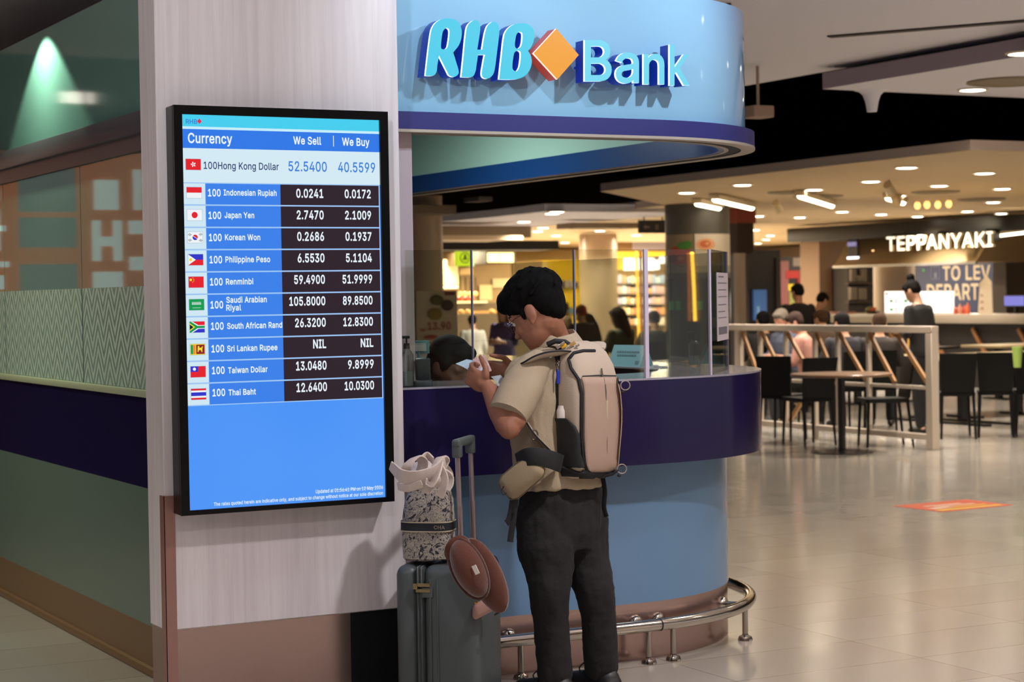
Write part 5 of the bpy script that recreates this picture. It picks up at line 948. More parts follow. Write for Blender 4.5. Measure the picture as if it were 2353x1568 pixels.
def bowl_flowers(px, lab, cols, n, sp_):
    c = PX(px, 722, 20.3); c.z = cz1; t = thing('garnish_tray', lab, 'tray', c); b = B(M('tray_dark', '#4b3a2c', 0.5)); b.lathe([(0.09, 0), (0.13, 0.04), (0.12, 0.045), (0.08, 0.01), (0, 0.01)], 20, c); b.build('dish', t)
    for i in range(n):
        u = Vector((rnd.uniform(-0.06, 0.06), rnd.uniform(-sp_, sp_), 0.045+rnd.uniform(0, 0.05))); b = B(M('garnish_'+cols[i % len(cols)][1:], cols[i % len(cols)], 0.5)); b.ell(c+u, (0.035, 0, 0), (0, 0.035, 0), (0, 0, 0.03), 9, 6); b.build('garnish', t)
bowl_flowers(2005, 'small dish of orange flowers on the bar left of the green dish menu', ['#d4552a', '#e07a30', '#6c8a3a'], 7, 0.08)
for i, (px, col, h) in enumerate(((2196, '#b8553c', 0.12), (2206, '#c9836a', 0.15), (2216, '#b5452e', 0.13), (2224, '#c7603f', 0.17))):
    c = PX(px, 722, 20.25); c.z = cz1; b = B(M('sauce_'+col[1:], col, 0.3)); b.lathe([(0.035, 0), (0.035, h*0.65), (0.016, h*0.85), (0.014, h), (0, h)], 14, c); tag(b.build('sauce_bottle', at=c), 'small reddish bottle in the group on the bar beside the pale standee', 'bottle', 'reddish bottles on the bar')
for i, px in enumerate((1905, 1925, 1945)):
    c = PX(px, 722, 20.3); c.z = cz1; b = B(M('tray_rose', '#b06a58', 0.5)); b.box(c.x-0.1, c.x+0.1, c.y-0.14, c.y+0.14, c.z, c.z+0.03, 0.01); tag(b.build('serving_tray', at=c), 'flat reddish serving tray lying on the left part of the bar', 'tray', 'reddish trays on the bar')
# dark kiosk, poster bay, brown column, shelf niche
o = ybox('dark_kiosk', 1708, 575, 1792, 745, 26.0, 1.5, M('kiosk_dark', '#120f0e', 0.4), z0=0); tag(o, 'tall black kiosk right of the white square post', 'kiosk')
a, c = PY(1731, 736, 25.97), PY(1760, 666, 25.97); b = B(M('blue_poster', '#3a5f92', 0.4, emit=0.12, ecol='#4a7ac0')); b.box(a.x, c.x, 25.95, 25.99, a.z, c.z); pr = b.build('blue_poster', o); b = B(M('poster_pale', '#7fa7c9', 0.4)); b.box(a.x+0.06, a.x+0.11, 25.945, 25.95, a.z+0.06, a.z+0.22); b.build('poster_figure', pr)
for px in (1716, 1786): b = B(M('kiosk_frame', '#2c2622', 0.5)); q = PY(px, 700, 25.98); b.box(q.x-0.02, q.x+0.02, 25.96, 26.0, 0.1, 2.05); b.build('frame_post', o)
YP = 31.5
o = ybox('poster_bay', 1792, 590, 1900, 740, YP, 0.3, M('bay_dark', '#2b201b', 0.5), z0=0); tag(o, 'dark promotional panel with red and yellow posters behind the seated diners', 'panel')
def yrect(nm, x0, y0, x1, y1, m, par, d=0.01, yp=YP):
    a, c = PY(x0, y1, yp), PY(x1, y0, yp); b = B(m); b.box(a.x, c.x, yp-d, yp-d+0.008, a.z, c.z); return b.build(nm, par)
yrect('pale_header', 1822, 592, 1900, 612, M('bay_header', '#8f8272', 0.5), o); b = B(M('bay_ink', '#2a211c', 0.5)); q = PY(1849, 608, YP-0.014); put_text(b, 'PEN', q, (1, 0, 0), (0, 0, 1), PY(1849, 590, YP).z-q.z, PY(1896, 600, YP).x-q.x, 'L', 0.03); b.build('lettering', o, norm=False)
yrect('pink_poster', 1795, 600, 1812, 700, M('bay_pink', '#8d5b5a', 0.5), o); yrect('red_poster', 1812, 618, 1892, 652, M('bay_black', '#1c1212', 0.5), o); yrect('yellow_poster', 1811, 652, 1885, 668, M('bay_yellow', '#e0c22c', 0.5, emit=0.25), o, 0.02); yrect('orange_strip', 1838, 653, 1885, 665, M('bay_orange', '#d5641f', 0.5, emit=0.2), o, 0.03); yrect('green_poster', 1814, 668, 1884, 720, M('bay_green', '#9aa25c', 0.5, var=0.5, vscale=8), o, 0.02)
def ydisc(nm, px, py, r, m, par, d=0.03, sx=1.0):
    c = PY(px, py, YP-d); b = B(m); b.ell(c, (r*sx, 0, 0), (0, 0.01, 0), (0, 0, r), 14, 8); return b.build(nm, par)
yrect('red_shape', 1806, 622, 1836, 640, M('bay_red', '#b3261a', 0.5), o, 0.02); yrect('red_shape', 1830, 638, 1872, 651, M('bay_redb', '#8e2418', 0.5), o, 0.03); yrect('white_shape', 1846, 620, 1856, 640, M('bay_white', '#b9a996', 0.5), o, 0.04); 
o = ybox('brown_pier', 1884, 555, 1953, 740, 30.0, 0.6, M('pier_brown', '#6d553f', 0.6), z0=0, z1=2.6); tag(o, 'plain brown pier between the poster panel and the box shelf', 'pier')
o = ybox('box_shelf', 1950, 612, 2008, 735, 29.5, 0.5, M('shelf_dark', '#1e1713', 0.5), z0=0); tag(o, 'dark shelf niche holding pale cartons, left of the pale drum', 'shelf')
for i, (x0, x1, y0, y1) in enumerate(((1957, 1968, 618, 648), (1979, 1992, 618, 648), (1970, 1980, 633, 648), (1955, 1970, 660, 690), (1973, 1992, 662, 690))):
    q = ybox('carton', x0, y0, x1, y1, 29.41, 0.08, M('carton_%d' % (i % 2), ('#5d5346', '#a58f7c')[i > 1], 0.6), 0.004); tag(q, 'small pale carton stacked in the dark shelf niche', 'carton', 'cartons in the shelf niche')
for py in (649, 692): q = ybox('shelf_board', 1950, py, 2008, py+4, 29.37, 0.13, M('shelf_board', '#3a2c22', 0.5), parent=o)
t = thing('hanging_light_sign', 'small bright bluish white light sign hanging left of the glowing letters', 'light sign', PX(1958, 580, 20.4)); a, c = PX(1946, 603, 20.4), PX(1972, 590, 20.4); b = B(M('sign_white', '#ffffff', 0.4, emit=3.0, ecol='#e6f2ff')); b.box(20.4, 20.45, c.y, a.y, a.z, c.z, 0.01); b.build('lit_face', t)
b = B(M('sign_frame', '#2a2523', 0.5)); a, c = PX(1948, 590, 20.42), PX(1970, 556, 20.42); b.box(20.42, 20.46, c.y, a.y, a.z, 2.37); b.build('hanger', t); b = B(E('mauve', '#8a7fa8')); b.box(20.4, 20.42, c.y+0.02, a.y-0.02, c.z-0.07, c.z); b.build('upper_panel', t)

# ================================================================ stalls seen through the glass screens
YB_ = 41.0
struct(ybox('wall_shops', 930, 575, 1540, 800, YB_, 0.3, M('shop_wall', '#b3935e', 0.6), z0=0, z1=2.6))
def shop(nm, lab, x0, y0, x1, y1, yp, m, dep=0.4): o = ybox(nm, x0, y0, x1, y1, yp, dep, m, z0=0.0); return tag(o, lab, 'shop front')
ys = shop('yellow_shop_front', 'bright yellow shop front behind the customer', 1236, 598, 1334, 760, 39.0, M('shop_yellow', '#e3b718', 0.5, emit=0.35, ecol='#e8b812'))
def shelf(par, x0, x1, py, yp, m): ybox('shelf_board', x0, py, x1, py+3, yp-0.25, 0.25, m, parent=par)
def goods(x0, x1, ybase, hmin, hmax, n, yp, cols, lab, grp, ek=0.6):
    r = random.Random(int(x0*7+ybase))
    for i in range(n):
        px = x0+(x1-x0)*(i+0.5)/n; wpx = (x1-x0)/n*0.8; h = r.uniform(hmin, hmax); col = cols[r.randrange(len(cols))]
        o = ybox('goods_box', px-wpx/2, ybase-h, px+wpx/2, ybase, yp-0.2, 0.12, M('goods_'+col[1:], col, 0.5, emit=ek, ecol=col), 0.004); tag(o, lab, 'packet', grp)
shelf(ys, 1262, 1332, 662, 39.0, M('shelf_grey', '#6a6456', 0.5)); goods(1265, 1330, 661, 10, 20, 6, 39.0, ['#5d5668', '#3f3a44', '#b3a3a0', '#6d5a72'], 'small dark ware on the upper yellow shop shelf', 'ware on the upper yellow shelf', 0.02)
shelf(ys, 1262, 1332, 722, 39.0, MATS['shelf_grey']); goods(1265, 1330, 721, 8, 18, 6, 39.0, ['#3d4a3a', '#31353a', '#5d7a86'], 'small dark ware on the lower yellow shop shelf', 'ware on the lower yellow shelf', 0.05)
ws = shop('sweet_shop_front', 'shop front with a glowing white sign and packed shelves, left of the poster column', 1416, 550, 1535, 800, 37.0, M('shop_brown', '#86693f', 0.5))
yrect('grey_shutter', 1452, 550, 1530, 574, M('shutter_grey', '#a19aa4', 0.5), ws, 0.02, 37.0); yrect('yellow_band', 1416, 578, 1530, 590, M('band_yellow', '#f0b32a', 0.5, emit=0.9, ecol='#f2b022'), ws, 0.02, 37.0)
yrect('yellow_band', 1416, 590, 1430, 620, MATS['band_yellow'], ws, 0.02, 37.0)
for x0, x1, y0, y1 in ((1430, 1500, 593, 622), (1500, 1512, 598, 620), (1512, 1524, 590, 606)):
    yrect('lit_sign', x0, y0, x1, y1, M('sign_glow', '#ffffff', 0.4, emit=3.5, ecol='#fbf6ff'), ws, 0.06, 37.0)
for py in (652, 676, 700, 724, 748): shelf(ws, 1418, 1530, py, 37.0, MATS['shelf_grey'])
SW = ['#d8c7b8', '#c9a2a0', '#b8a9c4', '#d9b58f', '#c7d0d8', '#d59a6a', '#9aa8c8', '#c87f6a', '#e0cfae']
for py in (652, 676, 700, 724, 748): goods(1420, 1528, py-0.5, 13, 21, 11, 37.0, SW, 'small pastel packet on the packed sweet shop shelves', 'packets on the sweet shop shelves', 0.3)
# bakery and grill stalls at the left
g1 = shop('grill_stall', 'warmly lit food stall with a green and yellow round sign', 1012, 600, 1246, 800, 38.0, M('stall_ochre', '#8a6c40', 0.6, emit=0.0))
t = thing('square_sign', 'square yellow green lit sign with a dark ring emblem', 'sign', PY(1070, 592, 30.0)); a, c = PY(1051, 612, 30.0), PY(1090, 573, 30.0); b = B(M('sign_lime', '#c6dc2e', 0.4, emit=0.85, ecol='#bfe02a')); b.box(a.x, c.x-0.05, 30.0, 30.1, a.z, c.z); b.use(M('sign_mint', '#c8ecc0', 0.4, emit=0.9)).box(c.x-0.05, c.x, 30.0, 30.1, a.z, c.z); b.build('lit_face', t)
b = B(M('emblem_green', '#4d6a1e', 0.5)); q = (a+c)/2-Vector((0.02, 0, 0)); b.tube([(q.x+0.088*math.cos(2*PI*i/24), 29.995, q.z+0.088*math.sin(2*PI*i/24)) for i in range(24)], 0.008, 6, closed=True); b.build('ring_emblem', t)
b = B(MATS['emblem_green']); b.prism([(q.x-0.05, q.z-0.04), (q.x+0.055, q.z-0.03), (q.x+0.02, q.z+0.01), (q.x+0.03, q.z+0.05), (q.x-0.01, q.z+0.06), (q.x-0.02, q.z)], lambda u, v, h: (u, 29.998-0.006*h, v), 1); b.build('bird_emblem', t)
b = B(MBLK); b.cyl((q.x, 30.05, c.z), (q.x, 30.05, 2.603), 0.015); b.build('hanger', t)
o_ = None
t = thing('lit_letter_sign', 'glowing cream stall lettering above the grill counter', 'sign', PY(1150, 592, 36.0))
for i, (x0, x1) in enumerate(((1123, 1127), (1129, 1137), (1139, 1146), (1150, 1153), (1155, 1163), (1165, 1172), (1174, 1180))): b = None; ybox('letter', x0, 581, x1, 603, 36.0, 0.06, M('letter_cream', '#ffe9a8', 0.4, emit=3.0, ecol='#ffe7a0'), parent=t)
ybox('sign_board', 1118, 577, 1185, 606, 36.07, 1.95, M('board_brown', '#4b3822', 0.6), parent=t)
for x0, x1, y0, y1, nm, m in ((1018, 1050, 597, 655, 'lit_menu', M('menu_cream', '#e6c987', 0.5, emit=1.3)), (1054, 1084, 615, 632, 'lit_menu', M('menu_ochre', '#c49a5a', 0.5, emit=0.4)), (1018, 1050, 657, 663, 'light_bar', M('bar_glow', '#fff0c0', 0.4, emit=2.2, ecol='#ffe9b0')), (1130, 1180, 640, 662, 'menu_board', M('menu_dim', '#b29a70', 0.5, emit=0.3)), (1100, 1128, 655, 690, 'menu_board', M('menu_buff', '#c0a874', 0.5, emit=0.35)), (1190, 1232, 640, 665, 'menu_board', M('menu_sand', '#a88d66', 0.5, emit=0.25))):
    yrect(nm, x0, y0, x1, y1, m, g1, 0.05, 38.0)
o = ybox('grill_counter', 1048, 694, 1246, 800, 36.5, 0.8, M('grill_dark', '#5a4c3a', 0.4), z0=0); tag(o, 'food stall counter with glowing display under the round green sign', 'counter')
ybox('lit_edge', 1048, 692, 1120, 697, 36.45, 0.05, M('edge_glow', '#fbe6b0', 0.4, emit=1.3), parent=o); ybox('display_glow', 1050, 712, 1240, 724, 36.44, 0.06, M('display_amber', '#b98a4a', 0.5, emit=0.35), parent=o)
for i, px in enumerate((1058, 1070, 1082, 1093)):
    c = PY(px, 675, 36.6); t = thing('heat_lamp', 'small glowing orange heat lamp over the grill counter', 'heat lamp', c, group='heat lamps of the grill'); b = B(M('heat_orange', '#ffb070', 0.4, emit=3.0, ecol='#ffa55a')); b.ell(c, (0.05, 0, 0), (0, 0.05, 0), (0, 0, 0.045), 10, 6); b.build('bulb', t); b = B(MBLK); b.cyl(c, (c.x, c.y, c.z+0.35), 0.012, n=6); b.build('stem', t)
for i, px in enumerate((1056, 1070, 1084)):
    c = PY(px, 692, 36.7); c.z = PY(px, 692, 36.7).z; b = B(M('roast_red', '#b5392a', 0.4, emit=0.4, ecol='#d0402a')); b.ell(c+Vector((0, 0, 0.05)), (0.06, 0, 0), (0, 0.06, 0), (0, 0, 0.05), 10, 6); tag(b.build('red_food_tray', at=c), 'red food in a tray under the heat lamps', 'food', 'red food trays')
q0, q1 = PY(1048, 722, 36.0), PY(1246, 722, 36.0); b = B(MATS['grill_dark']); b.box(q0.x, q1.x, 36.0, 36.5, 0, q0.z); b.build('display_ledge', o)
for px in (1060, 1075, 1130, 1150, 1165): 
    c = PY(px, 716, 36.25); c.z = q0.z+0.043; b = B(M('bun_gold', '#d7a25a', 0.5, emit=0.3)); b.ell(c, (0.07, 0, 0), (0, 0.05, 0), (0, 0, 0.045), 10, 6); tag(b.build('bread_bun', at=c), 'golden bun in the lit stall display', 'bun', 'buns in the display')
# price poster with food pictures
a, c = PY(958, 785, 17.5), PY(1050, 668, 17.5)
t = thing('price_poster', 'pale food poster board with a red 13.90 price', 'poster', (a.x, 17.5, 0)); b = B(M('poster_cream', '#d3c09c', 0.5)); b.box(a.x, c.x, 17.5, 17.54, a.z, c.z); b.build('board', t)
b = B(MBLK); b.box(a.x+0.1, a.x+0.14, 17.54, 17.6, 0, a.z+0.3); b.box(c.x-0.14, c.x-0.1, 17.54, 17.6, 0, a.z+0.3); b.build('stand', t)
b = B(M('price_red', '#b04534', 0.5)); q = PY(983, 758, 17.49); put_text(b, '13.90', q, (1, 0, 0), (0, 0, 1), PY(983, 742, 17.49).z-q.z, PY(1036, 750, 17.49).x-q.x, 'L', 0.035); q = PY(966, 762, 17.49); put_text(b, 'RM', q, (1, 0, 0), (0, 0, 1), 0.026, None, 'L', 0.03); b.build('price', t, norm=False)
for px, py, rx, rz, m in ((1004, 690, 0.075, 0.052, M('fruit_olive', '#6d6130', 0.5)), (1028, 702, 0.07, 0.055, M('fruit_brown', '#4d3a22', 0.5)), (1000, 722, 0.08, 0.062, M('fruit_gold', '#9a8226', 0.5)), (990, 775, 0.08, 0.022, M('dish_red', '#b5513a', 0.5))):
    q = PY(px, py, 17.49); b = B(m); b.ell(q, (rx, 0, 0), (0, 0.006, 0), (0, 0, rz), 16, 8); b.build('food_picture', t)
yrect('red_label', 1022, 671, 1044, 679, M('label_red', '#8e3a34', 0.5), t, 0.012, 17.5)
# direction sign
t = thing('direction_sign', 'dark hanging direction sign with a pale left arrow', 'sign', PD(1500, 520, 26)); a, c = PY(1471, 536, 23.5), PY(1530, 506, 23.5); b = B(M('sign_dark', '#2c2620', 0.5)); b.box(a.x, c.x, 23.5, 23.56, a.z, c.z); b.build('panel', t)
b = B(M('sign_mark', '#8a7c66', 0.5)); q = PY(1486, 522, 23.495); b.prism([(q.x-0.05, q.z), (q.x-0.015, q.z+0.03), (q.x-0.015, q.z+0.01), (q.x+0.05, q.z+0.01), (q.x+0.05, q.z-0.01), (q.x-0.015, q.z-0.01), (q.x-0.015, q.z-0.03)], lambda u, v, h: (u, 23.497-0.004*h, v), 1); b.build('arrow', t)
b = B(MATS['sign_mark']); q = PY(1509, 522, 23.495); b.box(q.x-0.02, q.x-0.008, 23.49, 23.497, q.z-0.04, q.z+0.04); b.box(q.x+0.01, q.x+0.022, 23.49, 23.497, q.z-0.04, q.z+0.04); b.build('symbol', t)
for px in (1480, 1522): b = B(MBLK); q = PY(px, 506, 23.53); b.cyl(q, (q.x, q.y, 2.6), 0.01, n=6); b.build('hanger', t)

# ================================================================ railing, tables and chairs
XR = 12.08
MRW = M('rail_white', '#c4b6a4', 0.45); MWD = M('rail_wood', '#b0814f', 0.5)
t = thing('railing', 'white steel railing with slanted wooden braces round the food court seating', 'railing', (XR, 16, 0))
yN, yF = 14.33, 17.75
def rb(nm, y0, y1, z0, z1, m=MRW, w=0.03): b = B(m); b.box(XR-w, XR+w, y0, y1, z0, z1, 0.004, 1); b.build(nm, t)
rb('top_rail', yN-0.045, yF, 1.10, 1.165, w=0.045); rb('bottom_rail', yN, yF, 0.09, 0.145); rb('middle_rail', yN, yF, 0.565, 0.60, w=0.012); rb('end_post', yN-0.045, yN+0.045, 0, 1.10, w=0.045)
yy = [15.27, 15.76, 16.14, 16.64, 17.10, 17.46]
for i, y in enumerate(yy): rb('rail_post', y-0.022, y+0.022, 0.0 if i in (2,) else 0.145, 1.10, w=0.022)
yy2 = [yN]+yy
for i in range(len(yy2)-1):
    y0, y1 = yy2[i], yy2[i+1]
    if i == 0: segs = ((y0+0.06, 0.62, y0+0.5, 1.08), (y0+0.55, 0.62, y1-0.02, 1.08))
    else: segs = ((y0+0.04, 0.62, y1-0.03, 1.08),) if i != 3 else ((y1-0.05, 0.16, y0+0.05, 0.56), (y0+0.04, 0.62, y1-0.03, 1.08))
    for ya, za, yb2, zb2 in segs:
        b = B(MWD); d = Vector((0, yb2-ya, zb2-za)); b.obox((XR, (ya+yb2)/2, (za+zb2)/2), d, (1, 0, 0), d.cross(Vector((1, 0, 0))), d.length/2, 0.014, 0.02); b.build('wooden_brace', t)
MCH = M('chair_black', '#060606', 0.6, spec=0.25); MCH2 = M('chair_leg', '#080707', 0.5, spec=0.3)
def chair_proto():
    t = thing('dining_chair', '', 'chair')
    b = B(MCH); b.loft([[Vector((x, y, z)) for x, y in ((-.175, -.2), (.175, -.2), (.185, .2), (.165, .22), (-.165, .22), (-.185, .2))] for z in (.43, .445, .47)]); b.build('seat', t)
    b = B(MCH); n = 7; fr = []
    rows = [(0.47, -.20, .165), (0.6, -.215, .172), (0.75, -.235, .182), (0.86, -.26, .187), (0.865, -.262, .18)]
    b.loft([[Vector((x*w_, y+0.02*abs(x)**2*4*0.0, z)) for x, y in ((-1, y0-.015), (1, y0-.015), (1, y0+.015), (-1, y0+.015))] for z, y0, w_ in rows]); b.build('backrest', t)
    for sx in (-1, 1):
        for y0, y1 in ((.19, .21), (-.19, -.24)):
            b = B(MCH2); b.tube([(sx*.155, y0, .44), (sx*.17, y1, 0.0)], [.017, .012], 8); b.build('leg', t)
    return t
chp = None
def chair(px, py, rz, lab, grp=None, base=None):
    global chp
    p = base or PZ(px, py); p.z = 0
    if chp is None: chp = chair_proto(); chp.location = p; chp.rotation_euler = (0, 0, rz); chp['label'] = lab; o = chp
    else: o = dup(chp, p, rz, lab)
    if grp: o['group'] = grp
    return o
CH = 'black chairs of the food court'
VA = -math.atan2(FW.x, FW.y)   # facing away from the camera
chair(1800, 1012, VA-0.5, 'black chair left of the round pedestal table, nearest the counter', CH)
chair(1858, 1022, VA+0.35, 'second black chair from the counter, beside the left one behind the pedestal table', CH)
chair(2032, 1026, VA+1.65, 'black chair seen from the side, right of the pedestal table', CH)
chair(2196, 1006, VA-0.1, 'black chair seen from behind, just right of the railing end post', CH)
chair(2288, 1003, VA-0.22, 'black chair seen from behind, third from the right railing end', CH)
chair(2372, 1000, VA-0.2, 'black chair cut off by the right edge of the photo', CH)
MTB = M('table_black', '#171412', 0.25); MTT = M('table_wood', '#7a5c45', 0.3)
def ptable(px, py, r, lab, top=MTT, h=0.74, base=None):
    p = base or PZ(px, py); p.z = 0; t = thing('pedestal_table', lab, 'table', p)
    b = B(top); b.lathe([(r-0.01, h-0.025), (r, h-0.02), (r, h-0.004), (r-0.005, h), (0, h)], 36, p); b.build('tabletop', t)
    b = B(MTB); b.cyl(p+Vector((0, 0, 0.015)), p+Vector((0, 0, h-0.02)), 0.035, n=16); b.build('pedestal', t); b = B(MTB); b.lathe([(r*0.62, 0), (r*0.62, 0.008), (r*0.4, 0.02), (0.05, 0.03)], 30, p); b.build('base', t); return t
ptable(1935, 1040, 0.47, 'round dark topped pedestal table in front of the white railing')
def stable(p, lx, ly, lab, top, h=0.74, rz=0.0, leg=True):
    t = thing('dining_table', lab, 'table', p, rz); T = Matrix.Translation(p) @ Matrix.Rotation(rz, 4, 'Z')
    b = B(top); b.T = T; b.box(-lx, lx, -ly, ly, h-0.035, h, 0.006); b.build('tabletop', t)
    for sx in (-1, 1):
        b = B(MTB); b.T = T; b.box(sx*lx*0.55-0.04, sx*lx*0.55+0.04, -0.04, 0.04, 0.02, h-0.035); b.build('leg', t); b = B(MTB); b.T = T; b.box(sx*lx*0.55-0.05, sx*lx*0.55+0.05, -ly*0.7, ly*0.7, 0, 0.025, 0.005); b.build('foot', t)
    return t
MPT = M('table_pale', '#c0ad83', 0.35)
stable(PZ(2290, 960)+Vector((0.2, 0.3, 0)), 0.75, 0.4, 'pale topped table behind the black chairs at the right edge', MPT)
stable(PZ(2345, 915), 0.7, 0.4, 'second pale topped table further back at the right edge', MPT)
stable(Vector((14.75, 17.2, 0)), 0.33, 1.2, 'long pale table behind the railing braces where diners sit', MPT)
stable(Vector((16.6, 20.6, 0)), 0.9, 0.4, 'dark table at the back of the railed seating, below the bar', MTB)
c = PZ(2338, 845, 0.74); b = B(M('cup_green', '#9db85a', 0.35, emit=0.1)); b.lathe([(0.035, 0), (0.05, 0.19), (0.05, 0.2), (0, 0.2)], 18, c); tag(b.build('paper_cup', at=c), 'tall light green cup on the pale table at the right edge', 'cup')
b = B(M('bag_amber', '#b98a34', 0.5)); q = Vector((14.6, 17.6, 0.74)); b.loft([[q+Vector((x*s, y*s*0.5, z)) for x, y in [(math.cos(a)*0.11, math.sin(a)*0.11) for a in [2*PI*i/14 for i in range(14)]]] for s, z in ((1, 0), (1.15, 0.08), (1.0, 0.2), (0.7, 0.26))]); o = tag(b.build('yellow_bag', at=q), 'mustard yellow bag on the table behind the railing', 'bag')
b = B(MATS['bag_amber']); b.tube([q+Vector((0.06*math.cos(a), 0, 0.25+0.1*math.sin(a))) for a in [PI*i/8 for i in range(9)]], 0.012, 6); b.build('bag_handle', o)
# floor sticker
pts = [PZ(*q, 0.0015) for q in ((2050, 1163), (2220, 1148), (2330, 1161), (2165, 1177))]
b = B(M('sticker_red', '#c8563a', 0.35)); top = [Vector(p) for p in pts]; a = [b.v(p) for p in top]; c = [b.v((p.x, p.y, 0.0003)) for p in top]; b.f(a); b.f(c[::-1])
for i in range(4): b.f([a[i], a[(i+1) % 4], c[(i+1) % 4], c[i]])
o = tag(b.build('floor_sticker'), 'red and yellow diamond shaped sticker on the shiny floor', 'floor sticker')
def stk(nm, u0, u1, v0, v1, m):
    b = B(m)
    def q(u, v): return top[0]*(1-u)*(1-v)+top[1]*u*(1-v)+top[2]*u*v+top[3]*(1-u)*v+Vector((0, 0, 0.0006))
    b.f([b.v(q(u, v)) for u, v in ((u0, v0), (u1, v0), (u1, v1), (u0, v1))]); b.build(nm, o)
SY = M('sticker_yellow', '#d8b23a', 0.35); SW_ = M('sticker_pale', '#d8b8a4', 0.35)
stk('yellow_stripe', 0.05, 0.92, 0.78, 0.90, SY); stk('yellow_stripe', 0.3, 0.85, 0.6, 0.68, SY); stk('pale_text', 0.2, 0.7, 0.30, 0.38, SW_); stk('pale_text', 0.25, 0.8, 0.44, 0.52, SW_); stk('pale_text', 0.1, 0.4, 0.55, 0.7, SW_)
# lit shop front across the aisle, out of the picture, that the booth's windows mirror
YQ = 14.2
t = thing('shop_window_front', 'orange and white lit shop front across the aisle, mirrored in the booth windows', 'shop front', (0.6, YQ, 0))
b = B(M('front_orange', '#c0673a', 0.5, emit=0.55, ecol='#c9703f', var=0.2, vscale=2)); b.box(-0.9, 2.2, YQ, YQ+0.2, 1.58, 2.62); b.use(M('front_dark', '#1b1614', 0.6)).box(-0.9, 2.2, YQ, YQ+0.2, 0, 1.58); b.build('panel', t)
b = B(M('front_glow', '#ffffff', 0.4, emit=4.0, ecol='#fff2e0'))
for x0, x1 in ((0.80, 0.90), (0.93, 0.95), (0.72, 0.745)): b.box(x0, x1, YQ-0.06, YQ, 2.98, 3.06)
b.build('lit_sign', t, norm=True)
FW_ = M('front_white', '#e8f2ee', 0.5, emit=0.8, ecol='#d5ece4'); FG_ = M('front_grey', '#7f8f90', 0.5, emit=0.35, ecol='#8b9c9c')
for x0, x1, z0, z1, m in ((0.86, 1.28, 2.18, 2.50, FG_), (0.86, 1.28, 1.92, 2.14, FG_), (0.86, 1.28, 1.60, 1.80, FG_), (0.52, 0.58, 1.82, 2.12, FW_), (0.68, 0.74, 1.82, 2.12, FW_), (0.58, 0.68, 1.93, 2.0, FW_), (0.52, 0.74, 1.6, 1.74, FW_), (0.54, 0.72, 2.2, 2.42, FW_),
                          (0.26, 0.46, 2.02, 2.12, FW_), (0.26, 0.46, 1.75, 1.85, FW_), (0.36, 0.42, 2.2, 2.5, FW_), (0.22, 0.28, 2.2, 2.5, FW_),
                          (1.42, 1.5, 2.26, 2.34, FW_), (1.38, 1.52, 2.04, 2.08, FW_), (1.42, 1.46, 1.9, 2.2, FW_), (1.36, 1.5, 1.78, 1.82, FW_), (1.4, 1.48, 1.62, 1.72, FW_), (1.54, 1.62, 1.7, 1.95, FW_), (1.56, 1.64, 2.1, 2.3, FW_)):
    b = B(m); b.box(x0, x1, YQ-0.03, YQ, z0, z1); b.build('white_graphic', t)

# unseen fronts with glowing windows, added behind the viewer for steel and gloss reflections
YO = -5.0
for x0, x1, col, nm, lab in ((-9, -5.5, '#7a4438', 'brick red', 0), (-5.5, -3.6, '#2a2220', 'black', 1), (-3.6, -0.5, '#c98a78', 'salmon', 2), (-0.5, 0.9, '#241d1c', 'dark', 3), (0.9, 4.0, '#b8674f', 'terracotta', 4), (4.0, 5.2, '#d9cfd4', 'white', 5), (5.2, 8.4, '#5a3a30', 'brown', 6), (8.4, 12.0, '#c79a80', 'sand', 7)):
    t = thing('opposite_shop_front', nm+' shop front across the walkway behind the viewer', 'shop front', ((x0+x1)/2, YO, 0))
    b = B(M('opp_'+col[1:], col, 0.6)); b.box(x0, x1, YO-0.3, YO, 0, 3.2); b.build('facade', t)
    b = B(M('opp_door', '#15110f', 0.3)); b.box(x0+0.25, x0+0.75, YO, YO+0.03, 0, 2.2); b.build('door', t)
    if lab in (2, 5, 7): b = B(M('opp_window', '#fff0e6', 0.4, emit=1.6, ecol='#ffdfd0')); b.box(x1-0.55, x1-0.15, YO, YO+0.03, 0.6, 2.3); b.build('lit_window', t)
# ================================================================ people
def limb(b, pts, rad, n=12, sub=5):
    """tapering rounded limb through the points"""
    P, R = [], []
    m = len(pts)
    for i in range(m-1):
        p0, p1, p2, p3 = [Vector(pts[max(0, min(m-1, i+k))]) for k in (-1, 0, 1, 2)]
        for j in range(sub):
            t = j/sub; h = 0.5
            tan1, tan2 = (p2-p0)*h*0.55, (p3-p1)*h*0.55
            P.append((2*t**3-3*t*t+1)*p1+(t**3-2*t*t+t)*tan1+(-2*t**3+3*t*t)*p2+(t**3-t*t)*tan2); s = t*t*(3-2*t); R.append(rad[i]*(1-s)+rad[i+1]*s)
    P.append(Vector(pts[-1])); R.append(rad[-1])
    b.tube(P, R, n)
    for p, r in ((P[0], R[0]), (P[-1], R[-1])): b.ell(p, (r, 0, 0), (0, r, 0), (0, 0, r), n, 8)
def trunk(b, secs, n=20):
    """secs: (centre, halfwidth vector, halfdepth vector)"""
    b.loft([[Vector(c)+Vector(w)*math.copysign(abs(math.cos(a))**0.85, math.cos(a))+Vector(d)*math.copysign(abs(math.sin(a))**0.85, math.sin(a)) for a in [2*PI*i/n for i in range(n)]] for c, w, d in secs])
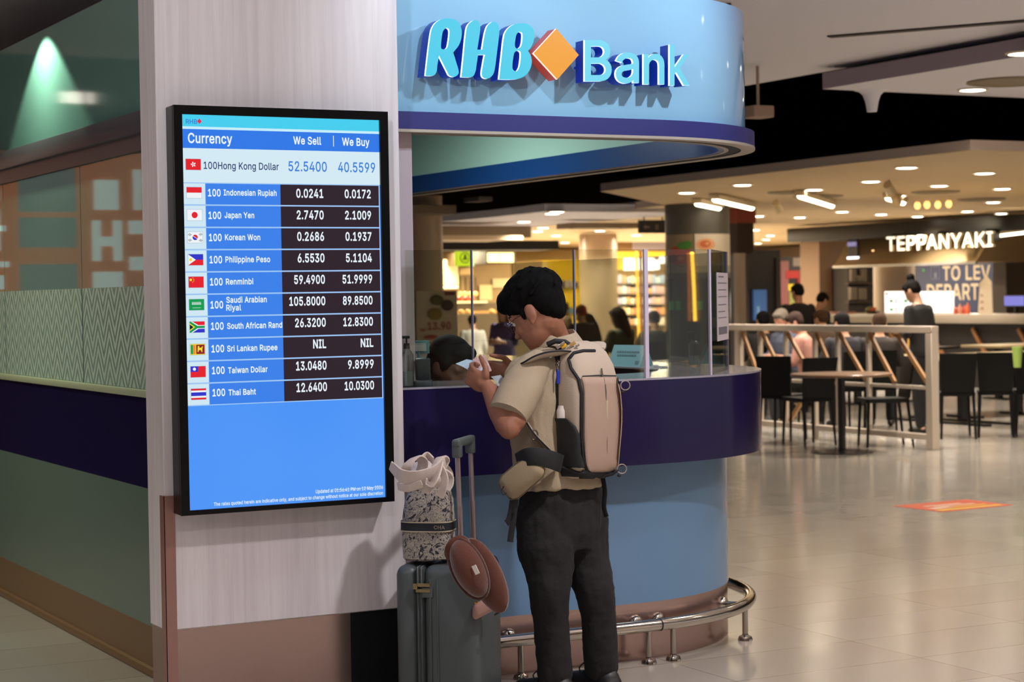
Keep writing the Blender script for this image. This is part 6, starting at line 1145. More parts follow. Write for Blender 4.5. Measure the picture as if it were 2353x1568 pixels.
def hand(b, wrist, fdir, palm, L=0.18, curl=0.5, side=1, r=0.0085):
    """palm, four unequal bent fingers and a side thumb"""
    f = Vector(fdir).normalized(); p = Vector(palm).normalized(); p = (p-f*p.dot(f)).normalized(); s = p.cross(f)*side
    W = Vector(wrist); c = W+f*L*0.26
    b.ell(c, s*0.042, f*L*0.30, p*0.016, 14, 10); limb(b, [W-f*0.02, W+f*L*0.2], [0.024, 0.022], 10, 2)
    for i, (o, ln) in enumerate(((-0.030, 0.40), (-0.010, 0.46), (0.010, 0.43), (0.029, 0.34))):
        k = W+f*L*0.50+s*o; a = curl*(0.8+0.12*i); q = [k-f*0.02]; d = f.copy(); q.append(k)
        for seg, w_ in enumerate((0.42, 0.33, 0.25)):
            d = (f*math.cos(a*(seg+1)*0.75)+p*math.sin(a*(seg+1)*0.75)).normalized(); q.append(q[-1]+d*L*ln*w_*1.05)
        limb(b, q, [r*1.1, r*1.1, r*1.02, r*0.95, r*0.8], 8, 2)
    k = W+f*L*0.14-s*0.034; d0 = (f*0.62-s*0.72+p*0.3).normalized(); d1 = (f*0.86-s*0.25+p*0.45).normalized()
    limb(b, [k, k+d0*L*0.2, k+d0*L*0.2+d1*L*0.17, k+d0*L*0.2+d1*L*0.31], [0.0145, r*1.3, r*1.15, r*0.9], 8, 2)
def head_parts(b, c, X, Y, Z, s=1.0, neck=None):
    """skull, jaw, cheeks, nose, lips, ears about centre c with axes right, forward, up"""
    c = Vector(c); e = lambda o, r, nu=18, nv=12: b.ell(c+X*o[0]*s+Y*o[1]*s+Z*o[2]*s, X*r[0]*s, Y*r[1]*s, Z*r[2]*s, nu, nv)
    e((0, -0.008, 0.028), (0.076, 0.096, 0.092)); e((0, 0.028, -0.045), (0.060, 0.062, 0.072)); e((0, 0.055, -0.088), (0.030, 0.030, 0.024)); e((0, 0.02, -0.02), (0.069, 0.068, 0.07))
    e((0, 0.089, -0.022), (0.0115, 0.016, 0.028), 10, 8); e((0, 0.098, -0.038), (0.016, 0.014, 0.011), 10, 8); e((0, 0.079, -0.067), (0.022, 0.011, 0.007), 10, 8); e((0, 0.078, -0.076), (0.018, 0.010, 0.007), 10, 8)
    for sx in (-1, 1):
        e((sx*0.032, 0.073, 0.014), (0.024, 0.012, 0.010), 10, 8)
        e((sx*0.036, 0.062, -0.03), (0.024, 0.02, 0.022), 10, 8)
        e((sx*0.077, -0.008, -0.008), (0.010, 0.020, 0.031), 10, 8); e((sx*0.079, 0.0, -0.034), (0.007, 0.010, 0.012), 8, 6)
def eyes(par, c, X, Y, Z, s=1.0):
    for sx in (-1, 1):
        b = B(M('eye_white', '#d8d2cb', 0.2)); o = Vector(c)+(X*sx*0.031+Y*0.0775-Z*0.004)*s; b.ell(o, X*0.013*s, Y*0.007*s, Z*0.0065*s, 10, 8); b.use(M('eye_dark', '#1a1210', 0.15)); b.ell(o+Y*0.004*s, X*0.006*s, Y*0.0045*s, Z*0.006*s, 8, 6); b.build('eye', par)
        b = B(M('brow_dark', '#17110e', 0.6)); b.tube([Vector(c)+(X*sx*u+Y*v+Z*w_)*s for u, v, w_ in ((0.015, 0.085, 0.019), (0.032, 0.083, 0.025), (0.05, 0.07, 0.02))], [0.003*s, 0.004*s, 0.002*s], 6); b.build('eyebrow', par)
def hair_cap(b, c, X, Y, Z, s=1.0, bulk=1.0, low=-0.05, tuft=0):
    c = Vector(c); e = lambda o, r: b.ell(c+X*o[0]*s+Y*o[1]*s+Z*o[2]*s, X*r[0]*s, Y*r[1]*s, Z*r[2]*s, 20, 12)
    k = bulk; e((0, -0.014, 0.048), (0.083*k, 0.099*k, 0.082*k)); e((0, -0.045, 0.012), (0.079*k, 0.064*k, 0.075)); e((0, 0.048, 0.078), (0.064*k, 0.048*k, 0.034*k))
    for sx in (-1, 1): e((sx*0.068, 0.018, 0.03), (0.015, 0.026, 0.04))
def person(name, label, base, yaw, pose='stand', H=1.68, shirt='#888888', pants='#22222a', hair='#17120f', skin='#b98a6c', pitch=0.2, hyaw=0.0, style='short', arms='down', lean=0.0, vox=0.014, group=None, legs=True, tz=0.0, scale_w=1.0, seat=None):
    s = H/1.70; T = Matrix.Translation(Vector(base)) @ Matrix.Rotation(yaw, 4, 'Z')
    rot3 = Matrix.Rotation(yaw, 3, 'Z')
    dz = -0.40 if pose == 'sit' else 0.0
    def P(x, y, z):
        if z > 0.9+dz: y = y+(z-0.9-dz)*lean
        return T @ Vector((x*s*scale_w, y*s, z*s))
    ax = lambda v: rot3 @ (Vector(v)*s)
    sh, pn, hr, sk = M('cloth_'+shirt[1:], shirt, 0.85), M('cloth_'+pants[1:], pants, 0.85), M('hair_'+hair[1:], hair, 0.8, spec=0.15), M('skin_'+skin[1:], skin, 0.5)
    z = lambda q: q+dz
    neck = P(0, -0.015, z(1.45)); hc = P(0, 0.025+0.05*pitch, z(1.585))
    Rm = rot3 @ Matrix.Rotation(hyaw, 3, 'Z') @ Matrix.Rotation(-pitch, 3, 'X'); X, Y, Z = Rm.col[0], Rm.col[1], Rm.col[2]
    TS = [(0.86, .165, .118, 0), (0.93, .170, .122, 0), (1.02, .152, .108, 0), (1.10, .148, .104, .005), (1.22, .168, .112, .01), (1.32, .182, .112, .005), (1.39, .172, .095, -.005), (1.44, .10, .07, -.015)]
    secs = lambda k, lo=0, hi=8: [(P(0, y, z(zz_)), ax((w_*k, 0, 0)), ax((0, d*k, 0))) for zz_, w_, d, y in TS[lo:hi]]
    arm = {}
    for sx in (-1, 1):
        S_ = P(sx*0.175, 0, z(1.375))
        if arms == 'down': El, W = P(sx*0.225, -0.02, z(1.11)), P(sx*0.215, 0.07, z(0.87)); fd = ax((0, 0.15, -1))
        elif arms == 'table': El, W = P(sx*0.235, 0.10, z(1.14)), P(sx*0.12, 0.33, z(1.16)); fd = ax((-sx*0.5, 1, -0.1))
        elif arms == 'face': El, W = P(sx*0.20, 0.16, z(1.12)), P(sx*0.06, 0.22, z(1.36)); fd = ax((-sx*0.2, 0.1, 1))
        else: El, W = P(sx*0.22, 0.02, z(1.12)), P(sx*0.10, 0.24, z(1.14)); fd = ax((-sx*0.6, 1, 0.1))
        arm[sx] = (S_, El, W, fd)
    if pose == 'sit': leg = {sx: (P(sx*0.09, 0.0, 0.52), P(sx*0.11, 0.42, 0.50), P(sx*0.11, 0.40, 0.08)) for sx in (-1, 1)}
    else: leg = {sx: (P(sx*0.088, 0, 0.88), P(sx*0.095, 0.02, 0.48), P(sx*0.095, -0.01, 0.09)) for sx in (-1, 1)}
    b = B(sk); head_parts(b, hc, X, Y, Z, s); limb(b, [P(0, -0.02, z(1.36)), neck, hc-Z*0.03*s-Y*0.02*s], [0.058*s, 0.052*s, 0.052*s], 12, 3); trunk(b, secs(0.93))
    for sx in (-1, 1):
        S_, El, W, fd = arm[sx]; limb(b, [S_, El, W], [0.047*s, 0.038*s, 0.025*s]); hand(b, W, fd, ax((-sx, 0.2, -0.2)), 0.17*s, 0.6, sx, 0.009)
        if legs: h, k, a = leg[sx]; limb(b, [h, k, a], [0.078*s, 0.052*s, 0.036*s]); limb(b, [a-ax((0, 0.03, 0.03)), a+ax((0, 0.13, -0.055))], [0.036*s, 0.03*s], 10, 3)
    me = remesh(b, vox, 2, 0.5); o = place(name, me); tag(o, label, 'person', group)
    b = B(hr); hair_cap(b, hc, X, Y, Z, s)
    if style == 'bun': b.ell(hc-Y*0.05*s+Z*0.150*s, X*0.05*s, Y*0.05*s, Z*0.045*s, 14, 10); b.ell(hc-Y*0.03*s+Z*0.12*s, X*0.035*s, Y*0.03*s, Z*0.03*s, 10, 8)
    if style == 'long': limb(b, [hc-Y*0.06*s+Z*0.03*s, hc-Y*0.085*s-Z*0.10*s, neck-Y*0.07*s-Z*0.10*s], [0.075*s, 0.075*s, 0.055*s]); [limb(b, [hc+X*sx*0.065*s, hc+X*sx*0.075*s-Z*0.13*s-Y*0.02*s], [0.03*s, 0.028*s], 10, 3) for sx in (-1, 1)]
    if style != 'bald': place('hair', remesh(b, vox*0.8, 2, 0.5), o)
    b = B(sh); trunk(b, secs(1.10, 0, 7)+[(P(0, -0.012, z(1.445)), ax((.075, 0, 0)), ax((0, .068, 0)))])
    for sx in (-1, 1): S_, El, W, fd = arm[sx]; limb(b, [S_, El, El.lerp(W, 0.55)], [0.062*s, 0.052*s, 0.043*s])
    place('top', remesh(b, vox, 2, 0.5), o)
    if legs:
        b = B(pn); trunk(b, [(P(0, 0, z(0.80) if pose == 'stand' else 0.48), ax((.165, 0, 0)), ax((0, .125, 0))), (P(0, 0, z(0.97)), ax((.17, 0, 0)), ax((0, .125, 0)))])
        for sx in (-1, 1): h, k, a = leg[sx]; limb(b, [h, k, a+Vector((0, 0, 0.02))], [0.095*s, 0.072*s, 0.056*s])
        place('trousers', remesh(b, vox, 2, 0.5), o)
        for sx in (-1, 1):
            a = leg[sx][2]; b = B(M('shoe_dark', '#15120f', 0.5)); f = ax((0, 1, 0)).normalized(); c = Vector((a.x, a.y, base[2] if len(base) > 2 else 0))+f*0.04; b.ell(c+Vector((0, 0, 0.045)), ax((0.045, 0, 0)), ax((0, 0.125, 0)), (0, 0, 0.045), 14, 8); b.box(0, 0, 0, 0, 0, 0) if False else None; b.build('shoe', o)
    if pose == 'sit' and seat: chair(0, 0, yaw, seat, CH, Vector((base[0], base[1], 0))-ax((0, 0.02, 0)))
    return o, hc, (X, Y, Z), P
SEATS = []
camyaw = -math.atan2(FW.x, FW.y)          # yaw that faces straight away from the camera
def at_h(px, py, h):  # ground point under a head seen at (px,py), head-centre height h
    if abs(h-EYE) < 0.02: h = EYE-0.02
    p = PZ(px, py, h); return (p.x, p.y, 0)
def at_d(px, t):
    p = PD(px, 670, t); return (p.x, p.y, 0)
SK1, SK2 = '#b98a6c', '#a9785a'
person('person', 'clerk seated behind the counter, dark haired head bent down in dark clothes', at_d(962, 8.12), camyaw-1.5, 'sit', 1.755, '#1d1a20', '#1a1a1e', '#120f10', '#6d4a3a', 0.32, -0.75, 'short', 'table', 0.12, 0.010, seat='black chair behind the counter on which the clerk sits')
p0_ = person('person', 'woman in black with her hair in a high bun, standing at the bar counter', at_d(2122, 20.3), camyaw+0.75, 'stand', 1.60, '#191716', '#161415', '#120e0d', '#c99a7c', 0.45, 0.1, 'bun', 'work', 0.15)
person('person', 'man in black seen from behind in front of the red and yellow posters', at_d(1834, 25.0), camyaw+0.15, 'stand', 1.60, '#17141a', '#141316', '#0f0c0c', SK2, 0.2, 0.3, 'short', 'down')
person('person', 'dark haired person leaning beside the man in black near the posters', at_d(1866, 25.4), camyaw-0.9, 'stand', 1.48, '#1b181b', '#141316', '#120f0f', SK1, 0.5, 0.0, 'short', 'work', 0.25)
person('person', 'grey haired diner in a blue grey shirt seated behind the left end of the railing', at_d(1820, 22.9), camyaw+2.2, 'sit', 1.70, '#5d6478', '#2a2a30', '#7d7468', '#c08a70', 0.4, 0.1, 'short', 'table', 0.2, seat='black chair of the grey haired diner behind the railing')
person('person', 'diner in a pinkish top seated behind the railing, near the grey haired diner', at_d(1862, 21.9), camyaw+1.2, 'sit', 1.66, '#a8786a', '#2a2a30', '#3a2c26', '#c08a70', 0.4, 0.1, 'short', 'table', 0.2, seat='black chair of the diner in pinkish top')
person('person', 'dark haired diner in dark clothes, head just above the middle of the railing', at_d(1940, 21.0), camyaw+0.4, 'sit', 1.66, '#2b2a30', '#222226', '#110e0e', SK1, 0.1, 0, 'short', 'table', 0.05, seat='black chair of the dark haired diner at mid railing')
person('person', 'brown haired diner behind the right part of the railing, under the green dish menu', at_d(2020, 21.2), camyaw-0.2, 'sit', 1.64, '#3a332f', '#222226', '#3f2c20', SK1, 0.1, 0, 'short', 'table', 0.05, seat='black chair of the brown haired diner under the dish menu')
person('person', 'brown haired diner between the pier and the bar, head just over the railing', at_d(1892, 24.0), camyaw+0.2, 'sit', 1.66, '#6d584a', '#222226', '#4b3626', SK1, 0.2, 0.4, 'short', 'table', 0.1, seat='black chair of the diner between pier and bar')
person('person', 'diner in dark grey seated low behind the left end post of the railing', at_d(1756, 23.4), camyaw+0.2, 'sit', 1.66, '#201d1e', '#222226', '#100d0d', SK1, 0.1, 0, 'short', 'table', 0.05, seat='black chair of the diner in dark grey at the railing end')
# people far behind the glass screens
person('person', 'person in a white shirt with an orange mark, seen through glass above the clerk', at_d(1085, 26.5), camyaw+0.2, 'stand', 1.25, '#b9b4a8', '#2e2c2c', '#17120f', SK1, 0.2, 0, 'short', 'down')
person('person', 'woman with long brown hair in a purple dress, seen through glass left of the customer', at_d(1156, 25.0), camyaw+2.6, 'stand', 1.38, '#4a3f78', '#3c3466', '#5a4430', SK1, 0.2, 0, 'long', 'work')
person('person', 'child in a dark top and red cap, seen through glass right of the customer', at_d(1336, 24.0), camyaw+0.4, 'stand', 1.38, '#2a2422', '#222226', '#a02a24', SK1, 0.1, 0, 'short', 'down')
person('person', 'brown haired person in the yellow shop just behind the customer neck', at_d(1298, 29.0), camyaw+1.8, 'stand', 1.40, '#6b5038', '#333036', '#5a3626', SK1, 0.2, 0, 'short', 'down')
person('person', 'seated diner in pale clothes left of the blue tent card, seen through glass', at_d(1362, 24.5), camyaw+1.6, 'sit', 1.66, '#a39a8a', '#3a3a40', '#2a201a', SK1, 0.3, 0, 'long', 'table', 0.1, seat='black chair seen through glass under the diner in pale clothes')
person('person', 'dark haired diner in olive green, seen through glass under the white shop sign', at_d(1432, 25.0), camyaw+0.8, 'sit', 1.74, '#3d4230', '#2a2a26', '#1c1612', SK1, 0.3, 0, 'long', 'table', 0.1, seat='black chair seen through glass under the diner in olive green')
person('person', 'diner in dark green at the foot of the sweet shop shelves, seen through glass', at_d(1506, 26.0), camyaw+0.2, 'sit', 1.66, '#2f3a30', '#2a2a26', '#17120f', SK1, 0.2, 0, 'short', 'table', 0.1, seat='black chair seen through glass under the diner in dark green')
stable(Vector(at_d(1478, 22.2)), 0.7, 0.35, 'dark table seen through glass between the two amber strips', MTB, rz=camyaw)
stable(Vector(at_d(1395, 27.4)), 0.8, 0.35, 'pale table seen through glass under the yellow shop front', MPT, rz=camyaw)
# ================================================================ the customer
from mathutils.bvhtree import BVHTree
Rh = Vector((math.cos(YAW), -math.sin(YAW), 0)); Fh = Vector((math.sin(YAW), math.cos(YAW), 0)); Uz = Vector((0, 0, 1))
def cv(r, d, u): return Rh*r+Fh*d+Uz*u
be = math.radians(48); MF = cv(-math.sin(be), math.cos(be), 0); ML = cv(-math.cos(be), -math.sin(be), 0)
def folds(me, amp, sc, seed=0.0, zs=0.5):
    off = Vector((seed, seed*1.7, seed*0.3))
    ns = [v.normal.copy() for v in me.vertices]
    for v, n in zip(me.vertices, ns):
        q = Vector((v.co.x*sc, v.co.y*sc, v.co.z*sc*zs))+off
        v.co += n*amp*(noise.noise(q)+0.5*noise.noise(q*2.3))
    me.update(); return me
ga_, pi_ = math.radians(66), math.radians(29)
HY = cv(-math.sin(ga_)*math.cos(pi_), math.cos(ga_)*math.cos(pi_), -math.sin(pi_)); HX = cv(math.cos(ga_), math.sin(ga_), 0); HZ = HX.cross(HY)
HC = PD(1234, 717, 7.22); HS = 1.13
TCEN = [(1150, 1288, .162, .120), (1060, 1276, .158, .112), (980, 1266, .160, .106), (900, 1264, .176, .104), (858, 1270, .184, .100), (826, 1278, .168, .084), (802, 1277, .10, .064)]
def tsec(k, lo=0, hi=9, ex=0.0): return [(PD(px, py, 7.25), ML*(w_+ex)*k, MF*(d+ex)*k) for py, px, w_, d in TCEN[lo:hi]]
SL, SR = PD(1231, 845, 7.13), PD(1352, 838, 7.37)
EL_, WL = PD(1170, 984, 7.00), PD(1121, 890, 7.12)
ER_, WR = PD(1268, 950, 7.42), PD(1184, 857, 7.30)
def gz(px, t, z): p = PD(px, 670, t); return Vector((p.x, p.y, z))
HIPL, HIPR = PD(1250, 1165, 7.19), PD(1332, 1162, 7.31)
KNL, KNR = PD(1264, 1350, 7.14), PD(1364, 1352, 7.28)
ANL, ANR = gz(1262, 7.17, 0.09), gz(1368, 7.30, 0.09)
SKM = M('skin_customer', '#94614a', 0.5, var=0.06, vscale=30)
b = B(SKM); head_parts(b, HC, HX, HY, HZ, HS)
limb(b, [PD(1280, 800, 7.25), PD(1270, 768, 7.24), HC-HZ*0.05-HY*0.02], [0.066, 0.056, 0.056], 14, 4)
trunk(b, tsec(0.9)); 
limb(b, [SL, EL_, WL], [0.050, 0.043, 0.027]); limb(b, [SR, ER_, WR], [0.050, 0.043, 0.027])
limb(b, [EL_, EL_.lerp(WL, 0.35), WL], [0.042, 0.046, 0.027])
FDL = cv(-0.62, 0.25, 0.40); PML = cv(0.45, 0.80, 0.15)
hand(b, WL, FDL, PML, 0.165, 1.35, -1, 0.0092); FDR = cv(-0.95, 0.05, 0.12); PMR = cv(-0.1, -0.85, -0.3)
hand(b, WR, FDR, PMR, 0.178, 0.75, 1, 0.0088)
for h, k, a in ((HIPL, KNL, ANL), (HIPR, KNR, ANR)): limb(b, [h, k, a], [0.085, 0.055, 0.038]); limb(b, [a-MF*0.03-Uz*0.03, a+MF*0.15-Uz*0.055], [0.036, 0.03], 10, 3)
man = place('person', remesh(b, 0.0052, 2, 0.5)); tag(man, 'young man in a beige short sleeved shirt and dark trousers counting banknotes at the counter, backpack on', 'person')
man['label'] = 'young man in beige shirt and dark trousers with backpack, counting banknotes at the counter'
eyes(man, HC, HX, HY, HZ, HS)
# hair, combed forward with a fringe over the brow
b = B(M('hair_black', '#070606', 0.85, spec=0.12)); e = lambda o, r: b.ell(HC+(HX*o[0]+HY*o[1]+HZ*o[2])*HS, HX*r[0]*HS, HY*r[1]*HS, HZ*r[2]*HS, 24, 14)
e((0, -0.012, 0.056), (0.087, 0.106, 0.086)); e((0, -0.044, 0.022), (0.079, 0.064, 0.074)); e((0, 0.05, 0.078), (0.073, 0.060, 0.044)); e((0, 0.086, 0.066), (0.058, 0.026, 0.024)); e((0, -0.062, -0.015), (0.054, 0.036, 0.046))
for sx in (-1, 1): e((sx*0.067, 0.030, 0.045), (0.016, 0.034, 0.034)); e((sx*0.0745, 0.020, 0.006), (0.0045, 0.010, 0.026))
rr_ = random.Random(5)
for i in range(90):
    a = rr_.uniform(0, 2*PI); el = rr_.uniform(0.05, 1.35); d = HX*math.cos(a)*math.cos(el)*0.088+HY*(math.sin(a)*math.cos(el)*0.107-0.012)+HZ*(math.sin(el)*0.088+0.052)
    p = HC+d*HS*0.985; t = (HY*0.8-HZ*0.5+HX*rr_.uniform(-0.5, 0.5)).normalized(); n_ = (d-HZ*0.05).normalized(); t = (t-n_*t.dot(n_)).normalized()
    limb(b, [p-t*0.03, p+n_*0.004, p+t*0.035+n_*0.001], [0.005, 0.006, 0.003], 6, 2)
place('hair', folds(remesh(b, 0.005, 1, 0.5), 0.0018, 60, 3.1), man)
# spectacles
b = B(M('specs_dark', '#2a211d', 0.3, metal=0.5))
for sx in (-1, 1):
    o = HC+(HX*sx*0.033+HY*0.098-HZ*0.004)*HS; b.tube([o+(HX*math.cos(a)*0.025+HZ*math.sin(a)*0.019-HY*abs(math.cos(a))*0.004)*HS for a in [2*PI*i/20 for i in range(20)]], 0.0014, 6, closed=True)
    b.tube([HC+(HX*sx*u+HY*v+HZ*w_)*HS for u, v, w_ in ((0.058, 0.094, 0.002), (0.074, 0.05, 0.004), (0.080, -0.005, 0.004), (0.079, -0.02, -0.012))], 0.0013, 6)
b.tube([HC+(HX*u+HY*0.1+HZ*v)*HS for u, v in ((-0.009, 0.0), (0, 0.004), (0.009, 0.0))], 0.0014, 6); sp_o = b.build('spectacles', man)
b = B(glass_mat('specs_glass', '#f4f6f4', 0.08))
for sx in (-1, 1):
    o = HC+(HX*sx*0.033+HY*0.097-HZ*0.004)*HS; b.f([b.v(o+(HX*math.cos(a)*0.0245+HZ*math.sin(a)*0.0185)*HS) for a in [2*PI*i/20 for i in range(20)]])
b.build('lens_pair', sp_o, norm=False)
# shirt with collar
SHM = M('shirt_beige', '#a8977f', 0.85, bump=0.25, bscale=260)
b = B(SHM); trunk(b, [(PD(1287, 1118, 7.25), ML*.182, MF*.142), (PD(1287, 1108, 7.25), ML*.184, MF*.144)]+tsec(1.10, 1, 6, 0.006)+[(PD(1276, 798, 7.25), ML*.088, MF*.070)], 28)
hem = PD(1168, 952, 7.02)
limb(b, [SL, SL.lerp(hem, 0.42)], [0.066, 0.070], 18, 4); limb(b, [SR, SR.lerp(ER_, 0.8)], [0.074, 0.072], 16, 5)
me = folds(remesh(b, 0.0062, 2, 0.5), 0.0105, 12, 1.3, 0.55); folds(me, 0.004, 30, 4.0, 0.4); shirt = place('shirt', me, man)
def sleeve(S0, mid, H_, r0, r1, r2, nm):
    b = B(SHM); P_, R2 = [], []
    for i in range(13):
        t = i/12; P_.append(S0*(1-t)**2+mid*2*t*(1-t)+H_*t*t); R2.append(r0*(1-t)**2+r1*2*t*(1-t)+r2*t*t)
    ax_ = (H_-mid).normalized(); P_ += [H_, H_-ax_*0.004, H_-ax_*0.06]; R2 += [r2-0.003, r2-0.006, r2-0.012]
    b.tube(P_, R2, 26, caps=False); o = b.build(nm, shirt, smooth=True); folds(o.data, 0.005, 16, 3.3, 0.6); return o
sleeve(SL+Uz*0.008, SL.lerp(hem, 0.5)+ML*0.012, hem, 0.062, 0.086, 0.0715, 'sleeve')
b = B(SHM); cc = PD(1280, 779, 7.24); cu_ = (HC-cc).normalized()*0.5+Uz; cu_.normalize(); c1 = ML-cu_*ML.dot(cu_); c1.normalize(); c2 = cu_.cross(c1)
N_ = 26; rows = []
for r, h in ((0.070, -0.015), (0.067, 0.012), (0.070, 0.022), (0.080, 0.010), (0.092, -0.014), (0.088, -0.016)):
    rows.append([cc+(c1*math.cos(a)+c2*math.sin(a))*r+cu_*(h-0.012*(1 if math.sin(a) > 0.6 else 0)) for a in [2*PI*i/N_ for i in range(N_)]])
b.loft(rows, caps=False); b.build('collar', shirt)
b = B(M('seam_beige', '#8f7f69', 0.85)); 
# trousers
PM_ = M('trouser_char', '#151214', 0.85, bump=0.2, bscale=220)
b = B(PM_); trunk(b, [(PD(1290, 1090, 7.25), ML*.158, MF*.122), (PD(1290, 1150, 7.25), ML*.172, MF*.135), (PD(1290, 1215, 7.25), ML*.168, MF*.135), (PD(1291, 1260, 7.25), ML*.14, MF*.11)], 26)
limb(b, [PD(1252, 1190, 7.19), PD(1256, 1260, 7.17), PD(1262, 1305, 7.16), KNL, PD(1265, 1420, 7.17), ANL+Uz*0.03], [0.108, 0.108, 0.094, 0.078, 0.066, 0.067], 20, 5)
limb(b, [PD(1332, 1190, 7.31), PD(1338, 1260, 7.31), PD(1350, 1305, 7.30), KNR, PD(1376, 1420, 7.30), ANR+Uz*0.03], [0.106, 0.102, 0.088, 0.075, 0.064, 0.066], 20, 5)
me = folds(remesh(b, 0.0068, 2, 0.5), 0.006, 11, 7.7, 0.5); folds(me, 0.003, 26, 2.0, 1.2); place('trousers', me, man)
SOL = M('sole_black', '#0b0b0c', 0.6)
for a in (ANL, ANR):
    b = B(M('shoe_black', '#131214', 0.5)); g = Vector((a.x, a.y, 0)); limb(b, [g-MF*0.045+Uz*0.055, g+MF*0.05+Uz*0.055, g+MF*0.16+Uz*0.042], [0.045, 0.048, 0.04], 14, 4); b.ell(g-MF*0.03+Uz*0.075, ML*0.045, MF*0.05, Uz*0.045, 14, 8)
    sh_ = place('shoe', remesh(b, 0.006, 2, 0.5), man); b = B(SOL)
    b.prism([(0.045*math.cos(t)*(1 if math.sin(t) < 0 else 1.05), 0.06+0.155*math.sin(t)) for t in [2*PI*i/24 for i in range(24)]], lambda u, v, h: g+ML*u+MF*v+Uz*(0.001+0.022*h), 1); b.build('sole', sh_)
    b = B(M('lace_dark', '#2a2828', 0.8)); q = g+Uz*0.105+MF*0.06; 
    for sg in (-1, 1): b.tube([q, q+ML*0.03*sg+Uz*0.025, q+ML*0.055*sg+Uz*0.012, q+ML*0.05*sg-Uz*0.012, q], 0.003, 6)
    b.build('lace', sh_)
# ---------------------------------------------------------------- backpack
BR, BK = -ML, -MF
BC = PD(1352, 940, 7.155)
def bagz(py): return PD(1352, py, 7.155).z
BSEC = [(1096, .088, .040), (1090, .112, .058), (1070, .124, .067), (1020, .127, .071), (940, .127, .072), (880, .124, .068), (840, .116, .060), (810, .100, .048), (792, .078, .034), (784, .045, .018)]
def bag_ring(py, a, d, n=36, inset=0.0):
    c = Vector((BC.x, BC.y, bagz(py)))+BK*(d-0.067); out = []
    for i in range(n):
        t = 2*PI*i/n; ct, st = math.cos(t), math.sin(t); ex = 0.55
        out.append(c+BR*math.copysign(abs(ct)**ex, ct)*(a-inset)+BK*math.copysign(abs(st)**ex, st)*(d-inset))
    return out
pack = thing('backpack', 'beige backpack with black piping, bottom and side pocket on the customer back', 'backpack', BC)
BGM = M('pack_beige', '#b7a693', 0.75, bump=0.2, bscale=300); BKM = M('pack_black', '#141417', 0.7, bump=0.2, bscale=300)
b = B(BGM); b.loft([bag_ring(*q) for q in BSEC]); bagb = b
tmp = bmesh.new(); 
me0 = bpy.data.meshes.new('t0'); b.bm.to_mesh(me0); body = b.build('main_body', pack, smooth=True)
folds(body.data, 0.003, 14, 2.2)
BV = BVHTree.FromPolygons([tuple(v.co) for v in body.data.vertices], [tuple(p.vertices) for p in body.data.polygons])
def on_bag(px, py, out=0.0):
    d = ray(px, py); h = BV.ray_cast(EYEP, d.normalized())
    if h[0] is None:
        h = BV.find_nearest(PD(px, py, 7.13)); q = PD(px, py, (h[0]-EYEP).dot(FW)); return q-d.normalized()*out, -d.normalized()
    n = h[1]; n = n if n.dot(d) < 0 else -n
    return h[0]+n*out, n
def bag_line(pxs, r, m, nm, par=None, sub=5, out=0.001):
    P = [Vector((p[0], p[1])) for p in pxs]; pts = []
    for i in range(len(P)-1):
        for j in range(sub): q = P[i].lerp(P[i+1], j/sub); pts.append(on_bag(q.x, q.y, out)[0])
    pts.append(on_bag(P[-1].x, P[-1].y, out)[0]); b = B(m); b.tube(pts, r, 8); return b.build(nm, par or pack)
def bag_patch(poly, m, nm, out=0.0022, par=None, grid=10):
    """fabric panel hugging the bag: polygon in rows of (py, x0, x1)"""
    b = B(m); rows = []
    for py, x0, x1 in poly:
        rows.append([on_bag(x0+(x1-x0)*i/grid, py, out)[0] for i in range(grid+1)])
    g = [[b.v(p) for p in r] for r in rows]
    for r0, r1 in zip(g, g[1:]):
        for i in range(grid):
            f = b.f([r0[i], r1[i], r1[i+1], r0[i+1]]); f and setattr(f, 'smooth', True)
    o = b.build(nm, pack); s_ = o.modifiers.new('s', 'SOLIDIFY'); s_.thickness = 0.004; s_.offset = -1; return o
bag_line([(1366, 807), (1340, 807), (1318, 812), (1307, 826), (1312, 846), (1329, 872), (1336, 905), (1336, 1003), (1341, 1066), (1352, 1084)], 0.0065, BKM, 'piping')
bag_patch([(1083, 1356, 1398), (1078, 1349, 1408), (1068, 1345, 1417), (1045, 1343, 1424), (1000, 1341, 1428), (970, 1341, 1430), (940, 1341, 1430), (905, 1341, 1427), (885, 1339, 1423), (868, 1334, 1417)], M('pack_rose', '#a98e7e', 0.7, bump=0.2, bscale=300), 'front_pocket', 0.0055, None, 16)
bag_line([(1337, 866), (1370, 864), (1412, 865)], 0.0022, BKM, 'seam', out=0.006); bag_line([(1383, 868), (1390, 905), (1392, 960), (1391, 1010), (1391, 1046)], 0.002, M('zip_dark', '#4a3d36', 0.6), 'zip', out=0.0075)
bag_patch([(1092, 1272, 1400), (1084, 1266, 1410), (1072, 1264, 1340), (1040, 1258, 1334), (1000, 1258, 1332), (980, 1261, 1324), (966, 1270, 1312), (961, 1278, 1304)], BKM, 'side_pocket', 0.010)
bag_patch([(1096, 1330, 1396), (1092, 1330, 1408), (1086, 1334, 1416), (1080, 1336, 1422)], BKM, 'base_panel', 0.0045, None, 16)
for px, py, ln in ((1378, 848, 30), (1386, 884, 38)):
    p, n = on_bag(px, py, 0.009); b = B(M('cord_grey', '#6a5d50', 0.6)); b.tube([p, p-Uz*ln/618*0.5+n*0.004, p-Uz*ln/618+n*0.002], 0.0032, 6); b.build('zip_pull', pack)
p, n = on_bag(1390, 930, 0.009); b = B(M('pull_pale', '#b3a387', 0.6)); b.obox(p-Uz*0.02, n.cross(Uz), n, Uz, 0.005, 0.002, 0.034, 0.001); b.build('zip_pull', pack)
